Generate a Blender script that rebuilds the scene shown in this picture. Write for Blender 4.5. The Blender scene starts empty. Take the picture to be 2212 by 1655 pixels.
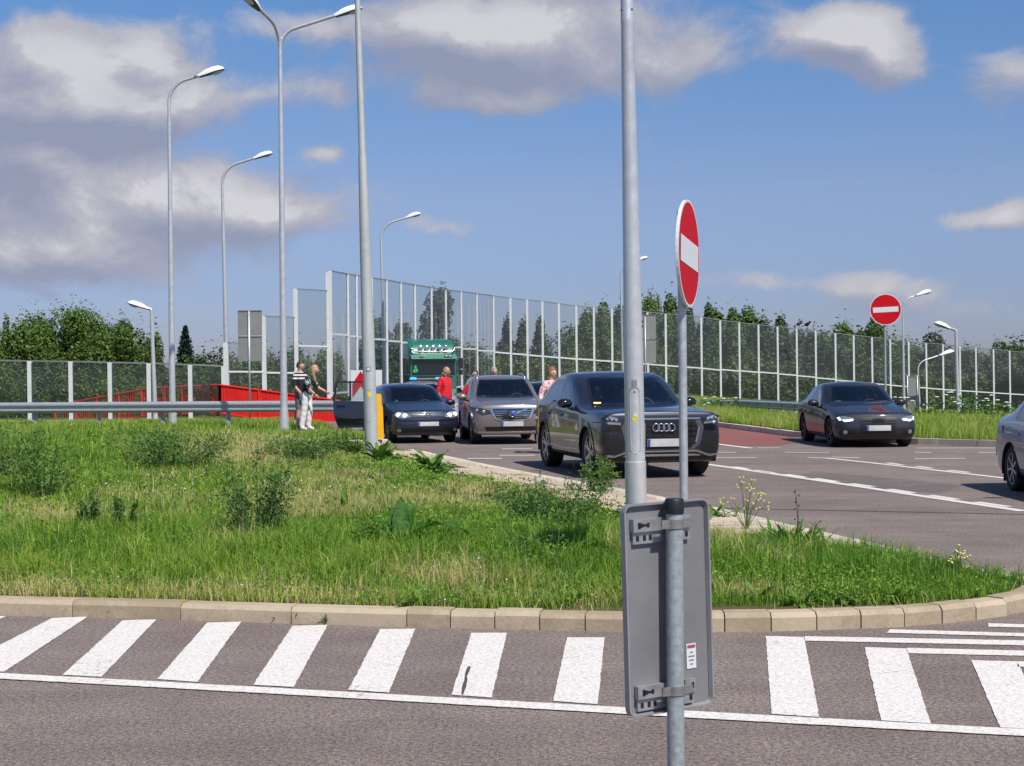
import bpy, bmesh, math, random
import numpy as np
from mathutils import Vector, Matrix
from mathutils.bvhtree import BVHTree
from mathutils.geometry import delaunay_2d_cdt, tessellate_polygon

random.seed(7)
RNG = np.random.default_rng(11)
SC = bpy.context.scene
COL = SC.collection
PI = math.pi
R = math.radians

# ------------------------------------------------------------------ camera
# picture measured on a 2212-wide copy of the photograph
FPX, CU, CV = 3240.0, 1106.0, 827.6
HORIZON_V = 815.0
CAM = Vector((0.0, 0.0, 1.6))
PITCH = math.atan((CV - HORIZON_V) / FPX)
ROLL = -0.010
cam_f = Vector((0, math.cos(PITCH), -math.sin(PITCH)))
_r0 = Vector((1, 0, 0)); _u0 = Vector((0, math.sin(PITCH), math.cos(PITCH)))
cam_r = _r0 * math.cos(ROLL) + _u0 * math.sin(ROLL)
cam_u = -_r0 * math.sin(ROLL) + _u0 * math.cos(ROLL)
cd = bpy.data.cameras.new('camera'); cam = bpy.data.objects.new('camera', cd); COL.objects.link(cam)
cd.sensor_width = 36.0; cd.lens = 36.0 * FPX / 2212.0
cd.clip_start = 0.1; cd.clip_end = 8000.0
M = Matrix.Identity(4)
for i in range(3):
    M[i][0] = cam_r[i]; M[i][1] = cam_u[i]; M[i][2] = -cam_f[i]; M[i][3] = CAM[i]
cam.matrix_world = M
SC.camera = cam

# ------------------------------------------------------------------ sky and sun
SUN_EL, SUN_AZ = R(53), R(147)      # azimuth clockwise from +Y (view direction): sun stands to the right, a little behind
sun_dir = Vector((math.sin(SUN_AZ) * math.cos(SUN_EL), math.cos(SUN_AZ) * math.cos(SUN_EL), math.sin(SUN_EL)))
SUN_STRENGTH, SKY_STRENGTH = 4.2, 0.085
SC.view_settings.view_transform = 'Standard'
SC.view_settings.look = 'None'
SC.view_settings.exposure = 0.35
SC.view_settings.gamma = 1.0
SC.view_settings.use_curve_mapping = False

sl = bpy.data.lights.new('sun', 'SUN'); sl.energy = SUN_STRENGTH; sl.angle = R(0.53); sl.color = (1.0, 0.955, 0.88)
so = bpy.data.objects.new('sun', sl); COL.objects.link(so)
so.rotation_euler = sun_dir.to_track_quat('Z', 'Y').to_euler()

class NT:
    """small helper to write node trees as expressions"""
    def __init__(s, tree): s.t = tree; s.n = tree.nodes; s.l = tree.links
    def put(s, sock, v):
        if v is None: return
        if hasattr(v, 'is_output'): s.l.new(v, sock)
        else: sock.default_value = v
    def math(s, op, a, b=None, c=None, clamp=False):
        n = s.n.new('ShaderNodeMath'); n.operation = op; n.use_clamp = clamp
        s.put(n.inputs[0], a); s.put(n.inputs[1], b)
        if c is not None: s.put(n.inputs[2], c)
        return n.outputs[0]
    def add(s, a, b): return s.math('ADD', a, b)
    def sub(s, a, b): return s.math('SUBTRACT', a, b)
    def mul(s, a, b): return s.math('MULTIPLY', a, b)
    def mix(s, f, a, b, blend='MIX'):
        n = s.n.new('ShaderNodeMix'); n.data_type = 'RGBA'; n.blend_type = blend
        s.put(n.inputs['Factor'], f)
        s.put(n.inputs[6], a); s.put(n.inputs[7], b)
        return n.outputs[2]
    def noise(s, vec, scale, detail=4.0, rough=0.55, dist=0.0, out=0, dims='3D'):
        n = s.n.new('ShaderNodeTexNoise'); n.noise_dimensions = dims
        if vec is not None: s.l.new(vec, n.inputs['Vector'])
        n.inputs['Scale'].default_value = scale; n.inputs['Detail'].default_value = detail
        n.inputs['Roughness'].default_value = rough; n.inputs['Distortion'].default_value = dist
        return n.outputs[out]
    def ramp(s, fac, stops, interp='LINEAR'):
        n = s.n.new('ShaderNodeValToRGB'); e = n.color_ramp.elements; n.color_ramp.interpolation = interp
        while len(e) < len(stops): e.new(0.5)
        for el, (p, c) in zip(e, stops):
            el.position = p; el.color = tuple(c) + ((1,) if len(c) == 3 else ())
        s.put(n.inputs[0], fac); return n.outputs[0]
    def smooth(s, x, a, b):
        n = s.n.new('ShaderNodeMapRange'); n.interpolation_type = 'SMOOTHSTEP'
        s.put(n.inputs[0], x); n.inputs[1].default_value = a; n.inputs[2].default_value = b
        return n.outputs[0]
    def xyz(s, x, y, z):
        n = s.n.new('ShaderNodeCombineXYZ'); s.put(n.inputs[0], x); s.put(n.inputs[1], y); s.put(n.inputs[2], z)
        return n.outputs[0]

world = bpy.data.worlds.new('World'); SC.world = world; world.use_nodes = True
wt = NT(world.node_tree)
for n in list(wt.n): wt.n.remove(n)
sky = wt.n.new('ShaderNodeTexSky'); sky.sky_type = 'NISHITA'; sky.sun_disc = False
sky.sun_elevation = SUN_EL; sky.sun_rotation = SUN_AZ
sky.air_density = 1.0; sky.dust_density = 0.35; sky.ozone_density = 2.2; sky.altitude = 120
tc = wt.n.new('ShaderNodeTexCoord')
sep = wt.n.new('ShaderNodeSeparateXYZ'); wt.l.new(tc.outputs['Generated'], sep.inputs[0])
AZ = wt.math('ARCTAN2', sep.outputs[0], sep.outputs[1])
EL = wt.math('ARCSINE', sep.outputs[2])
# cloud banks: (u, v, half width, half height, weight) on the 2212-wide copy, turned into directions
BANKS = [(190, 185, 215, 95, 1.25), (90, 260, 170, 60, .7), (350, 245, 170, 50, .6), (110, 120, 70, 60, .5), (330, 130, 60, 50, .35),
         (330, 425, 340, 82, 1.0), (90, 350, 90, 40, .6), (140, 550, 200, 60, 1.0), (600, 470, 170, 45, .55),
         (1130, 95, 340, 120, 1.0), (1000, 60, 260, 60, .5), (1460, 145, 110, 50, .4), (1840, 95, 115, 55, 1.25), (1930, 165, 65, 45, .8), (2190, 190, 100, 55, .5),
         (2110, 500, 95, 26, .8), (2212, 480, 60, 34, .5), (960, 490, 90, 30, .55), (1890, 625, 190, 34, .62), (1480, 615, 230, 26, .42), (2000, 680, 260, 40, .4),
         (700, 200, 190, 40, .38), (640, 60, 170, 30, .36), (705, 330, 45, 16, .45), (1100, 215, 120, 25, .4)]
def cloud_field(az, el):
    vec = wt.xyz(wt.mul(az, 1.0), wt.mul(el, 1.45), 0.0)
    big = wt.noise(vec, 3.2, 3.0, .5)
    fine = wt.noise(vec, 15.0, 9.0, .62, .35)
    tot = wt.add(wt.mul(wt.sub(big, .5), .9), wt.mul(wt.sub(fine, .5), 1.45))
    # the banks out of frame follow from the same noise; those in frame stand where the photograph has them
    for (u, v, hw, hh, wgt) in BANKS:
        a0 = math.atan((u - CU) / FPX); e0 = math.atan((HORIZON_V - v) / FPX)
        dx = wt.math('DIVIDE', wt.sub(az, a0), hw / FPX); dy = wt.math('DIVIDE', wt.sub(el, e0), hh / FPX)
        g = wt.math('EXPONENT', wt.mul(wt.add(wt.mul(dx, dx), wt.mul(dy, dy)), -0.9))
        tot = wt.add(tot, wt.mul(g, wgt))
    return tot
D0 = cloud_field(AZ, EL)
D1 = cloud_field(wt.add(AZ, 0.010), wt.add(EL, 0.016))
cover = wt.smooth(D0, 0.18, 0.66)
# away from the view the banks are missing: let the plain noise build the clouds there
away = wt.smooth(wt.math('ABSOLUTE', AZ), 0.36, 0.6)
up = wt.smooth(EL, 0.28, 0.45)
away = wt.math('MAXIMUM', away, up)
cover2 = wt.mul(away, wt.smooth(D0, 0.06, 0.5))
cover = wt.math('MAXIMUM', cover, cover2)
low = wt.smooth(EL, 0.0, 0.02)
cover = wt.mul(cover, low)
lit = wt.math('ADD', wt.mul(wt.sub(D0, D1), 1.15), 0.46, clamp=True)
soft = wt.noise(wt.xyz(AZ, wt.mul(EL, 1.6), 3.0), 9.0, 5.0, .55)
lit = wt.math('ADD', lit, wt.mul(wt.sub(soft, .5), .8), clamp=True)
# thick heaped cloud is whiter than the thin grey sheets
heap = wt.smooth(D0, .55, 1.25)
lit = wt.math('MULTIPLY', lit, wt.add(.78, wt.mul(heap, .30)), clamp=True)
K = 1.0 / SKY_STRENGTH
ccol = wt.ramp(lit, [(0.0, (.235 * K, .252 * K, .335 * K)), (.38, (.305 * K, .308 * K, .375 * K)), (.74, (.405 * K, .395 * K, .425 * K)), (1.0, (.545 * K, .53 * K, .54 * K))])
# summer air: blue kept down to the horizon
tint = wt.ramp(wt.math('MULTIPLY', EL, 1.0, clamp=True), [(0.0, (.44, .47, .76)), (.06, (.52, .56, .83)), (.12, (.68, .68, .87)), (.24, (.58, .79, 1.03)), (1.0, (.72, .86, 1.0))])
skyc = wt.mix(1.0, sky.outputs[0], tint, 'MULTIPLY')
fin = wt.mix(wt.mul(cover, .88), skyc, ccol)
bg = wt.n.new('ShaderNodeBackground'); wt.l.new(fin, bg.inputs[0]); bg.inputs[1].default_value = SKY_STRENGTH
wo = wt.n.new('ShaderNodeOutputWorld'); wt.l.new(bg.outputs[0], wo.inputs[0])

# ------------------------------------------------------------------ picture to place
def ray(u, v):
    return cam_f + cam_r * ((u - CU) / FPX) - cam_u * ((v - CV) / FPX)
def P(u, v, d):
    """the point at depth d (metres along +Y) seen at (u, v)"""
    r = ray(u, v); return CAM + r * (d / r.y)
def G(u, v, z=0.0):
    """the point of the level z seen at (u, v)"""
    r = ray(u, v); return CAM + r * ((z - CAM.z) / r.z)

# ------------------------------------------------------------------ building helpers
MATS = {}
def link(o, parent=None):
    COL.objects.link(o)
    if parent is not None: o.parent = parent
    return o
def tag(o, label=None, cat=None, group=None, kind=None):
    if label: o['label'] = label
    if cat: o['category'] = cat
    if group: o['group'] = group
    if kind: o['kind'] = kind
    return o
def empty(name, loc=(0, 0, 0), rz=0.0, label=None, cat=None, group=None, parent=None):
    o = bpy.data.objects.new(name, None); o.empty_display_size = .2
    o.location = loc; o.rotation_euler = (0, 0, rz); link(o, parent)
    return tag(o, label, cat, group)
def mesh_obj(name, V, F, mat, parent=None, smooth=False, loc=None):
    me = bpy.data.meshes.new(name)
    me.from_pydata([tuple(v) for v in V], [], [tuple(f) for f in F])
    if mat is not None: me.materials.append(mat)
    if smooth:
        me.polygons.foreach_set('use_smooth', [True] * len(me.polygons))
    me.update()
    o = bpy.data.objects.new(name, me); link(o, parent)
    if loc is not None: o.location = loc
    return o
def shade_auto(o, ang=35):
    me = o.data
    me.polygons.foreach_set('use_smooth', [True] * len(me.polygons))
    try: me.set_sharp_from_angle(angle=R(ang))
    except Exception: pass
    return o
def same(o, name=None, parent=None, loc=None, rot=None, scale=None):
    """a copy that shares its mesh"""
    c = o.copy(); link(c)
    for k in ('label', 'category', 'group'):
        if k in c: del c[k]
    c.parent = parent
    if loc is not None: c.location = loc
    if rot is not None: c.rotation_euler = rot
    if scale is not None: c.scale = scale
    return c

class MB:
    def __init__(s): s.v = []; s.f = []
    def raw(s, V, F):
        b = len(s.v); s.v += [tuple(v) for v in V]; s.f += [tuple(i + b for i in f) for f in F]; return s
    def box(s, c, size, rot=None, taper=1.0):
        x, y, z = [a / 2 for a in size]; V = []
        for sz in (-1, 1):
            t = taper if sz > 0 else 1.0
            for sx, sy in ((-1, -1), (1, -1), (1, 1), (-1, 1)): V.append(Vector((sx * x * t, sy * y * t, sz * z)))
        if rot is not None: V = [rot @ v for v in V]
        V = [v + Vector(c) for v in V]
        return s.raw(V, [(3, 2, 1, 0), (4, 5, 6, 7), (0, 1, 5, 4), (1, 2, 6, 5), (2, 3, 7, 6), (3, 0, 4, 7)])
    def tube(s, path, rad, n=10, caps=True, flat=None):
        path = [Vector(p) for p in path]; m = len(path)
        rad = [rad] * m if not hasattr(rad, '__len__') else list(rad)
        V = []; prev = None
        for i, p in enumerate(path):
            t = (path[min(i + 1, m - 1)] - path[max(i - 1, 0)]).normalized()
            if prev is None:
                a = Vector((0, 0, 1)) if abs(t.z) < .9 else Vector((1, 0, 0))
                nx = t.cross(a).normalized()
            else: nx = (prev - t * prev.dot(t)).normalized()
            prev = nx; ny = t.cross(nx)
            for k in range(n):
                a = 2 * PI * k / n; V.append(p + (nx * math.cos(a) + ny * math.sin(a)) * rad[i])
        F = [(i * n + k, i * n + (k + 1) % n, (i + 1) * n + (k + 1) % n, (i + 1) * n + k) for i in range(m - 1) for k in range(n)]
        if caps: F += [tuple(range(n - 1, -1, -1)), tuple((m - 1) * n + k for k in range(n))]
        return s.raw(V, F)
    def lathe(s, prof, n=24, axis='z', c=(0, 0, 0), caps=False):
        c = Vector(c); V = []
        for (r, h) in prof:
            for k in range(n):
                a = 2 * PI * k / n; x, y = r * math.cos(a), r * math.sin(a)
                V.append(c + (Vector((x, y, h)) if axis == 'z' else Vector((h, x, y)) if axis == 'x' else Vector((x, h, y))))
        m = len(prof)
        F = [(i * n + k, i * n + (k + 1) % n, (i + 1) * n + (k + 1) % n, (i + 1) * n + k) for i in range(m - 1) for k in range(n)]
        if caps: F += [tuple(range(n)), tuple((m - 1) * n + k for k in range(n - 1, -1, -1))]
        return s.raw(V, F)
    def ball(s, c, r, nu=12, nv=8, f=None):
        c = Vector(c); r = (r, r, r) if not hasattr(r, '__len__') else r; V = []; F = []
        for j in range(nv + 1):
            th = PI * j / nv
            for i in range(nu):
                ph = 2 * PI * i / nu
                d = Vector((math.sin(th) * math.cos(ph) * r[0], math.sin(th) * math.sin(ph) * r[1], math.cos(th) * r[2]))
                V.append(c + (f(d) if f else d))
        for j in range(nv):
            for i in range(nu):
                F.append((j * nu + i, (j + 1) * nu + i, (j + 1) * nu + (i + 1) % nu, j * nu + (i + 1) % nu))
        return s.raw(V, F)
    def prism(s, poly, a, b, fn):
        """polygon (p, q) swept from a to b; fn(p, q, t) gives the point"""
        n = len(poly); V = [fn(p, q, a) for p, q in poly] + [fn(p, q, b) for p, q in poly]
        F = [(i, (i + 1) % n, n + (i + 1) % n, n + i) for i in range(n)]
        tri = tessellate_polygon([[Vector((p, q, 0)) for p, q in poly]])
        F += [tuple(t) for t in tri] + [tuple(n + i for i in reversed(t)) for t in tri]
        return s.raw(V, F)
    def build(s, name, mat, parent=None, smooth=False, auto=None, loc=None):
        o = mesh_obj(name, s.v, s.f, mat, parent, smooth, loc)
        bm = bmesh.new(); bm.from_mesh(o.data); bmesh.ops.recalc_face_normals(bm, faces=bm.faces); bm.to_mesh(o.data); bm.free()
        if auto: shade_auto(o, auto)
        return o

# ------------------------------------------------------------------ materials
def new_mat(name):
    m = bpy.data.materials.new(name); m.use_nodes = True
    t = NT(m.node_tree); b = t.n['Principled BSDF']; MATS[name] = m
    return m, t, b
def plain(name, col, rough=.5, metal=0.0, coat=0.0, spec=.5, vary=0.0, vscale=6.0, bump=0.0, bscale=60.0, emit=None):
    m, t, b = new_mat(name)
    b.inputs['Base Color'].default_value = (*col, 1); b.inputs['Roughness'].default_value = rough
    b.inputs['Metallic'].default_value = metal; b.inputs['Coat Weight'].default_value = coat
    b.inputs['Coat Roughness'].default_value = .03
    b.inputs['Specular IOR Level'].default_value = spec
    if vary or bump:
        tcn = t.n.new('ShaderNodeTexCoord'); v = tcn.outputs['Object']
        if vary:
            n1 = t.noise(v, vscale, 6, .6)
            dark = tuple(c * (1 - vary) for c in col); lite = tuple(min(1, c * (1 + vary)) for c in col)
            c = t.ramp(n1, [(.3, dark), (.7, lite)]); t.l.new(c, b.inputs['Base Color'])
            r = t.math('ADD', t.mul(t.sub(n1, .5), .3), rough, clamp=True); t.l.new(r, b.inputs['Roughness'])
        if bump:
            bp = t.n.new('ShaderNodeBump'); bp.inputs['Strength'].default_value = bump; bp.inputs['Distance'].default_value = .01
            t.l.new(t.noise(v, bscale, 5, .6), bp.inputs['Height']); t.l.new(bp.outputs[0], b.inputs['Normal'])
    if emit:
        b.inputs['Emission Color'].default_value = (*emit[0], 1); b.inputs['Emission Strength'].default_value = emit[1]
    return m
def paint(name, col, metal=.35, rough=.32, coat=.8, dusty=1.0, crough=.035):
    m, t, b = new_mat(name)
    tcn = t.n.new('ShaderNodeTexCoord')
    n1 = t.noise(tcn.outputs['Object'], 3.0, 5, .6)
    dust = t.mul(t.smooth(n1, .45, .8), .10 * dusty)
    sepz = t.n.new('ShaderNodeSeparateXYZ'); t.l.new(tcn.outputs['Object'], sepz.inputs[0])
    lowd = t.mul(t.sub(1.0, t.smooth(sepz.outputs[2], .15, .75)), .20 * dusty)
    d = t.math('MULTIPLY', t.add(dust, t.mul(lowd, t.noise(tcn.outputs['Object'], 9, 4, .6))), 1.0, clamp=True)
    t.l.new(t.mix(d, (*col, 1), (.17, .15, .13, 1)), b.inputs['Base Color'])
    b.inputs['Metallic'].default_value = metal; b.inputs['Roughness'].default_value = rough
    b.inputs['Coat Weight'].default_value = coat; b.inputs['Coat Roughness'].default_value = crough
    return m
def glass(name, tint, gloss=.06, rough=0.02, mixc=None):
    """tinted pane: transparent with a fresnel reflection"""
    m = bpy.data.materials.new(name); m.use_nodes = True; t = NT(m.node_tree); MATS[name] = m
    for n in list(t.n): t.n.remove(n)
    tr = t.n.new('ShaderNodeBsdfTransparent'); tr.inputs[0].default_value = (*tint, 1)
    gl = t.n.new('ShaderNodeBsdfGlossy'); gl.inputs['Roughness'].default_value = rough; gl.inputs[0].default_value = (.9, .93, 1, 1)
    fr = t.n.new('ShaderNodeFresnel'); fr.inputs[0].default_value = 1.5
    f = t.math('ADD', t.mul(fr.outputs[0], 1.0), gloss, clamp=True)
    mx = t.n.new('ShaderNodeMixShader'); t.l.new(f, mx.inputs[0]); t.l.new(tr.outputs[0], mx.inputs[1]); t.l.new(gl.outputs[0], mx.inputs[2])
    last = mx.outputs[0]
    if mixc:
        df = t.n.new('ShaderNodeBsdfDiffuse'); df.inputs[0].default_value = (*mixc[0], 1)
        m2 = t.n.new('ShaderNodeMixShader'); m2.inputs[0].default_value = mixc[1]
        t.l.new(last, m2.inputs[1]); t.l.new(df.outputs[0], m2.inputs[2]); last = m2.outputs[0]
    o = t.n.new('ShaderNodeOutputMaterial'); t.l.new(last, o.inputs[0])
    return m
def asphalt(name, a, b_, scale=1.0, grain=.5):
    m, t, b = new_mat(name)
    g = t.n.new('ShaderNodeNewGeometry'); v = g.outputs['Position']
    big = t.noise(v, .35, 4, .55); mid = t.noise(v, 2.2, 4, .6); fine = t.noise(v, 42 * scale, 3, .75); chip = t.noise(v, 110 * scale, 2, .7)
    mp = t.n.new('ShaderNodeMapping'); mp.inputs['Scale'].default_value = (.10, 1.6, 1.0); mp.inputs['Rotation'].default_value = (0, 0, -.07); t.l.new(v, mp.inputs['Vector'])
    lane = t.noise(mp.outputs[0], 1.0, 4, .6)
    base = t.mix(t.smooth(t.add(t.add(t.mul(big, .4), t.mul(mid, .3)), t.mul(lane, .3)), .36, .64), (*a, 1), (*b_, 1))
    fx = t.math('MULTIPLY', t.sub(fine, .5), grain * 2.4); fy = t.mul(t.sub(chip, .5), grain * 2.6)
    k = t.math('ADD', t.add(fx, fy), 1.0); k = t.math('MAXIMUM', k, .18)
    vm = t.n.new('ShaderNodeVectorMath'); vm.operation = 'SCALE'; t.l.new(base, vm.inputs[0]); t.l.new(k, vm.inputs['Scale'])
    t.l.new(vm.outputs[0], b.inputs['Base Color']); b.inputs['Roughness'].default_value = .88; b.inputs['Specular IOR Level'].default_value = .25
    bp = t.n.new('ShaderNodeBump'); bp.inputs['Strength'].default_value = .5; bp.inputs['Distance'].default_value = .006
    t.l.new(fine, bp.inputs['Height']); t.l.new(bp.outputs[0], b.inputs['Normal'])
    return m
def road_paint(name):
    m, t, b = new_mat(name)
    g = t.n.new('ShaderNodeNewGeometry'); v = g.outputs['Position']
    n = t.noise(v, 60, 3, .75); w = t.noise(v, 1.6, 5, .65); ch = t.noise(v, 24, 4, .7)
    wear = t.smooth(t.add(t.mul(ch, .65), t.mul(w, .45)), .625, .71)
    c = t.mix(t.smooth(n, .32, .58), (.46, .425, .395, 1), (.74, .695, .65, 1))
    c = t.mix(t.mul(wear, .6), c, (.26, .20, .195, 1))
    t.l.new(c, b.inputs['Base Color']); b.inputs['Roughness'].default_value = .75
    bp = t.n.new('ShaderNodeBump'); bp.inputs['Strength'].default_value = .5; bp.inputs['Distance'].default_value = .004
    t.l.new(n, bp.inputs['Height']); t.l.new(bp.outputs[0], b.inputs['Normal'])
    return m
def concrete(name, a, b_, scale=1.0):
    m, t, b = new_mat(name)
    g = t.n.new('ShaderNodeNewGeometry'); v = g.outputs['Position']
    oi = t.n.new('ShaderNodeObjectInfo')
    n1 = t.noise(v, 2.5 * scale, 6, .65); n2 = t.noise(v, 38 * scale, 4, .7)
    f = t.math('ADD', t.add(t.mul(n1, .65), t.mul(n2, .35)), t.mul(t.sub(oi.outputs['Random'], .5), .22), clamp=True)
    c = t.mix(t.smooth(f, .34, .66), (*a, 1), (*b_, 1))
    st = t.smooth(t.noise(v, 6.5 * scale, 7, .7, .8), .56, .72); c = t.mix(t.mul(st, .45), c, (a[0] * .55, a[1] * .52, a[2] * .45, 1))
    t.l.new(c, b.inputs['Base Color']); b.inputs['Roughness'].default_value = .9; b.inputs['Specular IOR Level'].default_value = .2
    bp = t.n.new('ShaderNodeBump'); bp.inputs['Strength'].default_value = .45; bp.inputs['Distance'].default_value = .006
    t.l.new(n2, bp.inputs['Height']); t.l.new(bp.outputs[0], b.inputs['Normal'])
    return m
def soil(name, stops, scale=.5):
    m, t, b = new_mat(name)
    g = t.n.new('ShaderNodeNewGeometry'); v = g.outputs['Position']
    n1 = t.noise(v, scale, 8, .65); n2 = t.noise(v, 14, 5, .7)
    c = t.ramp(t.add(t.mul(n1, .6), t.mul(n2, .4)), stops)
    t.l.new(c, b.inputs['Base Color']); b.inputs['Roughness'].default_value = .95; b.inputs['Specular IOR Level'].default_value = .1
    bp = t.n.new('ShaderNodeBump'); bp.inputs['Strength'].default_value = .8; bp.inputs['Distance'].default_value = .03
    t.l.new(n2, bp.inputs['Height']); t.l.new(bp.outputs[0], b.inputs['Normal'])
    return m
def leaf(name, stops, trans=.35, rough=.6, attr='tint'):
    """foliage: colour by a per-leaf value, partly translucent"""
    m = bpy.data.materials.new(name); m.use_nodes = True; t = NT(m.node_tree); MATS[name] = m
    for n in list(t.n): t.n.remove(n)
    at = t.n.new('ShaderNodeAttribute'); at.attribute_name = attr
    c = t.ramp(at.outputs['Fac'], stops)
    pr = t.n.new('ShaderNodeBsdfPrincipled'); t.l.new(c, pr.inputs['Base Color']); pr.inputs['Roughness'].default_value = rough
    pr.inputs['Specular IOR Level'].default_value = .25
    tl = t.n.new('ShaderNodeBsdfTranslucent'); t.l.new(c, tl.inputs[0])
    mx = t.n.new('ShaderNodeMixShader'); mx.inputs[0].default_value = trans
    t.l.new(pr.outputs[0], mx.inputs[1]); t.l.new(tl.outputs[0], mx.inputs[2])
    o = t.n.new('ShaderNodeOutputMaterial'); t.l.new(mx.outputs[0], o.inputs[0])
    return m

ASPH_NEAR = asphalt('asphalt_near', (.152, .120, .106), (.220, .176, .157), 1.0, 1.3)
ASPH_RED = asphalt('asphalt_red', (.20, .075, .065), (.25, .095, .08), 1.0, .35)
PAINT_W = road_paint('road_paint')
KERB_M = concrete('kerb_concrete', (.31, .247, .168), (.45, .368, .268))
KERB_LT = concrete('kerb_light', (.46, .40, .33), (.64, .58, .49))
SLAB_M = concrete('paving_slab', (.40, .315, .235), (.54, .44, .335))
PATH_M = concrete('path_brick', (.27, .19, .17), (.36, .27, .24), 2.0)
SOIL_M = soil('island_soil', [(.25, (.05, .055, .02)), (.5, (.10, .095, .04)), (.75, (.16, .13, .065))])
VERGE_M = soil('verge_turf', [(.25, (.055, .085, .018)), (.5, (.085, .115, .03)), (.8, (.14, .14, .05))])
GROUND_M = soil('ground_turf', [(.25, (.035, .055, .015)), (.6, (.06, .08, .025)), (.9, (.09, .09, .035))], .05)
GALV = plain('galvanised_steel', (.47, .49, .51), .45, .5, vary=.16, vscale=22, bump=.1, bscale=90)
GALV_OLD = plain('galvanised_weathered', (.33, .37, .385), .55, .35, vary=.22, vscale=45, bump=.15, bscale=120)
ALU = plain('pole_aluminium', (.60, .60, .61), .36, .45, vary=.08, vscale=9)
POLE_GREY = plain('pole_grey_paint', (.43, .45, .44), .5, .15, vary=.06, vscale=8)
LAMP_W = plain('lamp_housing', (.78, .79, .80), .4, .0, vary=.05)
LAMP_D = plain('lamp_underside', (.10, .105, .11), .5, .3)
LAMP_L = plain('lamp_lens', (.55, .58, .60), .12, .0)
WHITE_P = plain('white_paint', (.60, .61, .60), .45, .0, vary=.06, vscale=3)
GREY_BACK = plain('sign_back_grey', (.205, .205, .212), .55, .2, vary=.16, vscale=2.2, bump=.05, bscale=30)
GREY_FAR = plain('sign_back_far', (.23, .225, .22), .6, .15, vary=.08, vscale=3)
EDGE_LT = plain('sign_edge', (.34, .345, .355), .45, .5, vary=.1)
RED_S = plain('sign_red', (.50, .006, .014), .6, .0, spec=.12, vary=.06, vscale=5)
RED_P = plain('railing_red', (.70, .022, .016), .5, .0, spec=.25, vary=.14, vscale=4)
YELLOW = plain('marker_yellow', (.86, .44, .008), .45, .0, vary=.06)
BLACK_PL = plain('black_plastic', (.012, .012, .013), .5, .0)
BLACK_T = plain('tyre_rubber', (.018, .018, .018), .8, .0, vary=.25, vscale=14)
STRAP = plain('strap_steel', (.40, .39, .37), .4, .8, vary=.15, vscale=30)
BRACKET = plain('bracket_alu', (.40, .40, .41), .4, .6, vary=.15, vscale=25)
STICKER = plain('white_sticker', (.62, .63, .65), .5)
STK_RED = plain('sticker_red', (.35, .06, .08), .5)
STK_GREY = plain('sticker_print', (.22, .22, .24), .5)
STK_YEL = plain('sticker_yellow', (.72, .62, .05), .5)
BARK = plain('bark', (.085, .065, .048), .9, vary=.35, vscale=5, bump=.6, bscale=22)
PANE = glass('barrier_glass', (.80, .83, .82), .01, .03, ((.32, .35, .35), .065))
CARGLASS = glass('car_glass', (.80, .84, .83), .05)
CARGLASS_D = glass('car_glass_dark', (.55, .60, .62), .14)

# ================================================================== the setting
def xy(p): return (p.x, p.y)
def inside(poly, X, Y):
    X = np.asarray(X); Y = np.asarray(Y); r = np.zeros(X.shape, bool); n = len(poly)
    for i in range(n):
        x0, y0 = poly[i]; x1, y1 = poly[(i + 1) % n]
        c = (y0 > Y) != (y1 > Y)
        with np.errstate(divide='ignore', invalid='ignore'):
            xi = (x1 - x0) * (Y - y0) / (y1 - y0 + 1e-12) + x0
        r ^= c & (X < xi)
    return r
def dist_line(line, X, Y):
    X = np.asarray(X); Y = np.asarray(Y); best = np.full(X.shape, 1e9)
    for (x0, y0), (x1, y1) in zip(line[:-1], line[1:]):
        dx, dy = x1 - x0, y1 - y0; L2 = dx * dx + dy * dy + 1e-12
        t = np.clip(((X - x0) * dx + (Y - y0) * dy) / L2, 0, 1)
        best = np.minimum(best, np.hypot(X - x0 - t * dx, Y - y0 - t * dy))
    return best
def sstep(x, a, b):
    t = np.clip((np.asarray(x, float) - a) / (b - a), 0, 1); return t * t * (3 - 2 * t)
def resample(line, step):
    pts = [np.array(p, float) for p in line]; out = [pts[0]]; carry = 0.0
    for a, b in zip(pts[:-1], pts[1:]):
        L = np.linalg.norm(b - a); s = step - carry
        while s <= L:
            out.append(a + (b - a) * s / L); s += step
        carry = L - (s - step)
    if np.linalg.norm(out[-1] - pts[-1]) > step * .3: out.append(pts[-1])
    return [tuple(p) for p in out]
def smooth_line(line, it=2):
    for _ in range(it):
        o = [line[0]]
        for a, b in zip(line[:-1], line[1:]):
            o.append((a[0] * .75 + b[0] * .25, a[1] * .75 + b[1] * .25)); o.append((a[0] * .25 + b[0] * .75, a[1] * .25 + b[1] * .75))
        o.append(line[-1]); line = o
    return line
def offset(line, d):
    """line moved to its left by d"""
    o = []
    for i, p in enumerate(line):
        a = line[max(i - 1, 0)]; b = line[min(i + 1, len(line) - 1)]
        tx, ty = b[0] - a[0], b[1] - a[1]; L = math.hypot(tx, ty) + 1e-12
        o.append((p[0] - ty / L * d, p[1] + tx / L * d))
    return o
def sheet(name, poly, z, mat, parent=None, kind=None):
    tri = tessellate_polygon([[Vector((x, y, 0)) for x, y in poly]])
    o = mesh_obj(name, [(x, y, z) for x, y in poly], tri, mat, parent)
    bm = bmesh.new(); bm.from_mesh(o.data); bmesh.ops.recalc_face_normals(bm, faces=bm.faces)
    if sum(f.normal.z for f in bm.faces) < 0: bmesh.ops.reverse_faces(bm, faces=bm.faces)
    bm.to_mesh(o.data); bm.free()
    if kind: o['kind'] = kind
    return o
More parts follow.
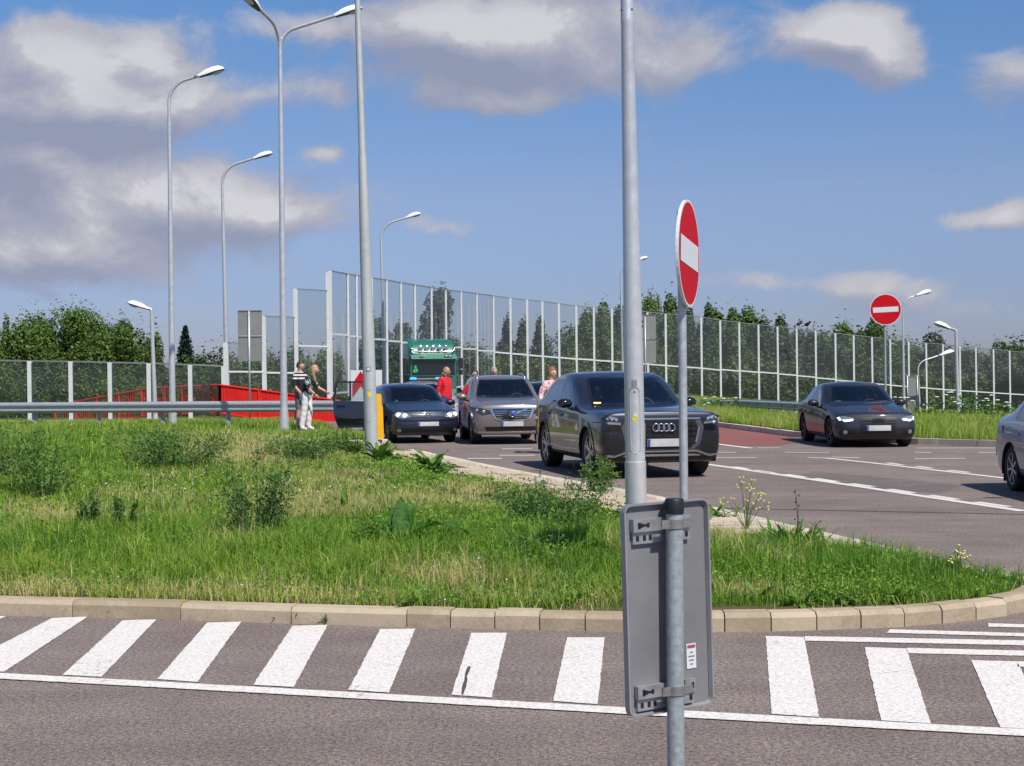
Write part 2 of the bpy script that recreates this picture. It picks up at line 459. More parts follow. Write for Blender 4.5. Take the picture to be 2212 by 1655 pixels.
def lines_loft(name, rows, mat, kind='structure', parent=None):
    n = len(rows[0]); V = [p for r in rows for p in r]
    F = [(j * n + i, j * n + i + 1, (j + 1) * n + i + 1, (j + 1) * n + i) for j in range(len(rows) - 1) for i in range(n - 1)]
    o = mesh_obj(name, V, F, mat, parent, True)
    bm = bmesh.new(); bm.from_mesh(o.data); bmesh.ops.recalc_face_normals(bm, faces=bm.faces)
    if sum(f.normal.z for f in bm.faces) < 0: bmesh.ops.reverse_faces(bm, faces=bm.faces)
    bm.to_mesh(o.data); bm.free()
    if kind: o['kind'] = kind
    return o

ground = mesh_obj('ground', [(-2500, -300, -3.2), (2500, -300, -3.2), (2500, 4000, -3.2), (-2500, 4000, -3.2)], [(0, 1, 2, 3)], GROUND_M)
ground['kind'] = 'structure'

# ---- lines on the ground
front_out = [(-14.0, 9.72)] + [xy(G(u, v, 0)) for u, v in ((-300, 1320), (0, 1330), (350, 1338), (700, 1350), (1000, 1358), (1316, 1365), (1534, 1366),
             (1715, 1364), (1892, 1357), (1972, 1354), (2104, 1340), (2212, 1325))]
right_edge = [xy(G(u, v, .12)) for u, v in ((2212, 1244), (2066, 1212), (1952, 1186), (1819, 1153), (1686, 1125), (1534, 1091), (1395, 1064), (1250, 1038), (1154, 1020), (1058, 1002), (976, 986), (900, 970))]
apex0, apex1 = front_out[-1], right_edge[0]
tip = [(apex0[0] + .30, apex0[1] + .42), (apex0[0] + .42, (apex0[1] + apex1[1]) / 2 + .1), (apex1[0] + .30, apex1[1] - .12)]
far_edge = [(-4.0, 33.6), (-9, 34.0), (-16, 34.3)]
front_s = smooth_line(front_out, 2)
edge_line = smooth_line(front_out[-2:] + tip + right_edge[:2], 2)
kerb_front = smooth_line(front_out + tip, 2)
kerb_right = smooth_line([tip[-1]] + right_edge, 1)
island_poly = kerb_front[:-1] + kerb_right + far_edge + [(-16, 9.72)]

right_kerb = [(40, 33.5), (20, 34.0)] + [xy(G(u, v, 0)) for u, v in ((2300, 970), (2212, 967), (1990, 960), (1850, 952), (1720, 943), (1630, 931), (1540, 919))]
right_kerb = right_kerb + [(5.2, 58.0), (3.9, 68.0), (3.0, 80.0)]
left_kerb = [(-40, 37.4), (-16, 36.7), (-8, 36.0), (-3.35, 35.5)]
left_side = [(-2.95, 35.8), (-3.35, 36.6), (-4.05, 38.4), (-4.75, 40.6), (-5.9, 45.0), (-7.4, 52.0), (-8.6, 62.0), (-9.4, 80.0)]

road_poly = [(-40, -10), (40, -10)] + right_kerb + left_side[::-1] + left_kerb[::-1]
road = sheet('road', road_poly, 0.0, ASPH_NEAR, kind='structure')
# second surface of the main carriageway: the joint runs along the edge of the island
# red cycle surface beyond the crossing
red_poly = [xy(G(u, v, 0)) for u, v in ((1290, 935), (1450, 922), (1543, 921), (1628, 933), (1716, 945), (1722, 952), (1690, 962), (1560, 964), (1400, 958), (1290, 955))]
tag(sheet('cycle_lane', red_poly, .004, ASPH_RED, None, 'structure'))

# ---- painted markings (children of the road)
def ragged(poly, step=.05, amp=.0016):
    o = []
    for (x0, y0), (x1, y1) in zip(poly, poly[1:] + poly[:1]):
        L = math.hypot(x1 - x0, y1 - y0); n = max(1, min(60, int(L / step))); nx, ny = -(y1 - y0) / (L + 1e-9), (x1 - x0) / (L + 1e-9)
        for k in range(n):
            f = k / n; e = random.gauss(0, amp) if k else 0.0
            o.append((x0 + (x1 - x0) * f + nx * e, y0 + (y1 - y0) * f + ny * e))
    return o
def mark(pts, name='marking_stripe', z=.0045):
    return sheet(name, ragged([xy(G(u, v, z)) for u, v in pts]), z, PAINT_W, road)
stripes = [((-20, 1331), (14, 1331), (-60, 1362), (-110, 1362)),
           ((113, 1335), (190, 1332), (9, 1451), (-104, 1447)), ((265, 1340), (338, 1338), (219, 1462), (135, 1458)), ((448, 1345), (521, 1343), (426, 1473), (340, 1467)),
           ((632, 1352), (708, 1350), (634, 1484), (547, 1479)), ((822, 1359), (897, 1358), (840, 1496), (752, 1490)), ((1018, 1367), (1095, 1367), (1062, 1507), (975, 1501)),
           ((1225, 1377), (1306, 1377), (1291, 1521), (1195, 1514)),
           ((1654, 1374), (1737, 1376), (1770, 1549), (1667, 1542)), ((1868, 1398), (1958, 1401), (2011, 1563), (1903, 1556)), ((2098, 1426), (2197, 1429), (2270, 1578), (2161, 1571))]
for s_ in stripes: mark(s_)
for s_ in (((1738, 1374.5), (2400, 1387), (2400, 1398), (1738, 1384)), ((1959, 1399.5), (2400, 1410), (2400, 1421), (1959, 1411)), ((2198, 1428.5), (2400, 1434), (2400, 1446), (2198, 1440)),
           ((1922, 1359.5), (2400, 1373), (2400, 1380), (1915, 1367)), ((2135, 1346.5), (2400, 1353), (2400, 1359), (2135, 1354))):
    mark(s_, 'marking_arm')
mark(((-200, 1443), (600, 1486), (1200, 1519.5), (1700, 1547), (2400, 1585), (2400, 1600), (1700, 1562), (1200, 1533.5), (600, 1499), (-200, 1455)), 'marking_edge_line', .0065)
# centre lines of the main road: a solid line with a broken one beside it
def q4(zx, zy): return ((2800 + zx / 1.707) * .54, (1100 + zy / 1.707) * .54)
def band(pts, w, name):
    L = [xy(G(*q4(*p), z=.0045)) for p in pts]
    a, b = offset(L, w / 2), offset(L, -w / 2)
    return sheet(name, a + b[::-1], .0045, PAINT_W, road)
band([(-420, 1232), (90, 1298), (600, 1372), (1100, 1446), (1600, 1522), (2212, 1612)], .15, 'marking_solid_line')
for a, b in (((230, 1310), (325, 1324)), ((372, 1332), (502, 1352)), ((585, 1361), (712, 1380)), ((788, 1389), (938, 1412)), ((1030, 1424), (1182, 1446)), ((1290, 1462), (1458, 1488)), ((1570, 1504), (1762, 1533)), ((1886, 1550), (2112, 1583))):
    band([a, b], .12, 'marking_dash')
band([(735, 1246), (860, 1250), (1200, 1286), (1600, 1332), (2300, 1412)], .13, 'marking_solid_line')
for a, b in (((900, 1243), (1090, 1249)), ((1275, 1283), (1385, 1297)), ((1480, 1307), (1590, 1320)), ((1695, 1333), (1840, 1349))):
    band([a, b], .12, 'marking_dash')
for a, b in (((60, 1247), (385, 1247)), ((1465, 1254), (1812, 1252)), ((1900, 1212), (2070, 1213)), ((1465, 1210), (1580, 1213)), ((90, 1211), (250, 1212)), ((580, 1211), (880, 1212)), ((390, 1181), (550, 1180)), ((1475, 1182), (2212, 1182))):
    band([a, b], .14, 'marking_crossing_line')
band([(60, 1148), (350, 1183)], .16, 'marking_solid_line')
for (u0, u1, v) in ((1079, 1155, 984), (1010, 1085, 991), (1085, 1150, 970)):
    p0, p1 = G(u0, v, 0), G(u1, v, 0)
    sheet('marking_crossing_line', [(p0.x, p0.y - .1), (p1.x, p1.y - .1), (p1.x, p1.y + .1), (p0.x, p0.y + .1)], .0045, PAINT_W, road)

# ---- wear: a sealed joint across the carriageway, a scuff through one stripe, patches of newer asphalt
ASPH_DARK = asphalt('asphalt_sealed', (.075, .062, .058), (.10, .084, .08), 1.0, .8)
ASPH_PATCH = asphalt('asphalt_patch', (.125, .104, .098), (.165, .138, .13), 1.0, 1.1)
def wear(pts, name, mat, z=.0025, amp=.008): return sheet(name, ragged([xy(G(u, v, z)) for u, v in pts], .08, amp), z, mat, road)
wear(((1500, 1096), (2300, 1112), (2300, 1113.6), (1500, 1097.4)), 'sealed_joint', ASPH_DARK, .0025, .004)
wear(((1010, 1440), (1017, 1439), (1010, 1468), (1001, 1500), (997, 1500), (1004, 1462)), 'scuff_mark', ASPH_DARK, .0072, .003)
wear(((1760, 1018), (2080, 1048), (2030, 1066), (1700, 1034)), 'asphalt_patch', ASPH_PATCH, .002)

# ---- kerbs: one stone after the other
def kerb(name, line, w, h, length, mat, joint=.008, lens=None, base=-.1, cham=.03):
    o0 = empty(name); o0['kind'] = 'structure'
    pts = [np.array(p) for p in line]; seg = np.r_[0, np.cumsum([np.linalg.norm(b - a) for a, b in zip(pts[:-1], pts[1:])])]
    xs = [p[0] for p in pts]; ys = [p[1] for p in pts]
    s = 0.0; k = 0
    while s < seg[-1] - .1:
        L = lens(s / seg[-1]) if lens else length
        e = min(s + L, seg[-1]); n = max(2, int((e - s) / .22) + 1)
        t = np.linspace(s + joint / 2, e - joint / 2, n)
        px, py = np.interp(t, seg, xs), np.interp(t, seg, ys)
        t2 = t + .01; t1 = t - .01
        dx, dy = np.interp(t2, seg, xs) - np.interp(t1, seg, xs), np.interp(t2, seg, ys) - np.interp(t1, seg, ys)
        q = np.hypot(dx, dy) + 1e-9; nx, ny = -dy / q, dx / q       # to the left = inner side
        dz = random.uniform(-.006, .006); dn = random.uniform(-.005, .005)
        prof = [(0, base), (0, h - cham), (cham * .8, h), (w, h), (w, base)]
        V = []
        for i in range(n):
            for (a, z) in prof: V.append((px[i] + nx[i] * (a + dn), py[i] + ny[i] * (a + dn), z + (dz if z > 0 else 0)))
        m = len(prof); F = [(i * m + j, (i + 1) * m + j, (i + 1) * m + (j + 1) % m, i * m + (j + 1) % m) for i in range(n - 1) for j in range(m)]
        F += [tuple(range(m)), tuple((n - 1) * m + j for j in range(m - 1, -1, -1))]
        b_ = MB().raw(V, F).build('kerb_stone', mat, o0); k += 1
        s = e
    return o0
kerb('kerb_of_island', kerb_front, .15, .112, .8, KERB_M, lens=lambda f: .79 if f < .71 else .29)
kerb('kerb_along_main_road', kerb_right, .20, .112, 1.0, KERB_LT)
kerb('kerb_of_verge', [(-16, 36.7), (-8, 36.0), (-3.35, 35.5), (-2.95, 35.8), (-3.35, 36.6), (-4.05, 38.4), (-4.75, 40.6), (-5.9, 45.0)], .18, .15, 1.0, KERB_LT)
kerb('kerb_beyond_main_road', [(20, 34.0)] + right_kerb[2:-2], .18, .14, 1.0, KERB_LT)

# ---- the near island: a low mound of rough grass
front_np = kerb_front; edge_all = kerb_front + kerb_right
def island_z(X, Y):
    X = np.asarray(X, float); Y = np.asarray(Y, float)
    d = np.minimum(dist_line(kerb_front, X, Y), dist_line(kerb_right, X, Y))
    m = .44 * sstep(-X, 1.2, 8.5) * sstep(Y, 12, 23) * (1 - sstep(Y, 27, 33.3)) + .10 * sstep(d, .3, 3.0)
    return .097 + m + .022 * np.sin(X * 2.3 + Y * 1.1) * sstep(d, .4, 1.5) + .018 * np.sin(X * 5.1 - Y * 2.7) * sstep(d, .4, 1.5)
gx, gy = np.arange(-16, 5.01, .25), np.arange(9.6, 34.4, .25)
GX, GY = np.meshgrid(gx, gy, indexing='ij')
inn = inside(island_poly, GX, GY)
ZZ = island_z(GX, GY)
vid = -np.ones(GX.shape, int); V = []; F = []
keep = np.zeros(GX.shape, bool)
near_k = np.minimum(dist_line(kerb_front, GX, GY), dist_line(kerb_right, GX, GY))
ok = inn & (near_k > .16)
for i in range(GX.shape[0]):
    for j in range(GX.shape[1]):
        if ok[i, j]: vid[i, j] = len(V); V.append((GX[i, j], GY[i, j], ZZ[i, j]))
for i in range(GX.shape[0] - 1):
    for j in range(GX.shape[1] - 1):
        q = (vid[i, j], vid[i + 1, j], vid[i + 1, j + 1], vid[i, j + 1])
        if min(q) >= 0: F.append(q)
isl = mesh_obj('island', V, F, SOIL_M, None, True); isl['kind'] = 'structure'
# rim that carries the turf right up to the kerb
for ln, w in ((kerb_front, .145), (kerb_right, .195)):
    L = resample(ln, .25); rows = []
    for k in (w, w + .2, w + .5):
        o = offset(L, k); z = island_z([p[0] for p in o], [p[1] for p in o]) + (.004 if k > w else 0.0)
        rows.append([(p[0], p[1], zz) for p, zz in zip(o, z)])
    lines_loft('island_rim', rows, SOIL_M, None, isl)

# ---- slabs along the kerb of the main road
apron = empty('paved_strip'); apron['kind'] = 'structure'
ap_line = resample(offset(kerb_right, .205), .5)
for r_i, (d0, d1) in enumerate(((0.0, .40), (.41, .80), (.81, 1.20))):
    A, B = offset(ap_line, d0), offset(ap_line, d1)
    for i in range(2, len(A) - 3):
        j = .008; a0, a1, b0, b1 = [np.array(p) for p in (A[i], A[i + 1], B[i], B[i + 1])]
        if random.random() < (.03, .12, .38)[r_i]: continue
        t = lambda p, q: p + (q - p) * j / (np.linalg.norm(q - p) + 1e-9)
        z = float(island_z([(a0[0] + b1[0]) / 2], [(a0[1] + b1[1]) / 2])[0]); z = .118 + max(0, z - .097) * .85 + random.uniform(-.006, .008)
        q = [t(a0, a1), t(a1, a0), t(b1, b0), t(b0, b1)]
        MB().raw([(p[0], p[1], z) for p in q] + [(p[0], p[1], z - .22) for p in q], [(0, 1, 2, 3), (0, 4, 5, 1), (1, 5, 6, 2), (2, 6, 7, 3), (3, 7, 4, 0)]).build('slab', SLAB_M, apron)
apron_strip = (ap_line, .9)

# ---- verges: left, behind the kerb, and right, falling towards the noise barrier
def left_z(X, Y):
    X = np.asarray(X, float); Y = np.asarray(Y, float)
    return .145 + .12 * sstep(Y, 36.3, 38.5) - .25 * sstep(Y, 44, 56) - 2.6 * sstep(Y, 66, 84)
side_np = np.array(left_side)
rows = []
ys = [35.6, 36.2, 37, 38, 39, 40, 42, 44, 47, 50, 54, 58, 62, 66, 72, 80, 90]
for y in ys:
    xr = float(np.interp(y, side_np[:, 1], side_np[:, 0])) - .12
    xs = xr - np.array([0, .5, 1.2, 2.2, 3.5, 5, 7, 10, 13, 18, 25, 37.0])
    yy = np.full(xs.shape, y)
    if y < 36.4: yy = y + np.interp(xs, [-40, -16, -8, -3.3], [1.85, 1.15, .48, .0])
    rows.append(list(zip(xs, yy, left_z(xs, yy))))
lines_loft('verge_left', rows, VERGE_M)
path_pts = [(-16, 39.9), (-9, 39.0), (-5.2, 38.6), (-4.2, 38.9)]
L = resample(path_pts, .5); A, B = offset(L, .75), offset(L, -.75)
lines_loft('footpath', [[(p[0], p[1], float(left_z([p[0]], [p[1]])[0]) + .012) for p in Q] for Q in (A, L, B)], PATH_M)

BAR = dict(u=[714, 1060, 1340, 1545, 2025, 2212, 2400], d=[64, 86, 90, 97, 112, 117, 122],
           bu=[714, 1060, 1340, 1545, 1640, 1721, 1963, 2037, 2146, 2400], bv=[850, 833, 850, 863, 869, 874, 888, 893, 897, 905])
def bar_d(u): return float(np.interp(u, BAR['u'], BAR['d']))
def bar_base(u): return P(u, float(np.interp(u, BAR['bu'], BAR['bv'])), bar_d(u))
us = [1180, 1260, 1340, 1440, 1545, 1640, 1760, 1900, 2025, 2120, 2212, 2320, 2400]
base_l = [bar_base(u) for u in us]
rk = resample(right_kerb[::-1], .5); rk = rk[:-20]
idx = np.linspace(0, len(rk) - 1, len(us)).astype(int)
rk_arr = np.array(rk); 
# pair stations: nearest by share of length, near edge widened to follow the kerb
near_l = [(rk_arr[i][0] + .15, rk_arr[i][1] + .05, .135) for i in np.linspace(0, len(rk) - 1, 60).astype(int)]
t60 = np.linspace(0, 1, 60); tb = np.linspace(0, 1, len(base_l))
bx = np.interp(t60, tb, [p.x for p in base_l]); by = np.interp(t60, tb, [p.y for p in base_l]); bz = np.interp(t60, tb, [p.z for p in base_l])
nx_, ny_ = np.array([p[0] for p in near_l]), np.array([p[1] for p in near_l])
rows = []
for f in (0, .04, .1, .2, .35, .5, .7, .85, 1.0):
    z = .135 + .12 * math.sin(min(f, .3) / .3 * PI / 2) * (1 - f) + (bz - .135 - .05) * (f ** 1.3)
    rows.append(list(zip(nx_ + (bx - nx_) * f, ny_ + (by - ny_) * f, z)))
for off, dz in ((4, -.6), (12, -1.6), (30, -2.4)):
    rows.append(list(zip(bx + off * .3, by + off, np.maximum(bz + dz, -3.1))))
verge_rows = rows
lines_loft('verge_right', rows, VERGE_M)

# ================================================================== noise barriers
def barrier(name, label, posts, panes, post_w=.16, rail_h=.12):
    """posts: list of (base, top) points; panes: list of levels 0..1 where rails run"""
    o = empty(name, label=label, cat='noise barrier')
    for (b, t) in posts:
        ax = (t - b)
        m = MB()
        for dx, w in ((0, post_w),):
            # H-section post: two flanges and a web
            n = Vector((1, 0, 0))
            for off, sx, sy in ((-post_w * .42, post_w * .9, .018), (post_w * .42, post_w * .9, .018), (0, .02, post_w * .8)):
                c0, c1 = b + Vector((0, off, 0)), t + Vector((0, off, 0))
                V = []
                for c in (c0, c1):
                    for a, d_ in ((-1, -1), (1, -1), (1, 1), (-1, 1)): V.append(c + Vector((a * sx / 2, d_ * sy / 2, 0)))
                m.raw(V, [(3, 2, 1, 0), (4, 5, 6, 7), (0, 1, 5, 4), (1, 2, 6, 5), (2, 3, 7, 6), (3, 0, 4, 7)])
        m.build('post', WHITE_P, o)
    for i, ((b0, t0), (b1, t1)) in enumerate(zip(posts[:-1], posts[1:])):
        lv = panes(i)
        if lv is None: continue
        if callable(lv): continue
        (h0, h1, levels) = lv        # top of the pane on this bay as a share of each post
        tt0, tt1 = b0.lerp(t0, h0), b1.lerp(t1, h1)
        d = (b1 - b0).normalized() * (post_w * .5)
        for k, lev in enumerate(levels):
            p0, p1 = b0.lerp(tt0, lev) + d, b1.lerp(tt1, lev) - d
            hh = rail_h if 0 < lev < 1 else rail_h * .55
            sh = Vector((0, 0, 0)); up_ = Vector((0, 0, hh / 2)); nrm = Vector((-(p1 - p0).y, (p1 - p0).x, 0)).normalized() * .04
            V = [p0 - nrm - up_, p1 - nrm - up_, p1 + nrm - up_, p0 + nrm - up_, p0 - nrm + up_, p1 - nrm + up_, p1 + nrm + up_, p0 + nrm + up_]
            MB().raw(V, [(3, 2, 1, 0), (4, 5, 6, 7), (0, 1, 5, 4), (1, 2, 6, 5), (2, 3, 7, 6), (3, 0, 4, 7)]).build('rail', WHITE_P if 0 < lev < 1 else GREY_FAR, o)
        for l0, l1 in zip(levels[:-1], levels[1:]):
            a0, a1 = b0.lerp(tt0, l0) + d, b1.lerp(tt1, l0) - d; c0, c1 = b0.lerp(tt0, l1) + d, b1.lerp(tt1, l1) - d
            mesh_obj('pane', [a0, a1, c1, c0], [(0, 1, 2, 3)], PANE, o)
    return o
POST_U = [714, 751, 770, 790, 803, 835, 866, 896, 932, 963, 996, 1030, 1066, 1103, 1139, 1172, 1207.5, 1245, 1283, 1322, 1361, 1399, 1438, 1476, 1515, 1556, 1597, 1638.5, 1679.7, 1721, 1762,
          1804.6, 1844, 1883.7, 1923, 1962.8, 2000.7, 2037, 2073.5, 2108, 2146, 2181, 2217, 2252, 2288, 2324]
TOPS = ([714, 751, 835, 896, 963, 1030, 1103, 1172, 1245, 1322, 1515, 1556, 1638, 1721, 1805, 1884, 1963, 2037, 2108, 2181, 2324], [585, 592, 605, 615.5, 626, 634, 644, 651, 661, 667, 685, 692, 701.6, 710, 720, 728.5, 738, 744, 751, 758.5, 772])
RAILV = ([714, 835, 1031, 1139, 1322, 1520, 1638, 1721, 1805, 1923, 2037, 2181, 2324], [718, 733, 754, 764, 778, 793, 801, 809, 818.6, 829.7, 839, 848.6, 858])
posts = []; levs = []
for u in POST_U:
    d = bar_d(u); vt = float(np.interp(u, *TOPS)); vb = float(np.interp(u, BAR['bu'], BAR['bv'])); vr = float(np.interp(u, *RAILV))
    b = P(u + 1.5, vb, d); t = P(u - .5, vt, d); b.z -= .15
    posts.append((b, t)); levs.append((vb - vr) / (vb - vt))
barrier('noise_barrier', 'tall curving noise barrier of clear panes between white posts behind the cars', posts,
        lambda i: (1.0, 1.0, [0.03, levs[i], 1.0]), .135, .085)
# stepped end on the left of the tall run
A_U = [(-40, 778, 914, 60), (64, 780, 914, 59.5), (153, 781, 913, 59), (237.6, 783, 913, 58.6), (321.7, 785, 912, 58.3), (411, 788, 911, 58), (483, 791, 911, 58)]
barrier('low_noise_barrier', 'low noise barrier of glass panes behind the left guard rail', [(P(u + 2, vb, d), P(u, vt, d)) for u, vt, vb, d in A_U], lambda i: (1.0, 1.0, [0.02, 1.0]), .18)
ST = [(487, 740, 880, 58.6), (569, 683, 880, 60), (638, 624, 880, 61.5), (708, 588, 880, 63)]
def st_p(i):
    # each bay ends below the taller post on its right
    b0, t0 = stp[i]; b1, t1 = stp[i + 1]
    f1 = (t0.z - b1.z) / (t1.z - b1.z)
    return (1.0, f1, [0.02, [.999, .38, .52][i] if i else .55, 1.0])
stp = [(P(u + 3, vb, d), P(u, vt, d)) for u, vt, vb, d in ST]
barrier('stepped_noise_barrier', 'stepped end of the noise barrier with three bays rising to the right', stp, st_p, .18, .07)

# ================================================================== guard rails
def guard_rail(name, label, line, zs, top=.75, step=2.0, end_down=False):
    o = empty(name, label=label, cat='guard rail')
    L = resample(line, .5); n = len(L)
    zz = np.interp(np.linspace(0, 1, n), np.linspace(0, 1, len(zs)), zs)
    # W-beam profile facing the road (offset sideways, height)
    prof = [(0, 0), (.01, .03), (.085, .06), (.085, .10), (.0, .135), (.0, .175), (.085, .21), (.085, .25), (.01, .28), (0, .31)]
    Lf = L
    V = []
    for i in range(n):
        a = L[max(i - 1, 0)]; b = L[min(i + 1, n - 1)]; tx, ty = b[0] - a[0], b[1] - a[1]; q = math.hypot(tx, ty); nx, ny = ty / q, -tx / q
        for (s, h) in prof: V.append((L[i][0] + nx * s, L[i][1] + ny * s, zz[i] + top - .31 + h))
    m = len(prof); F = [(i * m + j, (i + 1) * m + j, (i + 1) * m + j + 1, i * m + j + 1) for i in range(n - 1) for j in range(m - 1)]
    bo = mesh_obj('beam', V, F, GALV, o, False)
    sd = bo.modifiers.new('thick', 'SOLIDIFY'); sd.thickness = .004
    sp = resample(line, step)
    ds = np.r_[0, np.cumsum([math.dist(a, b) for a, b in zip(L[:-1], L[1:])])]
    for k, p in enumerate(sp):
        z = float(np.interp(k * step, ds, zz))
        MB().box((p[0] + .02, p[1] + .09, z + top / 2 - .2), (.11, .06, top + .3)).build('post', GALV_OLD, o)
    return o
gl = [(p.x, p.y) for p in (P(-60, 880, 43.5), P(200, 880, 42.6), P(420, 880, 41.8), P(600, 880, 41.2), P(735, 880, 40.8))]
guard_rail('guard_rail', 'galvanised guard rail along the left verge in front of the red railing', gl, [float(left_z([p[0]], [p[1]])[0]) for p in gl])
gr = [(p.x, p.y) for p in (P(1735, 880, 49), P(1640, 880, 56), P(1510, 870, 70), P(1400, 866, 80))]
guard_rail('guard_rail', 'galvanised guard rail curving away on the right verge behind the two cars', gr[::-1], [-.42, -.30, -.12, -.05])

# ================================================================== red railing of the ramp
def red_rail():
    o = empty('ramp_railing', label='bright red steel ramp railing behind the left guard rail', cat='railing')
    corner_t, corner_b = P(475, 832, 57.4), P(475, 893, 57.4)
    left_t, left_b = P(120, 876, 67), P(120, 935, 67)
    mid_t, mid_b = P(322, 839, 62.5), P(322, 897, 62.5)
    right_t, right_b = P(735, 866, 56.2), P(735, 930, 56.2)
    bar = None
    def run(t0, t1, b0, b1, step, solid=False, each=10):
        nonlocal bar
        MB().tube([t0, t1], .04, 8).build('handrail', RED_P, o)
        MB().tube([b0, b1], .03, 8).build('bottom_rail', RED_P, o)
        L = (t1 - t0).length; n = int(L / step)
        if solid:
            V = [b0, b1, t1 + Vector((0, 0, -.03)), t0 + Vector((0, 0, -.03))]
            dpt = Vector((.02, .02, 0)); MB().raw(V + [v + dpt for v in V], [(0, 1, 2, 3), (7, 6, 5, 4), (0, 4, 5, 1), (1, 5, 6, 2), (2, 6, 7, 3), (3, 7, 4, 0)]).build('infill_sheet', RED_P, o)
        for i in range(n + 1):
            f = i / n; p, q = b0.lerp(b1, f), t0.lerp(t1, f)
            post = i % each == 0
            
            if post: MB().box((p + q) / 2, (.10, .05, (q - p).length)).build('post', RED_P, o)
            else:
                if bar is None:
                    bar = MB().box((0, 0, 0), (.022, .022, 1.0)).build('baluster', RED_P, o); c = bar
                else: c = same(bar, parent=o)
                c.location = (p + q) / 2; c.scale = (1, 1, (q - p).length)
    run(left_t, mid_t, left_b, mid_b, .16)
    run(mid_t, corner_t, mid_b, corner_b, .16)
    run(corner_t, right_t, corner_b, right_b, .16, True)
red_rail()

# ================================================================== lamps
def luminaire(parent, at, direction, s=1.0):
    """cobra head lying along direction"""
    d = Vector(direction).normalized(); side = d.cross(Vector((0, 0, 1))).normalized(); up_ = side.cross(d)
    def loc(x, y, z): return Vector(at) + (d * x + side * y + up_ * z) * s
    prof = [(0.0, .05, .05, -.03), (.10, .075, .075, -.03), (.25, .11, .12, -.035), (.45, .145, .135, -.035), (.62, .135, .11, -.035), (.72, .08, .05, -.03), (.75, .02, -.005, -.028)]
    n = 8; V = []; F = []
    for (x, hw, zt, zb) in prof:
        for k in range(n + 1):
            a = PI * k / n; V.append(loc(x, -math.cos(a) * hw, zb + (zt - zb) * math.sin(a) ** .7))
    m = n + 1; F = [(i * m + j, i * m + j + 1, (i + 1) * m + j + 1, (i + 1) * m + j) for i in range(len(prof) - 1) for j in range(n)]
    h = mesh_obj('lamp_head', V, F, LAMP_W, parent, True)
    V2 = []; F2 = []
    for (x, hw, zt, zb) in prof: V2 += [loc(x, -hw * 1.02, zb), loc(x, -hw * .8, zb - .028), loc(x, hw * .8, zb - .028), loc(x, hw * 1.02, zb)]
    F2 = [(i * 4 + j, (i + 1) * 4 + j, (i + 1) * 4 + j + 1, i * 4 + j + 1) for i in range(len(prof) - 1) for j in range(3)]
    mesh_obj('lamp_tray', V2, F2, LAMP_D, h)
    b = MB().ball((0, 0, 0), (.17, .11, .06), 12, 6); b.v = [tuple(loc(.52 + v[0], v[1], -.06 + v[2])) for v in b.v]; b.build('lens', LAMP_L, h, True)
    b = MB().tube([loc(-.14, 0, .0), loc(.06, 0, .01)], .045 * s, 10); b.build('collar', GALV, h, True)
def lamp(label, base, top, arms, r0=.085, r1=.04, mat=None, head=1.0, group=None, name='street_lamp'):
    """arms: list of (direction, reach, rise) leaving the top of the pole"""
    mat = mat or ALU; base = Vector(base); top = Vector(top)
    o = empty(name, base, label=label, cat='street lamp', group=group)
    t = top - base; n = 7
    MB().tube([t * (i / n) for i in range(n + 1)], [r0 + (r1 - r0) * (i / n) for i in range(n + 1)], 14).build('pole', mat, o, auto=50)
    MB().tube([(0, 0, -.1), t * .03, t * .06], [r0 * 1.25, r0 * 1.25, r0 * 1.05], 14).build('pole_base', mat, o, auto=50)
    for (dr, reach, rise) in arms:
        dr = Vector(dr).normalized(); pts = []
        for k in range(9):
            a = k / 8 * PI / 2 * .86; rr = rise
            pts.append(t + dr * (rr * (1 - math.cos(a))) + Vector((0, 0, rr * math.sin(a))))
        slope = (pts[-1] - pts[-2]).normalized(); rem = max(.05, reach - (pts[-1] - t).dot(dr))
        end = pts[-1] + slope * rem
        MB().tube(pts + [end], [r1] * 5 + [r1 * .9] * 5, 10).build('arm', mat, o, auto=60)
        luminaire(o, end, slope, head)
    return o
def lamp_px(label, bu, bv, tu, tv, d, arms, **k):
    return lamp(label, P(bu, bv, d), P(tu, tv, d), arms, **k)
XR = (1, .05, 0)
lamp_px('single arm aluminium lamp, leftmost tall one behind the guard rail', 373, 915, 365, 222, 42.6, [(XR, .86, .68)], r0=.095, r1=.045)
lamp_px('single arm lamp behind the red railing left of the double lamp', 492, 880, 480, 398, 62, [(XR, 1.35, .9)], r0=.115, r1=.055, head=1.05)
lamp_px('double arm lamp standing behind the two people', 614, 931, 605, 104, 38.2, [((1, .02, 0), 1.45, .52), ((-.42, -1, 0), .95, .66)], r0=.095, r1=.05, head=.95)
lamp_px('slim lamp beyond the silver car queue, right of the grey pole', 832, 860, 823, 517, 73, [(XR, 1.25, .9)], r0=.10, r1=.055, head=1.0)
lamp_px('far lamp whose head peeks out right of the thick front pole', 1346, 850, 1341, 600, 100, [(XR, 1.1, 1.1)], r0=.1, r1=.055, head=1.0)
lamp_px('far lamp right behind the distant no entry disc', 1953, 892, 1950, 668, 74, [((1, .1, 0), .75, .62)], r0=.075, r1=.04, head=1.0)
lamp_px('small curved lamp near the right end of the noise barrier', 1987, 898, 1983, 800, 78, [((1, .1, 0), 1.25, .55)], r0=.07, r1=.04, head=1.0)
lamp_px('post lamp with its head turned left, near the right edge', 2070, 897, 2065, 716, 70, [((-1, -.35, 0), .35, .06)], r0=.09, r1=.07, head=1.15)
lamp_px('post lamp with its head turned left before the leafy tree', 336, 912, 327, 671, 50, [((-1, -.35, 0), .12, .05)], r0=.08, r1=.055, head=.9)

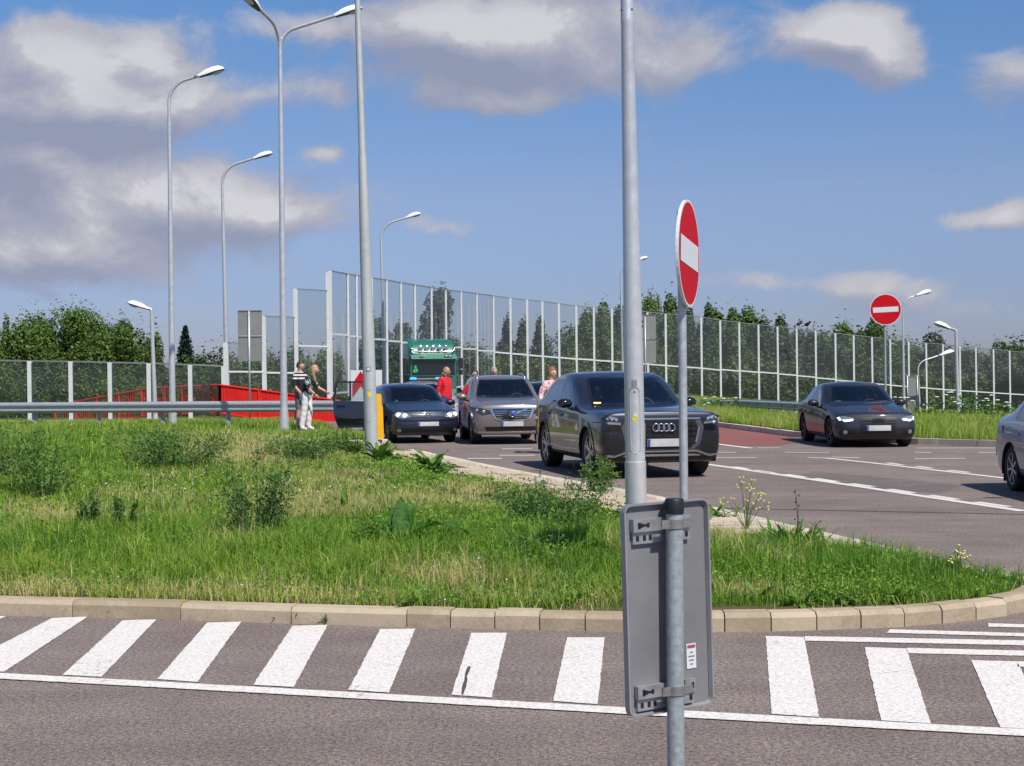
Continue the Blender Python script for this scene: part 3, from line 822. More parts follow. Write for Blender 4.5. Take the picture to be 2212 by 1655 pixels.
# plain grey pole on the island, seen up to the frame edge
def tall_pole():
    b = G(803, 978, .22); d = b.y; z = float(island_z([b.x], [b.y])[0]); b.z = z
    o = empty('street_lamp', b, label='tapering grey pole rising out of the grass left of the yellow post', cat='street lamp')
    top = P(771.5, -20, d) - b; lean = top / top.z
    prof = [(-.2, .125), (2.45, .118), (2.5, .112), (4.0, .10), (5.6, .075), (5.66, .066), (9.5, .05), (11.0, .045)]
    MB().tube([lean * z_ for z_, _ in prof], [r for _, r in prof], 18).build('pole', POLE_GREY, o, auto=40)
    # hatch, number plate and sticker on the camera side
    def plate(name, z_, w, h, mat, off=.004, round_=False):
        r = float(np.interp(z_, [p[0] for p in prof], [p[1] for p in prof])); c = lean * z_
        a0 = -PI / 2; V = []; n = 5
        for zz in (-h / 2, h / 2):
            for k in range(n): a = a0 + (k / (n - 1) - .5) * (w / r); V.append(c + Vector((math.cos(a) * (r + off), math.sin(a) * (r + off), zz)))
        mesh_obj(name, V, [(k, k + 1, n + k + 1, n + k) for k in range(n - 1)], mat, o)
    plate('hatch', .95, .10, .62, POLE_GREY); plate('number_plate', 1.62, .085, .085, STK_GREY, .005); plate('number_sticker', 1.62, .05, .05, STICKER, .008); plate('warning_sticker', 1.15, .07, .09, STK_YEL, .008)
    end = lean * 11.0
    MB().tube([end, end + Vector((.1, 0, .4)), end + Vector((.6, 0, .75)), end + Vector((1.6, 0, .95))], .045, 10).build('arm', POLE_GREY, o, True)
    luminaire(o, end + Vector((1.6, 0, .95)), (1, 0, .15))
tall_pole()
# thick front pole
def front_pole():
    d = 15.2; b = P(1375, 1150, d); b.z = float(island_z([b.x], [b.y])[0])
    o = empty('street_lamp', b, label='thick brushed aluminium pole in front of the dark grey car', cat='street lamp')
    top = P(1354, -10, d) - b; lean = top / top.z
    prof = [(-.2, .108), (.58, .108), (.585, .1005), (1.6, .0985), (3.2, .083), (5.02, .0655), (5.03, .0672), (5.06, .0672), (5.07, .0655), (5.9, .062), (9.0, .05)]
    MB().tube([lean * z_ for z_, _ in prof], [r for _, r in prof], 28).build('pole', ALU, o, auto=40)
    def rad(z_): return float(np.interp(z_, [p[0] for p in prof], [p[1] for p in prof]))
    def wrap(name, poly, mat, off, aim=-PI / 2 - .04):
        """flat outline (arc length, height) laid on the pole"""
        n = len(poly); V = []
        for s, z_ in poly:
            r = rad(z_) + off; a = aim + s / rad(z_); V.append(lean * z_ + Vector((math.cos(a) * r, math.sin(a) * r, 0)))
        tri = tessellate_polygon([[Vector((s, z_, 0)) for s, z_ in poly]])
        return mesh_obj(name, V, [tuple(t) for t in tri], mat, o)
    hatch = [(-.045, .70), (0, .665), (.045, .70)] + [(.05, .8), (.05, 1.25)] + [(.05 * math.cos(a), 1.28 + .05 * math.sin(a)) for a in np.linspace(.2, PI - .2, 7)] + [(-.05, 1.25), (-.05, .8)]
    seam = [(s * 1.12, .95 + (z_ - .95) * 1.035) for s, z_ in hatch]
    # groove ring round the hatch, then the hatch itself
    for (s0, z0), (s1, z1) in zip(seam, seam[1:] + seam[:1]):
        pass
    V = []; n = len(hatch)
    for s, z_ in seam + hatch:
        r = rad(z_) + .0015; a = -PI / 2 - .04 + s / rad(z_); V.append(lean * z_ + Vector((math.cos(a) * r, math.sin(a) * r, 0)))
    mesh_obj('hatch_seam', V, [(i, (i + 1) % n, n + (i + 1) % n, n + i) for i in range(n)], STK_GREY, o)
    wrap('hatch', hatch, ALU, .003)
    MB().ball(lean * 1.29 + Vector((-.004, -rad(1.29) - .003, 0)), (.008, .006, .008), 8, 6).build('hatch_bolt', BLACK_PL, o)
    wrap('number_plate', [(-.028, 1.345), (.028, 1.345), (.028, 1.42), (-.028, 1.42)], GALV_OLD, .003)
    for i in range(3):
        for j in range(3): wrap('number_print', [(-.022 + i * .016, 1.352 + j * .02), (-.010 + i * .016, 1.352 + j * .02), (-.010 + i * .016, 1.366 + j * .02), (-.022 + i * .016, 1.366 + j * .02)], STK_GREY, .005)
    tri_ = [(-.034, 1.0), (.034, 1.0), (.02, 1.045), (.006, 1.085), (-.006, 1.085), (-.02, 1.045)]
    wrap('warning_sticker', tri_, STK_YEL, .006, -PI / 2 - .02)
    wrap('warning_ring', [(.016 * math.cos(a), 1.055 + .016 * math.sin(a)) for a in np.linspace(0, 2 * PI, 12, endpoint=False)], STICKER, .0075, -PI / 2 - .02)
    for z_, a in ((5.42, -PI / 2 + .5), (5.42, -PI / 2 - 1.2), (5.15, -PI / 2 + .75), (5.15, -PI / 2 - 1.15), (1.95, -PI / 2 + 1.25), (2.0, -PI / 2 + 1.28)):
        MB().ball(lean * z_ + Vector((math.cos(a) * rad(z_), math.sin(a) * rad(z_), 0)), .011, 8, 6).build('bolt', BLACK_PL, o)
    end = lean * 9.0
    MB().tube([end, end + Vector((.1, 0, .4)), end + Vector((.6, 0, .75)), end + Vector((1.6, 0, .95))], .05, 10).build('arm', ALU, o, True)
    luminaire(o, end + Vector((1.6, 0, .95)), (1, 0, .15))
front_pole()

# ================================================================== signs
def no_entry(label, base, centre, r, yaw, tilt=0.0, pole_r=.03, pole_mat=None, back_off=.045, bar=(.80, .165)):
    """yaw: direction the face looks (0 = towards the camera, positive = to the right)"""
    o = empty('no_entry_sign', base, label=label, cat='traffic sign')
    base = Vector(base); c = Vector(centre) - base
    rot = Matrix.Rotation(yaw, 3, 'Z') @ Matrix.Rotation(tilt, 3, 'Y')
    n = rot @ Vector((0, -1, 0))
    def at(x, y, z): return c + rot @ Vector((x, y, z))
    N = 48
    ring = lambda rr, y: [at(rr * math.cos(2 * PI * k / N), y, rr * math.sin(2 * PI * k / N)) for k in range(N)]
    # dished rim with a white edge, red disc, white bar
    m = MB(); V = ring(r, .012) + ring(r, -.010) + ring(r * .955, -.010); m.raw(V, [(i * N + k, i * N + (k + 1) % N, (i + 1) * N + (k + 1) % N, (i + 1) * N + k) for i in range(2) for k in range(N)])
    m.build('rim', STICKER, o)
    m = MB(); m.raw(ring(r * .985, .014) + [at(0, .014, 0)], [(k, (k + 1) % N, N) for k in range(N)]); m.build('back_plate', GREY_FAR, o)
    m = MB(); m.raw(ring(r * .955, -.011) + [at(0, -.011, 0)], [(k, (k + 1) % N, N) for k in range(N)]); d = m.build('disc', RED_S, o)
    bw, bh = r * bar[0], r * bar[1]
    mesh_obj('white_bar', [at(-bw, -.014, -bh), at(bw, -.014, -bh), at(bw, -.014, bh), at(-bw, -.014, bh)], [(0, 1, 2, 3)], STICKER, d)
    top = c + rot @ Vector((0, back_off, r * .8))
    p0 = Vector((top.x + (0 if True else 0), top.y, -.15)); 
    MB().tube([p0 - Vector((LEAN * top.z * -1, 0, 0)) * 0, top], pole_r, 16).build('pole', pole_mat or GALV, o, auto=50)
    for zz in (-.5, .5):
        MB().box(c + rot @ Vector((0, back_off * .5, r * zz)), (.12, back_off, .04), rot).build('clamp', GALV_OLD, o)
    return o
LEAN = 0.0
b = P(1489, 1300, 10.6); b.z = float(island_z([b.x], [b.y])[0])
no_entry('no entry disc seen nearly edge on beside the thick front pole', b, P(1486, 548, 10.6), .378, R(72), R(4.5), .0305, back_off=.05, bar=(.83, .245))
b = P(1924, 930, 38.5); b.z = .2
no_entry('small no entry disc facing the camera behind the black car', b, P(1913, 669, 38.5), .402, R(-4), R(-2.5), .03, GALV_OLD)

# back of a plate in the foreground
def front_plate():
    d = 5.3; top = P(1456.5, 1082, d); bot = P(1462, 1900, d); bot.z = -.05
    o = empty('traffic_sign', (bot.x, bot.y, 0), label='back of a grey plate sign on a galvanised post in the foreground', cat='traffic sign')
    org = Vector((bot.x, bot.y, 0)); t = top - org
    lean = (top - bot) / (top.z - bot.z)
    def on(z_): return (bot - org) + lean * (z_ - bot.z)
    MB().tube([on(-.05), on(top.z - .02)], .0305, 24).build('post', GALV_OLD, o, auto=50)
    cap = on(top.z)
    MB().lathe([(.0335, -.045), (.0345, -.03), (.0345, 0.0), (.031, .008), (.0, .010)], 24, c=cap).build('cap', BLACK_PL, o, auto=40)
    yaw = R(30)
    rot = Matrix.Rotation(yaw, 3, 'Z')          # x runs right and away, -y looks back to the camera
    pc = on((P(1436, 1088, d).z + P(1443, 1540, d).z) / 2) + rot @ Vector((-.018, .050, 0))
    W, H = .37, .748; x0 = .022
    tl = R(-1.3); rt = rot @ Matrix.Rotation(tl, 3, 'Y')
    def at(x, y, z): return pc + rt @ Vector((x + x0, y, z))
    # sheet with folded rim and rounded corners
    cr = .03
    def outline(ins, rr):
        pts = []
        for cx, cz, a0 in ((W / 2 - rr, H / 2 - rr, 0), (-W / 2 + rr, H / 2 - rr, PI / 2), (-W / 2 + rr, -H / 2 + rr, PI), (W / 2 - rr, -H / 2 + rr, 1.5 * PI)):
            for k in range(6): a = a0 + k / 5 * PI / 2; pts.append((cx + (rr - ins) * math.cos(a), cz + (rr - ins) * math.sin(a)))
        return pts
    out, inn_ = outline(0, cr), outline(.016, cr)
    n = len(out)
    V = [at(x, .012, z) for x, z in out] + [at(x, -.016, z) for x, z in out] + [at(x, -.016, z) for x, z in outline(.006, cr)] + [at(x, .0, z) for x, z in outline(.012, cr)]
    MB().raw(V, [(i * n + k, i * n + (k + 1) % n, (i + 1) * n + (k + 1) % n, (i + 1) * n + k) for i in range(3) for k in range(n)]).build('rim', EDGE_LT, o, auto=50)
    V = [at(x, .002, z) for x, z in outline(.004, cr)] + [at(x, .010, z) for x, z in outline(.004, cr)]
    MB().raw(V, [tuple(range(n)), tuple(range(2 * n - 1, n - 1, -1))]).build('sheet', GREY_BACK, o)
    # two clamp rails with slots and a strap round the post
    for zc in (H / 2 - .075, -H / 2 + .085):
        m = MB()
        for (xx, w) in ((-.075, .155), (.075, .045)):
            cx = xx
            m.box(at(cx, -.012, zc), (w, .022, .045), rt); m.box(at(cx, -.006, zc - .045), (w * .94, .012, .042), rt)
        # join through behind the post
        m.box(at(0.01, -.008, zc), (.16, .012, .04), rt)
        rail = m.build('clamp_rail', BRACKET, o)
        for (xx, w, h) in ((-.128, .012, .022), (-.105, .02, .008), (-.09, .010, .016), (.072, .018, .008), (.085, .010, .02), (-.12, .016, .014), ):
            MB().box(at(xx, -.0236, zc), (w, .002, h), rt).build('slot', BLACK_PL, rail)
        for xx in (-.13, -.10, -.075, .083):
            MB().box(at(xx, -.0128, zc - .046), (.012, .002, .018), rt).build('slot', BLACK_PL, rail)
        z_ = (pc + rt @ Vector((x0, 0, zc))).z
        c = on(z_)
        V = []; nn = 20
        for k in range(nn + 1):
            a = PI * .97 + (k / nn) * PI * 1.06
            for rr, zz in ((.0318, -.016), (.0345, -.016), (.0345, .016), (.0318, .016)):
                V.append(c + rot @ Vector((math.cos(a) * rr, math.sin(a) * rr, zz)))
        F = [(i * 4 + j, (i + 1) * 4 + j, (i + 1) * 4 + (j + 1) % 4, i * 4 + (j + 1) % 4) for i in range(nn) for j in range(4)]
        st = MB().raw(V, F).build('strap', STRAP, o, auto=40)
        for sx in (-1, 1): MB().box(c + rot @ Vector((sx * .048, -.012, 0)), (.034, .008, .030), rot).build('strap_ear', STRAP, st)
    # sticker with red head and lines of print
    sx, sz = .098, -.19
    stk = mesh_obj('sticker', [at(sx - .021, -.001, sz - .045), at(sx + .021, -.001, sz - .045), at(sx + .021, -.001, sz + .045), at(sx - .021, -.001, sz + .045)], [(0, 1, 2, 3)], STICKER, o)
    mesh_obj('sticker_head', [at(sx - .017, -.003, sz + .030), at(sx + .017, -.003, sz + .030), at(sx + .017, -.003, sz + .040), at(sx - .017, -.003, sz + .040)], [(0, 1, 2, 3)], STK_RED, stk)
    for k in range(4):
        w = .006 + .008 * ((k * 7) % 3) / 2
        mesh_obj('sticker_print', [at(sx - w, -.003, sz - .03 + k * .014), at(sx + w, -.003, sz - .03 + k * .014), at(sx + w, -.003, sz - .026 + k * .014), at(sx - w, -.003, sz - .026 + k * .014)], [(0, 1, 2, 3)], STK_GREY, stk)
front_plate()

def grid_back(label, u0, u1, v0, v1, d, nx, nz, pole_u, pole_v, pole_top, two=False, mat=None):
    c0 = P(pole_u, pole_v, d)
    o = empty('traffic_sign', c0, label=label, cat='traffic sign')
    A, B = P(u0, v0, d), P(u1, v1, d); w, h = (B.x - A.x) / nx, (A.z - B.z) / nz
    for i in range(nx):
        for j in range(nz):
            c = Vector((A.x + (i + .5) * w, d, A.z - (j + .5) * h)) - c0
            p = MB().box(c, (w - .015, .03, h - .02)).build('panel', mat or GREY_FAR, o)
            MB().box(c + Vector((0, -.018, h / 2 - .04)), (w - .03, .012, .025)).build('stiffener', LAMP_D, p)
    for uu in ((pole_u,) if not two else (u0 + (u1 - u0) * .12, u0 + (u1 - u0) * .88)):
        t = P(uu - 2, pole_top, d) - c0; b_ = P(uu, pole_v, d) - c0
        MB().tube([b_ - Vector((0, 0, .3)), t + Vector((0, -.045, 0))], .03, 10).build('pole', GALV, o, True)
    return o
grid_back('back of a four panel grey sign on a post at the left guard rail', 513, 567, 670, 781, 45, 2, 2, 540, 905, 672)
grid_back('back of a two panel grey sign half hidden by the thick front pole', 1372, 1418, 680, 785, 62, 1, 2, 1395, 880, 684)
grid_back('low dark grey sign back on two posts by the right noise barrier', 1958, 1986, 813, 890, 72, 1, 1, 1972, 897, 811, True)

# chevron board behind the open car door
def chevron_board():
    d = 45.5; b = P(790, 940, d); b.z = .1
    o = empty('warning_board', b, label='white board with a red chevron behind the open car door', cat='warning board')
    A, B = P(757, 800, d) - b, P(826, 876, d) - b
    w, h = B.x - A.x, A.z - B.z; x0, z0 = A.x, B.z
    MB().box((x0 + w / 2, 0, z0 + h / 2), (w, .03, h)).build('board', STICKER, o)
    cx = x0 + w * .32
    pts = [(cx, z0 + h * .97), (cx + w * .42, z0 + h * .48), (cx + w * .42, z0 + h * .12), (cx, z0 + h * .55), (cx - w * .26, z0 + h * .22), (cx - w * .26, z0 + h * .62)]
    MB().prism(pts, -.018, -.022, lambda p, q, t: Vector((p, t, q))).build('chevron', RED_S, o)
    for k in (.15, .85): MB().box((x0 + w * k, .03, z0 / 2), (.05, .03, abs(z0) + .3)).build('leg', GALV_OLD, o)
chevron_board()

def marker_post():
    b = P(820.5, 948, 36.7); b.z = .14
    o = empty('marker_post', b, label='yellow upright marker post beside the open car door', cat='marker post')
    t = P(817, 851, 36.7) - b
    n = 8; prof = []
    hw = .08
    pts = [(-hw, -.1), (hw, -.1), (hw, t.z - .05), (hw * .6, t.z), (-hw * .6, t.z), (-hw, t.z - .05)]
    MB().prism(pts, -.05, .05, lambda p, q, tt: Vector((p + t.x * q / t.z, tt, q))).build('body', YELLOW, o)
    MB().prism([(hw + .001, .0), (hw + .02, .0), (hw + .02, t.z * .7), (hw + .001, t.z * .75)], -.03, .045, lambda p, q, tt: Vector((p + t.x * q / t.z, tt, q))).build('side_flange', YELLOW, o)
marker_post()

# ================================================================== vehicles
CHROME = plain('chrome', (.72, .73, .75), .12, 1.0)
SATIN = plain('satin_silver', (.55, .56, .58), .3, .9)
GLOSSB = plain('gloss_black', (.008, .008, .010), .12, .0, coat=.6)
MESHB = plain('grille_black', (.010, .010, .012), .45)
RIM_S = plain('alloy_rim', (.42, .43, .45), .3, .9, vary=.1)
RIM_D = plain('alloy_rim_dark', (.030, .030, .034), .35, .5)
CABIN = plain('cabin_trim', (.05, .05, .053), .7)
SEAT = plain('seat_fabric', (.13, .125, .12), .85)
SEAT_L = plain('seat_light', (.16, .15, .14), .8)
PLATE = plain('number_plate', (.52, .52, .50), .5, vary=.14, vscale=5)
PLATE_B = plain('plate_blue', (.02, .05, .35), .45)
LIGHT_ON = plain('headlight_lit', (.8, .83, .9), .2, emit=((.95, .97, 1.0), 1.6))
LIGHT_OFF = plain('headlight_glass', (.36, .38, .41), .08, .6, coat=1.0)
LIGHT_IN = plain('headlight_inner', (.05, .05, .055), .25, .3)
AMBER = plain('amber_lamp', (.9, .32, .03), .3, emit=((1.0, .45, .10), 5.0))
TAIL = plain('tail_lamp', (.35, .01, .012), .15, coat=1.0)
BLUE_L = plain('blue_beacon', (.02, .12, .8), .2, emit=((.05, .25, 1.0), 2.0))
GREEN_L = plain('green_disc', (.04, .35, .10), .4)
UNDER = plain('underbody', (.014, .013, .013), .9)

def P_Q8(): return paint('paint_graphite', (.030, .032, .044), .45, .28)
PAINTS = dict(q8=paint('paint_graphite', (.010, .013, .030), .12, .4, 1.0, .35), volvo=paint('paint_taupe', (.24, .205, .19), .5, .34), golf=paint('paint_navy', (.0045, .0075, .024), .0, .45, 1.0, .25),
              a4=paint('paint_black_blue', (.0016, .0026, .0085), .0, .6, .8, .08, .07), silver=paint('paint_silver_blue', (.24, .30, .41), .5, .34), police=paint('paint_police_silver', (.45, .47, .50), .5, .3),
              dark=paint('paint_dark_blue', (.010, .016, .030), .0, .4, 1.0), green=paint('paint_truck_green', (.012, .14, .092), .1, .35))

def subsurf(V, F, lev):
    me = bpy.data.meshes.new('cage'); me.from_pydata([tuple(v) for v in V], [], F); o = bpy.data.objects.new('cage', me); COL.objects.link(o)
    md = o.modifiers.new('s', 'SUBSURF'); md.levels = lev; md.render_levels = lev
    dg = bpy.context.evaluated_depsgraph_get(); ev = o.evaluated_get(dg); m2 = ev.to_mesh()
    n = len(m2.vertices); co = np.empty(n * 3); m2.vertices.foreach_get('co', co); co = co.reshape(-1, 3)
    f = np.array([list(p.vertices) for p in m2.polygons])
    ev.to_mesh_clear(); bpy.data.objects.remove(o); bpy.data.meshes.remove(me)
    return co, f

class Body:
    def __init__(s, V, F):
        s.V = V; s.F = F; s.bvh = BVHTree.FromPolygons(V.tolist(), F.tolist()); s.normals()
        s.b0 = s.bvh
    def normals(s):
        a = s.V[s.F]; n = np.cross(a[:, 2] - a[:, 0], a[:, 3] - a[:, 1]); s.N = n / (np.linalg.norm(n, axis=1, keepdims=True) + 1e-12); s.C = a.mean(1)
    def hit(s, p, q, axis, sgn, lim=None):
        """surface point under (p, q) seen from outside along an axis"""
        if axis == 'x': o = Vector((sgn * 5, p, q)); d = Vector((-sgn, 0, 0))
        elif axis == 'y': o = Vector((p, sgn * 8, q)); d = Vector((0, -sgn, 0))
        else: o = Vector((p, q, 5)); d = Vector((0, 0, -1))
        r = s.b0.ray_cast(o, d); return r[0], r[1]
    def carve(s, poly, axis, sgn, nmin=.25, bounds=None, drop=False):
        i0, i1, i2 = {'x': (1, 2, 0), 'y': (0, 2, 1)}[axis]
        pos = s.C; m = inside(poly, pos[:, i0], pos[:, i1]) & (s.N[:, i2] * sgn > nmin)
        if bounds is not None: m &= bounds(pos)
        if not m.any(): return None
        fin = s.F[m]; rest = s.F[~m]
        shared = np.intersect1d(fin.ravel(), rest.ravel())
        PL = np.array(poly); n = len(PL)
        P2 = s.V[shared][:, [i0, i1]]; best = None; bd = np.full(len(shared), 1e9); bp = P2.copy()
        for k in range(n):
            a, b = PL[k], PL[(k + 1) % n]; ab = b - a
            t = np.clip(((P2 - a) @ ab) / (ab @ ab + 1e-12), 0, 1); q = a + t[:, None] * ab; d = np.linalg.norm(P2 - q, axis=1)
            w = d < bd; bd[w] = d[w]; bp[w] = q[w]
        for k in range(n):
            j = np.argmin(np.linalg.norm(bp - PL[k], axis=1))
            if np.linalg.norm(bp[j] - PL[k]) < .06: bp[j] = PL[k]
        for vi, q, d in zip(shared, bp, bd):
            if d > .09: continue
            h = s.hit(q[0], q[1], axis, sgn)[0]
            old = s.V[vi].copy()
            if h is not None and abs(h[i2] - old[i2]) < .12: s.V[vi] = (h.x, h.y, h.z)
            else: s.V[vi][i0] = q[0]; s.V[vi][i1] = q[1]
        s.F = rest; s.normals()
        return None if drop else fin
    def part(s, fin, name, mat, parent, shift=(0, 0, 0), smooth=True):
        ids, inv = np.unique(fin.ravel(), return_inverse=True)
        return mesh_obj(name, s.V[ids] + np.array(shift), inv.reshape(fin.shape).tolist(), mat, parent, smooth)
    def patch(s, poly, axis, sgn, name, mat, parent, off=.004, grid=.05, thick=.02, smooth=True, lim=.35):
        PL = [Vector(p) for p in poly]; n = len(PL); pts = []; edges = []
        for k in range(n):
            a, b = PL[k], PL[(k + 1) % n]; m = max(1, int((b - a).length / grid))
            for j in range(m): pts.append(a.lerp(b, j / m))
        nb = len(pts); edges = [(k, (k + 1) % nb) for k in range(nb)]
        xs = [p.x for p in PL]; ys = [p.y for p in PL]
        X, Y = np.meshgrid(np.arange(min(xs) + grid / 2, max(xs), grid), np.arange(min(ys) + grid / 2, max(ys), grid)); X = X.ravel(); Y = Y.ravel()
        m = inside([(p.x, p.y) for p in pts], X, Y) & (dist_line([(p.x, p.y) for p in pts] + [(pts[0].x, pts[0].y)], X, Y) > grid * .35)
        pts += [Vector((a, b)) for a, b in zip(X[m], Y[m])]
        vo, eo, fo, ov, oe, of = delaunay_2d_cdt(pts, edges, [list(range(nb))], 2, 1e-5)
        out = []; ref = None
        i2 = {'x': 0, 'y': 1, 'z': 2}[axis]
        hs = [s.hit(p.x, p.y, axis, sgn) for p in vo]
        ds = [h[0][i2] for h in hs if h[0] is not None]
        if not ds: return None
        med = float(np.median(ds))
        for p, h in zip(vo, hs):
            d = h[0][i2] if h[0] is not None else None
            if d is None or abs(d - med) > lim:
                q = {'x': (med, p.x, p.y), 'y': (p.x, med, p.y), 'z': (p.x, p.y, med)}[axis]; d = s.b0.find_nearest(Vector(q))[0][i2]
            d += sgn * off
            out.append({'x': (d, p.x, p.y), 'y': (p.x, d, p.y), 'z': (p.x, p.y, d)}[axis])
        F = [tuple(f) for f in fo]
        if thick:
            cnt = {}
            for f in F:
                for a, b in zip(f, f[1:] + f[:1]): cnt[(a, b)] = 1
            base = len(out); mp = {}
            sh = {'x': (-sgn * thick, 0, 0), 'y': (0, -sgn * thick, 0), 'z': (0, 0, -sgn * thick)}[axis]
            for (a, b) in list(cnt):
                if (b, a) not in cnt:
                    for q in (a, b):
                        if q not in mp: mp[q] = len(out); out.append(tuple(np.array(out[q]) + np.array(sh)))
                    F.append((b, a, mp[a], mp[b]))
        o = mesh_obj(name, out, F, mat, parent)
        bm = bmesh.new(); bm.from_mesh(o.data); bmesh.ops.recalc_face_normals(bm, faces=bm.faces); bm.to_mesh(o.data); bm.free()
        if smooth: shade_auto(o, 40)
        return o
    def strip(s, line, w, axis, sgn, name, mat, parent, off=.004):
        a, b = offset(line, w / 2), offset(line, -w / 2)
        return s.patch(a + b[::-1], axis, sgn, name, mat, parent, off, .06, .012, True, 1.1 if 'seal' in name else .35)

COLS = [-1, -.78, -.42, 0, .42, .78, 1]
def make_body(sp):
    L, W, H = sp['L'], sp['W'], sp['H']; hw = W / 2; yF, yR = -L / 2, L / 2; zb = sp['zb']
    S = []      # y, width share, z2 (belt), z3, w3 share, zt, zb, bow
    hf, hc = sp['hood_f'], sp['hood_r']; yc, yrf, yrr, yrb = sp['cowl'], sp['roof_f'], sp['roof_r'], sp['rear_b']
    bf, br = sp['belt_f'], sp['belt_r']; wr, wc = sp['w_roof'], sp['w_cowl']; deck = sp['deck']; rz = H
    nf = sp.get('nose', .80)
    def row(y, ws, z2, z3, w3, zt, z0=zb, bow=0.0): S.append(dict(y=y, w=hw * ws, z2=z2, z3=z3, w3=hw * w3, zt=zt, zb=z0, bow=bow))
    b_ = sp.get('bow', .10)
    bl = sp.get('blunt', 0.0)
    row(yF + .02, nf, hf - .10 + bl * .06, hf - .035 + bl * .045, nf * (.90 + bl * .02), hf - .01 + bl * .05, zb + .05, b_)
    row(yF + .14, nf + (1 - nf) * .62, hf - .045, hf + .0, .82, hf + .035, zb, b_ * .85)
    row(yF + .40, nf + (1 - nf) * .93, hf + .00, hf + .045, .84, hf + .08, zb, b_ * .55)
    ym = (yF + .40 + yc) / 2
    row(ym, 1.0, hf + (hc - hf) * .45 - .03, hf + (hc - hf) * .55 + .02, .85, hf + (hc - hf) * .58 + .065, zb, b_ * .2)
    row(yc - .14, 1.0, bf - .035, hc - .025, .84, hc + .015, zb, .10)
    row(yc, .995, bf - .01, hc + .0, wc, hc + .04, zb, .12)
    row((yc + yrf) / 2, .99, bf, (hc + rz) / 2 - .03, (wc + wr) / 2 + .015, (hc + rz) / 2 + .03, zb, .10)
    fl = sp.get('flat', 0.0)
    row(yrf, .99, bf + (br - bf) * .3, rz - .085 + fl * .03, wr + .01, rz - .03 + fl * .015, zb, .07)
    row((yrf + yrr) / 2, .99, bf + (br - bf) * .6, rz - .07 + fl * .03, wr, rz, zb, 0)
    row(yrr, .985, bf + (br - bf) * .85, rz - .085 + fl * .03 - sp.get('rdrop', .0), wr - .01, rz - .03 - sp.get('rdrop', .0), zb, -.05)
    row((yrr + yrb) / 2, .975, br, (rz + deck) / 2 - .03, wr + .02, (rz + deck) / 2 + .03, zb, -.08)
    row(yrb, .965, br - .005, deck - .01, sp.get('w_deck', .74), deck + .03, zb, -.08)
    if yR - yrb > .35: row((yrb + yR) / 2 + .02, .95, br - .03, deck + .0, .78, deck + .03, zb, -.06)
    row(yR - .13, .92, min(br - .06, deck - .06), deck - .04, .76, deck - .01, zb + .02, -.06)
    row(yR - .02, .78, min(br - .15, deck - .14), deck - .10, .66, deck - .075, zb + .07, -.06)
    J = len(S); idx = {}; V = []
    def rows(s):
        zb_, z2, z3 = s['zb'], s['z2'], s['z3']; w = s['w']; w2 = w * .955
        return [(w * .90, zb_), (w * .985, zb_ + .10), (w, zb_ + (z2 - zb_) * .52), (w * .985, z2 - .10), (w2, z2), (w2 + (s['w3'] - w2) * .55, z2 + (z3 - z2) * .56), (s['w3'], z3)]
    nx, nz = len(COLS), 7
    nose_dy = sp.get('nose_dy', [.10, .02, 0, .02, .04, .06, .08]); tail_dy = sp.get('tail_dy', [.10, .03, 0, .02, .03, .05, .06])
    for j, s in enumerate(S):
        rr = rows(s)
        for k in range(nz):
            wk, zk = rr[k]
            for i in range(nx):
                if not (i in (0, nx - 1) or k in (0, nz - 1) or j in (0, J - 1)): continue
                c = COLS[i]; x = c * wk; z = zk; y = s['y'] - s['bow'] * (1 - c * c) * (1.0 if (k >= 5 or j in (0, 1, J - 1)) else .3)
                if k == nz - 1: z = zk + (s['zt'] - zk) * (1 - abs(c) ** 2.2)
                if j == 0: y += nose_dy[k]
                if j == J - 1: y -= tail_dy[k]
                idx[(i, j, k)] = len(V); V.append((x, y, z))
    F = []
    for j in range(J - 1):
        for i in range(nx - 1):
            F.append((idx[i, j, 0], idx[i, j + 1, 0], idx[i + 1, j + 1, 0], idx[i + 1, j, 0]))
            F.append((idx[i, j, nz - 1], idx[i + 1, j, nz - 1], idx[i + 1, j + 1, nz - 1], idx[i, j + 1, nz - 1]))
        for k in range(nz - 1):
            F.append((idx[0, j, k], idx[0, j, k + 1], idx[0, j + 1, k + 1], idx[0, j + 1, k]))
            F.append((idx[nx - 1, j, k], idx[nx - 1, j + 1, k], idx[nx - 1, j + 1, k + 1], idx[nx - 1, j, k + 1]))
    for i in range(nx - 1):
        for k in range(nz - 1):
            F.append((idx[i, 0, k], idx[i + 1, 0, k], idx[i + 1, 0, k + 1], idx[i, 0, k + 1]))
            F.append((idx[i, J - 1, k], idx[i, J - 1, k + 1], idx[i + 1, J - 1, k + 1], idx[i + 1, J - 1, k]))
    V, F = subsurf(V, F, 3)
    # the smoothed hull is a little smaller: bring it back to length, width and height
    V[:, 0] *= hw / np.abs(V[:, 0]).max(); V[:, 1] = (V[:, 1] - V[:, 1].min()) / (np.ptp(V[:, 1])) * L + yF
    z0 = V[:, 2].min(); V[:, 2] = (V[:, 2] - z0) / (V[:, 2].max() - z0) * (H - zb) + zb
    # keep normals outward
    a = V[F]; n = np.cross(a[:, 2] - a[:, 0], a[:, 3] - a[:, 1]); c = a.mean(1) - np.array([0, 0, H * .45])
    if (n * c).sum() < 0: F = F[:, ::-1]
    return Body(V, F)

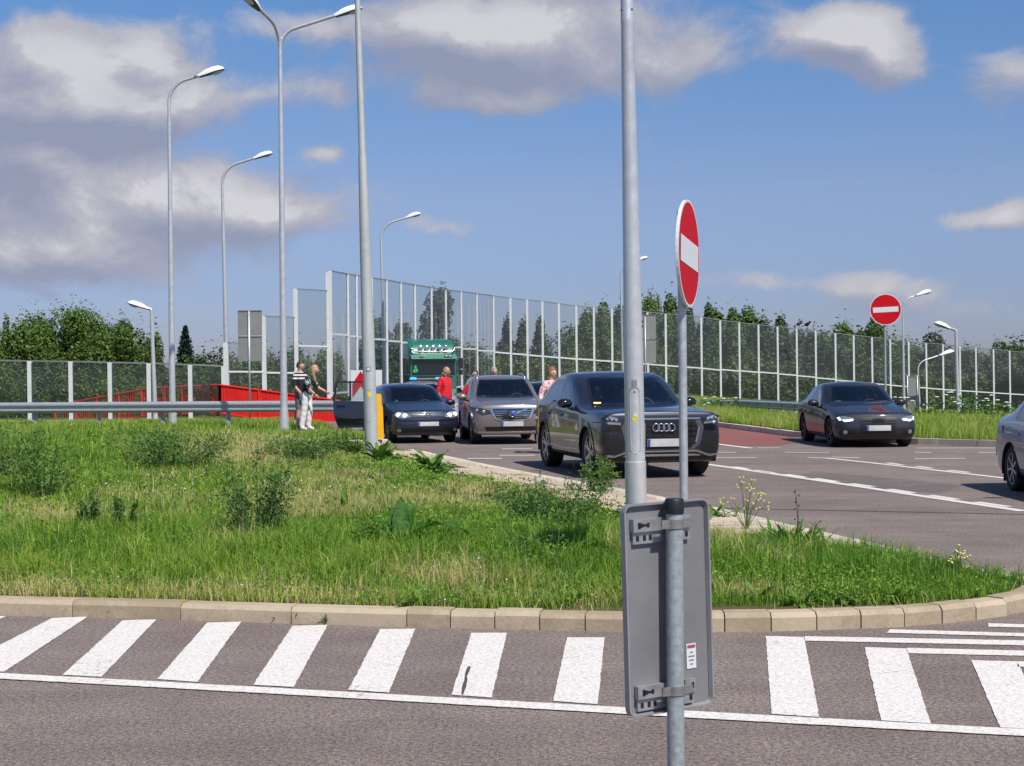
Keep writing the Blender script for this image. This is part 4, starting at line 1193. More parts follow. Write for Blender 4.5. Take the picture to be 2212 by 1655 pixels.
WHEELS = {}
def wheel(parent, x, y, r, w, style, sgn, steer=0.0):
    key = (round(r, 3), style, sgn)
    e = None
    if key not in WHEELS:
        ri = r * .70
        tw = w / 2
        pr = [(ri, -tw * .86), (r * .90, -tw), (r * .985, -tw * .80), (r, -tw * .45), (r, tw * .45), (r * .985, tw * .80), (r * .90, tw), (ri, tw * .86)]
        t = MB().lathe(pr, 40, 'x').build('wheel', BLACK_T, None, auto=40)
        m = MB(); m.lathe([(ri, tw * .84), (ri * .965, tw * .80), (ri * .94, tw * .35), (ri * .94, -tw * .7)], 32, 'x')
        n = {'five': 5, 'seven': 7, 'ten': 10, 'dark': 5}[style]
        for k in range(n):
            for dd in ((-.10, .10) if style in ('five', 'dark') else (0,)):
                a = 2 * PI * k / n + .2; a1 = a + dd * 1.8
                d0 = Vector((0, math.cos(a), math.sin(a))); d1 = Vector((0, math.cos(a1), math.sin(a1)))
                p0 = d0 * (ri * .16) + Vector((tw * .62, 0, 0)); p1 = d1 * (ri * .95) + Vector((tw * .72, 0, 0))
                ax = (p1 - p0).normalized(); sd = ax.cross(Vector((1, 0, 0))).normalized() * (ri * (.085 if style != 'ten' else .06))
                dp = Vector((tw * .18, 0, 0))
                V = [p0 - sd, p0 + sd, p1 + sd * .75, p1 - sd * .75]; m.raw([v + dp * .5 for v in V] + [v - dp for v in V], [(0, 1, 2, 3), (0, 4, 5, 1), (1, 5, 6, 2), (2, 6, 7, 3), (3, 7, 4, 0)])
        m.lathe([(ri * .2, tw * .55), (ri * .2, tw * .74), (ri * .12, tw * .8), (0.001, tw * .8)], 20, 'x')
        rm = m.build('rim', RIM_D if style == 'dark' else RIM_S, t, auto=35)
        b = MB().lathe([(0.001, -tw * .1), (ri * .75, -tw * .1), (ri * .75, tw * .05), (.001, tw * .05)], 24, 'x').build('brake_disc', GALV_OLD, t, auto=30)
        bk = MB().lathe([(.001, -tw * .5), (ri * .95, -tw * .5)], 24, 'x').build('hub_back', UNDER, t)
        WHEELS[key] = (t, [rm, b, bk]); t2, ch = t, [rm, b, bk]
    else:
        t0, ch0 = WHEELS[key]; t2 = same(t0); ch = [same(c, parent=t2) for c in ch0]
        for c in ch: c.parent = t2
    t2.parent = parent; t2.location = (x, y, r); t2.rotation_euler = (random.random() * 6, 0, (0 if sgn > 0 else PI) + steer)
    # spin about the axle first, then turn to its side
    t2.rotation_mode = 'XYZ'
    return t2

def make_car(sp, name, label, loc, rz, paintm, group=None, detail=None):
    """front looks along -Y"""
    o = empty(name, loc, rz, label, 'car', group)
    B = make_body(sp); L, W, H = sp['L'], sp['W'], sp['H']; hw = W / 2; Rw = sp['R']
    yFA = -L / 2 + sp['fo']; yRA = yFA + sp['WB']
    # --- wheel arches
    for ya in (yFA, yRA):
        rad = Rw * sp.get('arch', 1.13)
        circ = [(ya + rad * math.cos(a), Rw * 1.0 + rad * math.sin(a)) for a in np.linspace(0, 2 * PI, 40, endpoint=False)]
        for sg in (-1, 1):
            B.carve(circ, 'x', sg, .05, lambda p, sg=sg: (p[:, 0] * sg > hw * .55), drop=True)
        # floor over the wheels
        m = (np.hypot(B.C[:, 1] - ya, B.C[:, 2] - Rw) < rad * .98) & (np.abs(B.C[:, 0]) > hw * .55); B.F = B.F[~m]; B.normals()
    # --- glazing
    panes = []
    ws = sp['windscreen']; yc = sp['cowl']; yrf = sp['roof_f']
    f = B.carve(ws, 'y', -1, .12, lambda p: (p[:, 1] < yrf + .25) & (p[:, 1] > yc - .35))
    if f is not None: panes.append((f, 'windscreen'))
    if 'rear_window' in sp:
        f = B.carve(sp['rear_window'], 'y', 1, .12, lambda p: p[:, 1] > sp['roof_r'] - .35)
        if f is not None: panes.append((f, 'rear_window'))
    for poly in sp['side_windows']:
        for sg in (-1, 1):
            f = B.carve(poly, 'x', sg, .3)
            if f is not None: panes.append((f, 'side_window'))
    dr = []
    for poly in sp.get('doors', []):
        for sg in (-1, 1):
            if detail == 'golf' and sg == -1 and poly is sp['doors'][0]:
                B.carve(poly, 'x', sg, .3, drop=True); continue
            f = B.carve(poly, 'x', sg, .3)
            if f is not None: dr.append((f, poly, sg))
    hd = None
    if 'hood' in sp:
        pass
    body = B.part(B.F, 'body', paintm, o)
    for f, nm in panes:
        p = B.part(f, nm, CARGLASS_D if nm != 'windscreen' and sp.get('dark_glass') else CARGLASS, o)
    for f, poly, sg in dr:
        d_ = B.part(f, 'door', paintm, o)
        for a, b in zip(poly, poly[1:] + poly[:1]):
            if max(a[1], b[1]) < sp['belt_f'] - .01:
                B.strip([a, b], .012, 'x', sg, 'door_gap', UNDER, d_, .003)
        (ya, za) = sp.get('handle_off', (.12, .12))
        ym = max(p[0] for p in poly); zt = sp['belt_f'] - za
        B.patch([(ym - ya - .2, zt - .016), (ym - ya, zt - .016), (ym - ya, zt + .016), (ym - ya - .2, zt + .016)], 'x', sg, 'door_handle', paintm, d_, .03, .06, .03)
    # --- window surrounds
    for poly in sp['side_windows']:
        for sg in (-1, 1):
            for a, b in zip(poly, poly[1:] + poly[:1]): B.strip([a, b], .03, 'x', sg, 'window_seal', GLOSSB, o, .002)
    for a, b in zip(ws, ws[1:] + ws[:1]): B.strip([a, b], .045, 'y', -1, 'windscreen_seal', GLOSSB, o, .002)
    # --- bonnet and bumper shut lines
    yF_ = -L / 2
    for sg in (-1, 1):
        B.strip([(sg * hw * .70, yF_ + .42), (sg * hw * .76, yF_ + .9), (sg * hw * .78, sp['cowl'] - .06)], .014, 'z', 1, 'bonnet_gap', UNDER, o, .002)
        zb_ = sp['hood_f'] - .12
        B.strip([(yF_ + .10, zb_), (yF_ + sp['fo'] - Rw * 1.1, zb_ - .02)], .010, 'x', sg, 'bumper_gap', UNDER, o, .002)
    # --- wheels and wells
    tw = sp.get('tw', .235)
    for ya in (yFA, yRA):
        for sg in (-1, 1):
            wheel(o, sg * (hw - tw / 2 - .03), ya, Rw, tw, sp['rim'], sg, sp.get('steer', 0) if ya == yFA else 0)
            rad = Rw * sp.get('arch', 1.13) + .004; n = 20; m = MB(); V = []
            for a in np.linspace(-.25, PI + .25, n):
                for xx in (hw - .015, hw - .36): V.append((sg * xx, ya + rad * math.cos(a), Rw + rad * math.sin(a)))
            F = [(2 * i, 2 * i + 1, 2 * i + 3, 2 * i + 2) for i in range(n - 1)]
            V.append((sg * (hw - .36), ya, Rw)); F += [(2 * i + 1, len(V) - 1, 2 * i + 3) for i in range(n - 1)]
            m.raw(V, F).build('wheel_well', UNDER, o)
            if sp.get('cladding'):
                mat = sp['cladding']; r0, r1 = Rw * sp.get('arch', 1.13) - .005, Rw * sp.get('arch', 1.13) + .055
                arc = np.linspace(-.32, PI + .32, 26)
                poly = [(ya + r1 * math.cos(a), Rw + r1 * math.sin(a)) for a in arc] + [(ya + r0 * math.cos(a), Rw + r0 * math.sin(a)) for a in arc[::-1]]
                B.patch(poly, 'x', sg, 'arch_trim', mat, o, .012, .06, .03)
    # --- cabin
    y0, y1 = sp['cowl'] - .05, sp['rear_b'] - .1; zf, zt = .30, sp['belt_f'] - .06
    m = MB(); ww = hw * .90
    m.raw([(-ww, y0, zf), (ww, y0, zf), (ww, y1, zf), (-ww, y1, zf), (-ww, y0, zt), (ww, y0, zt), (ww, y1, zt), (-ww, y1, zt)], [(0, 1, 2, 3), (0, 4, 5, 1), (1, 5, 6, 2), (2, 6, 7, 3), (3, 7, 4, 0)])
    m.build('cabin_tub', CABIN, o)
    MB().prism([(y0, sp['hood_r'] - .10), (y0 + .15, sp['hood_r'] + .0), (y0 + .55, sp['hood_r'] - .02), (y0 + .62, sp['hood_r'] - .25), (y0, sp['hood_r'] - .3)], -ww + .01, ww - .01, lambda p, q, t: Vector((t, p, q))).build('dashboard', CABIN, o)
    seat = None
    for ry, zs in ((sp['cowl'] + 1.05, 0), (sp['cowl'] + 1.95, .04)):
        if ry > sp['rear_b'] - .25: continue
        for sx in (-.37, .37):
            if seat is None:
                m = MB(); m.box((0, -.05, .45), (.50, .52, .16)); m.box((0, .22, .80), (.48, .14, .60), Matrix.Rotation(R(-14), 3, 'X')); m.box((0, .31, 1.19), (.27, .10, .18), Matrix.Rotation(R(-10), 3, 'X'))
                seat = m.build('seat', SEAT, o); md = seat.modifiers.new('b', 'BEVEL'); md.width = .05; md.segments = 3; s_ = seat
            else: s_ = same(seat, parent=o)
            s_.location = (sx * hw / .95, ry, zs + sp['belt_f'] - 1.05); s_.parent = o
    sw = MB(); cc = Vector((sp.get('driver', .37), sp['cowl'] + .62, sp['belt_f'] - .02)); N = 20
    ring = [cc + Vector((math.cos(a) * .18, math.sin(a) * .18 * .42, math.sin(a) * .18 * .9)) for a in np.linspace(0, 2 * PI, N + 1)]
    sw.tube(ring, .016, 6, False); sw.box(cc, (.30, .03, .06)); sw.build('steering_wheel', CABIN, o, True)
    # --- mirrors
    for sg in (-1, 1):
        mc = Vector((sg * (hw + .085), sp['cowl'] + sp.get('mirror_y', .42), sp['belt_f'] + sp.get('mirror_z', .07)))
        m = MB(); m.ball(mc, (.135, .085, .088), 14, 10, lambda d: Vector((d.x, d.y if d.y < 0 else d.y * .35, d.z * (1.0 if d.z > 0 else .8)))); mo = m.build('mirror', sp.get('mirror_mat', paintm), o, True)
        MB().tube([mc + Vector((-sg * .05, .0, -.05)), (sg * (hw - .10), mc.y + .03, sp['belt_f'] - .03)], [.03, .035], 8).build('mirror_arm', GLOSSB, mo, True)
    return o, B

def plate(B, o, xc, z0, z1, y_sgn=-1, w=.52, off=.02):
    p = B.patch([(xc - w / 2, z0), (xc + w / 2, z0), (xc + w / 2, z1), (xc - w / 2, z1)], 'y', y_sgn, 'number_plate', PLATE, o, off, .1, .02)
    B.patch([(xc - w / 2 + .004, z0 + .004), (xc - w / 2 + .042, z0 + .004), (xc - w / 2 + .042, z1 - .004), (xc - w / 2 + .004, z1 - .004)], 'y', y_sgn, 'plate_band', PLATE_B, p, off + .003, .1, .0)
    return p
def mir(poly): return [(-x, z) for x, z in poly][::-1]
def both(B, o, poly, name, mat, off=.004, sgn=-1, grid=.04, thick=.02, parent=None):
    return [B.patch(q, 'y', sgn, name, mat, parent or o, off, grid, thick) for q in (poly, mir(poly))]

def ring_mesh(c, r, t, n=24, tilt=0):
    m = MB(); m.tube([Vector(c) + Vector((math.cos(a) * r, tilt * math.sin(a) * r, math.sin(a) * r)) for a in np.linspace(0, 2 * PI, n + 1)], t, 8, False); return m

# ------------------------------------------------------------------ dark grey SUV
sp = dict(L=4.99, W=1.995, H=1.69, fo=.925, WB=2.995, R=.385, zb=.24, hood_f=1.015, hood_r=1.12, belt_f=1.08, belt_r=1.16, cowl=-.98, roof_f=.0, roof_r=1.32, rear_b=2.20, deck=1.20, flat=1.0,
          w_roof=.785, w_cowl=.82, rim='five', nose=.94, bow=.05, blunt=1.0, arch=1.12, tw=.285, rdrop=.03, cladding=PAINTS['q8'], mirror_mat=GLOSSB, nose_dy=[.09, .02, .0, .0, .0, .015, .03],
          windscreen=[(-.735, 1.135), (.735, 1.135), (.60, 1.585), (-.60, 1.585)],
          rear_window=[(-.58, 1.26), (.58, 1.26), (.50, 1.54), (-.50, 1.54)],
          side_windows=[[(-.62, 1.115), (.30, 1.125), (.30, 1.56), (.12, 1.575), (-.12, 1.50)], [(.38, 1.125), (1.30, 1.16), (1.55, 1.23), (1.25, 1.47), (.85, 1.55), (.38, 1.57)]], dark_glass=True,
          doors=[[(-.72, .40), (.30, .40), (.34, 1.09), (-.64, 1.075)], [(.36, .40), (1.02, .42), (1.22, .80), (1.28, 1.11), (.36, 1.09)]])
q8, B = make_car(sp, 'car', 'dark graphite sport utility car with four ring emblem, nearest in the queue', (1.81, 25.64, 0), R(12), PAINTS['q8'])
frame = [(-.60, .93), (.60, .93), (.665, .80), (.60, .54), (.50, .45), (-.50, .45), (-.60, .54), (-.665, .80)]
FRAME_M = plain('grille_frame_grey', (.13, .135, .15), .35, .6)
fr = B.patch(frame, 'y', -1, 'grille_frame', FRAME_M, q8, .018, .05, .03)
gri = [(x * .86, .69 + (z - .69) * .93) for x, z in frame]
gp = B.patch(gri, 'y', -1, 'grille', MESHB, q8, .024, .05, .01)
for a, b in (((-.60, .935), (.60, .935)), ((.585, .80), (.53, .56)), ((-.585, .80), (-.53, .56))): B.strip([a, b], .022, 'y', -1, 'grille_chrome', SATIN, gp, .03)
for x in (-.45, -.30, -.15, 0, .15, .30, .45): B.strip([(x, .50), (x, .87)], .014, 'y', -1, 'grille_bar', SATIN if abs(x) in (.30,) else GLOSSB, gp, .034)
for z in (.56, .66, .74, .82): B.strip([(-.54, z), (.54, z)], .012, 'y', -1, 'grille_bar', GLOSSB, gp, .032)
yn = B.hit(0, .80, 'y', -1)[0].y
for k in range(4):
    ring_mesh((-.123 + k * .082, yn - .045, .80), .056, .010).build('emblem_ring', CHROME, q8, True)
plate(B, q8, .0, .505, .625, off=.045)
hl = [(-.66, .85), (-.88, .865), (-.965, .965), (-.93, 1.005), (-.70, .935)]
for p in both(B, q8, hl, 'headlight', LIGHT_IN, .006):
    sx = 1 if np.mean([v.co.x for v in p.data.vertices]) > 0 else -1
    for ln in ([(-.67, .862), (-.875, .878)], [(-.885, .88), (-.95, .97)], [(-.72, .93), (-.92, .99)]):
        L_ = ln if sx < 0 else [(-x, z) for x, z in ln]
        B.strip(L_, .034, 'y', -1, 'light_strip', LIGHT_OFF, p, .011)
    for xx in (.74, .81, .875): MB().ball((sx * xx, B.hit(sx * xx, .915, 'y', -1)[0].y - .004, .915 + (xx - .74) * .18), (.024, .012, .02), 10, 8).build('lens', LIGHT_OFF, p, True)
both(B, q8, [(-.93, .37), (-.64, .42), (-.62, .56), (-.72, .70), (-.94, .70)], 'air_intake', MESHB, .005)
both(B, q8, [(-.955, .745), (-.68, .745), (-.68, .85), (-.80, .86), (-.96, .86)], 'bumper_vent', GLOSSB, .004)
for ln in ([(-.90, .37), (-.78, .35), (-.55, .43), (.55, .43), (.78, .35), (.90, .37)],): B.strip(ln, .025, 'y', -1, 'bumper_trim', SATIN, q8, .02)
B.strip([(-.62, .36), (.62, .36)], .02, 'y', -1, 'bumper_trim', SATIN, q8, .012)
B.patch([(-.90, .25), (.90, .25), (.92, .34), (-.92, .34)], 'y', -1, 'lower_bumper', MESHB, q8, .006, .08)
for a, b in (([(-.50, 1.0), (-.60, 1.04)]), ): pass
for sg in (-1, 1):
    B.patch([(-1.05, .25), (1.0, .25), (1.0, .335), (-1.05, .335)], 'x', sg, 'sill', MESHB, q8, .01, .1)
    B.strip([(-1.0, .42), (.0, .40), (1.0, .43)], .02, 'x', sg, 'sill_trim', SATIN, q8, .008)
wl = Vector((-.60, sp['cowl'] + .13, 1.155))
MB().box(wl, (.11, .05, .035)).build('warning_lamp', AMBER, q8)

# ------------------------------------------------------------------ taupe SUV
sp = dict(L=4.64, W=1.89, H=1.66, fo=.90, WB=2.77, R=.365, zb=.23, hood_f=.93, hood_r=1.10, belt_f=1.05, belt_r=1.13, cowl=-.92, roof_f=-.02, roof_r=1.60, rear_b=2.14, deck=1.12, flat=1.0,
          w_roof=.75, w_cowl=.80, rim='five', nose=.86, bow=.10, blunt=.8, nose_dy=[.09, .02, 0, .01, .02, .04, .06], tw=.24, mirror_mat=PAINTS['volvo'],
          windscreen=[(-.70, 1.125), (.70, 1.125), (.57, 1.55), (-.57, 1.55)],
          side_windows=[[(-.55, 1.095), (.22, 1.10), (.22, 1.52), (.02, 1.53), (-.18, 1.45)], [(.30, 1.10), (1.15, 1.14), (1.10, 1.50), (.30, 1.53)], [(1.24, 1.15), (1.72, 1.22), (1.55, 1.44), (1.20, 1.49)]], dark_glass=True,
          doors=[[(-.66, .40), (.22, .38), (.25, 1.07), (-.58, 1.06)], [(.28, .38), (.90, .40), (1.10, .75), (1.16, 1.09), (.28, 1.07)]])
vo, B = make_car(sp, 'car', 'taupe sport utility car with chrome slatted grille in the middle of the queue', (-.28, 37.8, 0), R(7), PAINTS['volvo'])
g = [(-.50, .83), (-.44, .865), (.44, .865), (.50, .83), (.40, .62), (.30, .585), (-.30, .585), (-.40, .62)]
gp = B.patch(g, 'y', -1, 'grille', MESHB, vo, .008)
for a, b in zip(g, g[1:] + g[:1]): B.strip([a, b], .035, 'y', -1, 'grille_chrome', CHROME, gp, .016)
for z in (.65, .70, .75, .80): B.strip([(-.46 + (.83 - z) * .45, z), (.46 - (.83 - z) * .45, z)], .014, 'y', -1, 'grille_slat', CHROME, gp, .014)
B.strip([(-.34, .60), (.36, .85)], .024, 'y', -1, 'grille_diagonal', CHROME, gp, .02)
yn = B.hit(0, .73, 'y', -1)[0].y
MB().lathe([(.001, -.012), (.062, -.012), (.062, .01)], 20, 'y', (0, yn - .03, .73)).build('emblem', PLATE_B, vo, True)
ring_mesh((0, yn - .042, .73), .064, .010).build('emblem_ring', CHROME, vo, True)
plate(B, vo, 0, .44, .555, off=.03)
for p in both(B, vo, [(-.50, .74), (-.72, .70), (-.88, .80), (-.90, .89), (-.74, .875), (-.54, .82)], 'headlight', LIGHT_IN, .006):
    sx = 1 if np.mean([v.co.x for v in p.data.vertices]) > 0 else -1
    for xx, zz in ((.82, .82), (.68, .785)): MB().ball((sx * xx, B.hit(sx * xx, zz, 'y', -1)[0].y - .004, zz), (.052, .02, .042), 12, 8).build('lens', LIGHT_OFF, p, True)
both(B, vo, [(-.87, .47), (-.80, .46), (-.84, .62), (-.89, .63)], 'fog_light', LIGHT_OFF, .008)
B.patch([(-.62, .33), (.62, .33), (.66, .43), (-.66, .43)], 'y', -1, 'lower_intake', MESHB, vo, .006, .06)
B.strip([(-.80, .30), (-.5, .285), (.5, .285), (.80, .30)], .035, 'y', -1, 'skid_trim', SATIN, vo, .012)
for sg in (-1, 1):
    B.patch([(-1.0, .24), (1.0, .24), (1.0, .36), (-1.0, .36)], 'x', sg, 'sill', UNDER, vo, .008, .1)
    rp = [Vector((sg * .60, yy, B.hit(sg * .60, yy, 'z', 1)[0].z + (.05 if 0.05 < yy < 1.45 else -.01))) for yy in (-.02, .1, .5, 1.0, 1.4, 1.55)]
    MB().tube(rp, .02, 8).build('roof_rail', SATIN, vo, True)
MB().box((-.52, sp['cowl'] + .1, 1.14), (.10, .04, .02)).build('windscreen_card', STICKER, vo)

# ------------------------------------------------------------------ navy hatchback with its door open
sp = dict(L=4.20, W=1.76, H=1.48, fo=.86, WB=2.58, R=.315, zb=.19, hood_f=.78, hood_r=.97, belt_f=.90, belt_r=.97, cowl=-.92, roof_f=-.12, roof_r=1.35, rear_b=1.90, deck=.96,
          w_roof=.735, w_cowl=.79, rim='seven', nose=.82, bow=.13, tw=.205,
          windscreen=[(-.66, 1.0), (.66, 1.0), (.53, 1.385), (-.53, 1.385)],
          side_windows=[[(-.50, .95), (.25, .955), (.25, 1.36), (.0, 1.365), (-.20, 1.29)], [(.33, .955), (1.15, .99), (1.05, 1.33), (.33, 1.36)]],
          doors=[[(-.62, .32), (.25, .30), (.29, .925), (-.55, .91)], [(.31, .30), (.85, .32), (1.05, .62), (1.12, .94), (.31, .925)]])
go, B = make_car(sp, 'car', 'navy hatchback with open passenger door and lit headlights, leftmost in the queue', (-2.66, 38.6, 0), R(17), PAINTS['golf'], detail='golf')
for p in both(B, go, [(-.42, .655), (-.60, .615), (-.76, .64), (-.83, .74), (-.80, .80), (-.60, .775), (-.46, .72)], 'headlight', LIGHT_OFF, .006):
    sx = 1 if np.mean([v.co.x for v in p.data.vertices]) > 0 else -1
    for xx, zz in ((.71, .71), (.56, .69)): MB().ball((sx * xx, B.hit(sx * xx, zz, 'y', -1)[0].y - .006, zz), (.062, .02, .05), 12, 8).build('lens', LIGHT_ON, p, True)
gp = B.patch([(-.41, .65), (.41, .65), (.44, .73), (-.44, .73)], 'y', -1, 'grille', MESHB, go, .005)
for z in (.672, .708): B.strip([(-.41, z), (.41, z)], .016, 'y', -1, 'grille_slat', CHROME, gp, .012)
yn = B.hit(0, .70, 'y', -1)[0].y
ring_mesh((0, yn - .03, .70), .062, .009).build('emblem_ring', CHROME, go, True)
for (a, b) in (((-.04, .74), (-.015, .66)), ((-.015, .66), (0, .70)), ((0, .70), (.015, .66)), ((.015, .66), (.04, .74))):
    MB().tube([(a[0], yn - .03, a[1]), (b[0], yn - .03, b[1])], .006, 6).build('emblem_stroke', CHROME, go)
plate(B, go, 0, .43, .53, off=.02)
B.patch([(-.62, .27), (.62, .27), (.66, .38), (-.66, .38)], 'y', -1, 'lower_intake', MESHB, go, .005)
B.strip([(-.70, .565), (.70, .565)], .03, 'y', -1, 'bumper_strip', GLOSSB, go, .008)
both(B, go, [(-.70 + .05 * math.cos(a), .325 + .04 * math.sin(a)) for a in np.linspace(0, 2 * PI, 12, endpoint=False)], 'fog_light', LIGHT_OFF, .010)
MB().lathe([(.001, 0), (.035, 0)], 14, 'y', (-.50, sp['cowl'] + .12, 1.03)).build('windscreen_disc', GREEN_L, go)
# the open door: sheet, frame, two panes, handle and mirror
dh = Vector((-.84, -.62, 0)); ang = R(70)
dx = Vector((-math.sin(ang), math.cos(ang), 0)); dn = Vector((-math.cos(ang), -math.sin(ang), 0))
def dp_(s, z, t=0.0):
    s *= 1.08; z = .36 + (z - .32) * 1.13
    return dh + dx * s + dn * (t + .05 * math.sin(min(max((z - .3) / .6, 0), 1) * PI) * (1 if t > 0 else 0)) + Vector((0, 0, z))
dm = MB()
low = [(0.02, .34), (1.02, .32), (1.12, .60), (1.14, .93), (0.0, .91)]
def slab(poly, t0, t1, mat, name, par):
    return MB().prism(poly, t0, t1, lambda p, q, t: dp_(p, q, t)).build(name, mat, par)
dr_ = slab(low, -.05, .03, PAINTS['golf'], 'open_door', go)
for poly in ([(0.0, .91), (.06, .91), (.42, 1.33), (.37, 1.36)], [(.37, 1.36), (.42, 1.32), (1.0, 1.33), (1.05, 1.37)], [(1.02, 1.35), (1.10, .93), (1.16, .93), (1.08, 1.36)], [(.72, .93), (.76, .93), (.76, 1.34), (.72, 1.34)]):
    slab(poly, -.02, .02, PAINTS['golf'], 'window_frame', dr_)
slab([(.06, .93), (.72, .93), (.72, 1.32), (.42, 1.31)], -.004, .004, CARGLASS, 'door_pane', dr_); slab([(.76, .93), (1.10, .93), (1.03, 1.33), (.76, 1.33)], -.004, .004, CARGLASS, 'door_pane', dr_)
slab([(.86, .80), (1.04, .80), (1.04, .83), (.86, .83)], .03, .075, GLOSSB, 'door_handle', dr_); slab([(.05, .48), (1.06, .48), (1.07, .53), (.05, .53)], .03, .07, GLOSSB, 'door_strip', dr_)

# ------------------------------------------------------------------ black saloon driving up on the right
sp = dict(L=4.70, W=1.83, H=1.425, fo=.88, WB=2.81, R=.325, zb=.16, hood_f=.72, hood_r=.93, belt_f=.87, belt_r=.95, cowl=-.80, roof_f=-.02, roof_r=.95, rear_b=1.72, deck=.98,
          w_roof=.735, w_cowl=.79, rim='dark', nose=.82, bow=.12, tw=.24,
          windscreen=[(-.68, .965), (.68, .965), (.53, 1.33), (-.53, 1.33)],
          side_windows=[[(-.42, .925), (.38, .925), (.38, 1.31), (.12, 1.315), (-.12, 1.24)], [(.46, .925), (1.28, .97), (1.35, 1.03), (.95, 1.26), (.46, 1.31)]], dark_glass=True,
          doors=[[(-.55, .28), (.38, .27), (.42, .90), (-.48, .885)], [(.44, .27), (1.0, .28), (1.2, .60), (1.27, .92), (.44, .90)]])
a4, B = make_car(sp, 'car', 'black saloon with lit daytime lights driving up on the right', (7.86, 34.6, 0), R(0.5), PAINTS['a4'])
for p in both(B, a4, [(-.50, .60), (-.72, .565), (-.83, .60), (-.86, .70), (-.66, .675), (-.52, .645)], 'headlight', LIGHT_OFF, .006):
    sx = 1 if np.mean([v.co.x for v in p.data.vertices]) > 0 else -1
    L_ = [(-.54, .607), (-.70, .585), (-.80, .61), (-.82, .66)]; L_ = L_ if sx < 0 else [(-x, z) for x, z in L_]
    B.strip(L_, .038, 'y', -1, 'light_strip', LIGHT_ON, p, .012)
g = [(-.38, .66), (.38, .66), (.42, .60), (.36, .30), (-.36, .30), (-.42, .60)]
gp = B.patch(g, 'y', -1, 'grille', MESHB, a4, .008)
for z in (.40, .46, .52, .58): B.strip([(-.37, z), (.37, z)], .012, 'y', -1, 'grille_bar', GLOSSB, gp, .014)
yn = B.hit(0, .60, 'y', -1)[0].y
for k in range(4): ring_mesh((-.09 + k * .06, yn - .03, .605), .042, .006).build('emblem_ring', GLOSSB, a4, True)
plate(B, a4, 0, .37, .485, off=.028)
both(B, a4, [(-.80, .28), (-.52, .28), (-.50, .40), (-.80, .40)], 'air_intake', MESHB, .005)
both(B, a4, [(-.70 + .045 * math.cos(a), .34 + .045 * math.sin(a)) for a in np.linspace(0, 2 * PI, 12, endpoint=False)], 'fog_light', SATIN, .012)
MB().box((-.5, sp['cowl'] + .1, .985), (.12, .05, .015)).build('windscreen_card', STICKER, a4)

# ------------------------------------------------------------------ silver blue car leaving the frame on the right
sp = dict(L=4.40, W=1.72, H=1.43, fo=.85, WB=2.60, R=.30, zb=.19, hood_f=.72, hood_r=.95, belt_f=.90, belt_r=.96, cowl=-.85, roof_f=-.05, roof_r=.95, rear_b=1.70, deck=1.02,
          w_roof=.735, w_cowl=.79, rim='seven', nose=.82, bow=.12, tw=.19, arch=1.2,
          windscreen=[(-.62, .985), (.62, .985), (.50, 1.335), (-.50, 1.335)],
          side_windows=[[(-.45, .955), (.33, .955), (.33, 1.315), (.1, 1.32), (-.15, 1.24)], [(.41, .955), (1.12, .97), (1.00, 1.24), (.41, 1.315)]], dark_glass=True,
          doors=[[(-.60, .32), (.33, .30), (.36, .93), (-.53, .915)], [(.38, .30), (.85, .32), (1.05, .60), (1.10, .95), (.38, .93)]])
ns, B = make_car(sp, 'car', 'silver blue car cut off by the right edge of the picture', (7.50, 18.95, 0), R(-2), PAINTS['silver'])
for sg in (-1, 1):
    B.strip([(-.9, .58), (1.0, .58)], .06, 'x', sg, 'side_moulding', GLOSSB, ns, .012)
    B.patch([(1.62 + .05 * math.cos(a), .82 + .05 * math.sin(a)) for a in np.linspace(0, 2 * PI, 12, endpoint=False)], 'x', sg, 'fuel_cap', GLOSSB, ns, .004)
    B.patch([(2.02, .44), (2.18, .44), (2.18, .56), (2.02, .56)], 'x', sg, 'bumper_moulding', GLOSSB, ns, .012)
    MB().box((sg * .74, 1.25 + .36, .24), (.16, .02, .26)).build('mud_flap', BLACK_PL, ns)
    B.patch([(sg * .45, .72), (sg * .76, .72), (sg * .74, .90), (sg * .48, .92)] if sg > 0 else mir([(.45, .72), (.76, .72), (.74, .90), (.48, .92)]), 'y', 1, 'tail_light', TAIL, ns, .006)

# ------------------------------------------------------------------ police car and the car beyond the taupe one
sp = dict(L=4.45, W=1.80, H=1.50, fo=.88, WB=2.65, R=.32, zb=.19, hood_f=.80, hood_r=1.0, belt_f=.94, belt_r=1.0, cowl=-.88, roof_f=-.05, roof_r=1.35, rear_b=1.95, deck=1.0, w_roof=.735, w_cowl=.79, rim='seven', nose=.82, bow=.12, tw=.2,
          windscreen=[(-.66, 1.03), (.66, 1.03), (.54, 1.41), (-.54, 1.41)], side_windows=[[(-.46, .985), (.28, .985), (.28, 1.38), (.0, 1.385), (-.18, 1.30)], [(.36, .985), (1.2, 1.02), (1.05, 1.35), (.36, 1.38)]], dark_glass=True)
po, B = make_car(sp, 'car', 'silver police car with blue beacon, half hidden behind the navy hatchback', (-2.75, 48.6, 0), R(15), PAINTS['police'])
for p in both(B, po, [(-.45, .70), (-.70, .66), (-.82, .74), (-.80, .83), (-.55, .80)], 'headlight', LIGHT_OFF, .006): pass
B.patch([(-.42, .66), (.42, .66), (.44, .76), (-.44, .76)], 'y', -1, 'grille', MESHB, po, .006)
bz = sp['H'] + .05
MB().box((0, .18, bz - .02), (1.15, .26, .05)).build('beacon_base', BLACK_PL, po)
for sx in (-.42, .42): MB().box((sx, .18, bz + .03), (.20, .20, .09), None, .85).build('beacon', BLUE_L, po)
MB().box((0, .18, bz + .025), (.60, .20, .05)).build('beacon_centre', GREY_FAR, po)
sp2 = dict(sp); sp2.update(H=1.46)
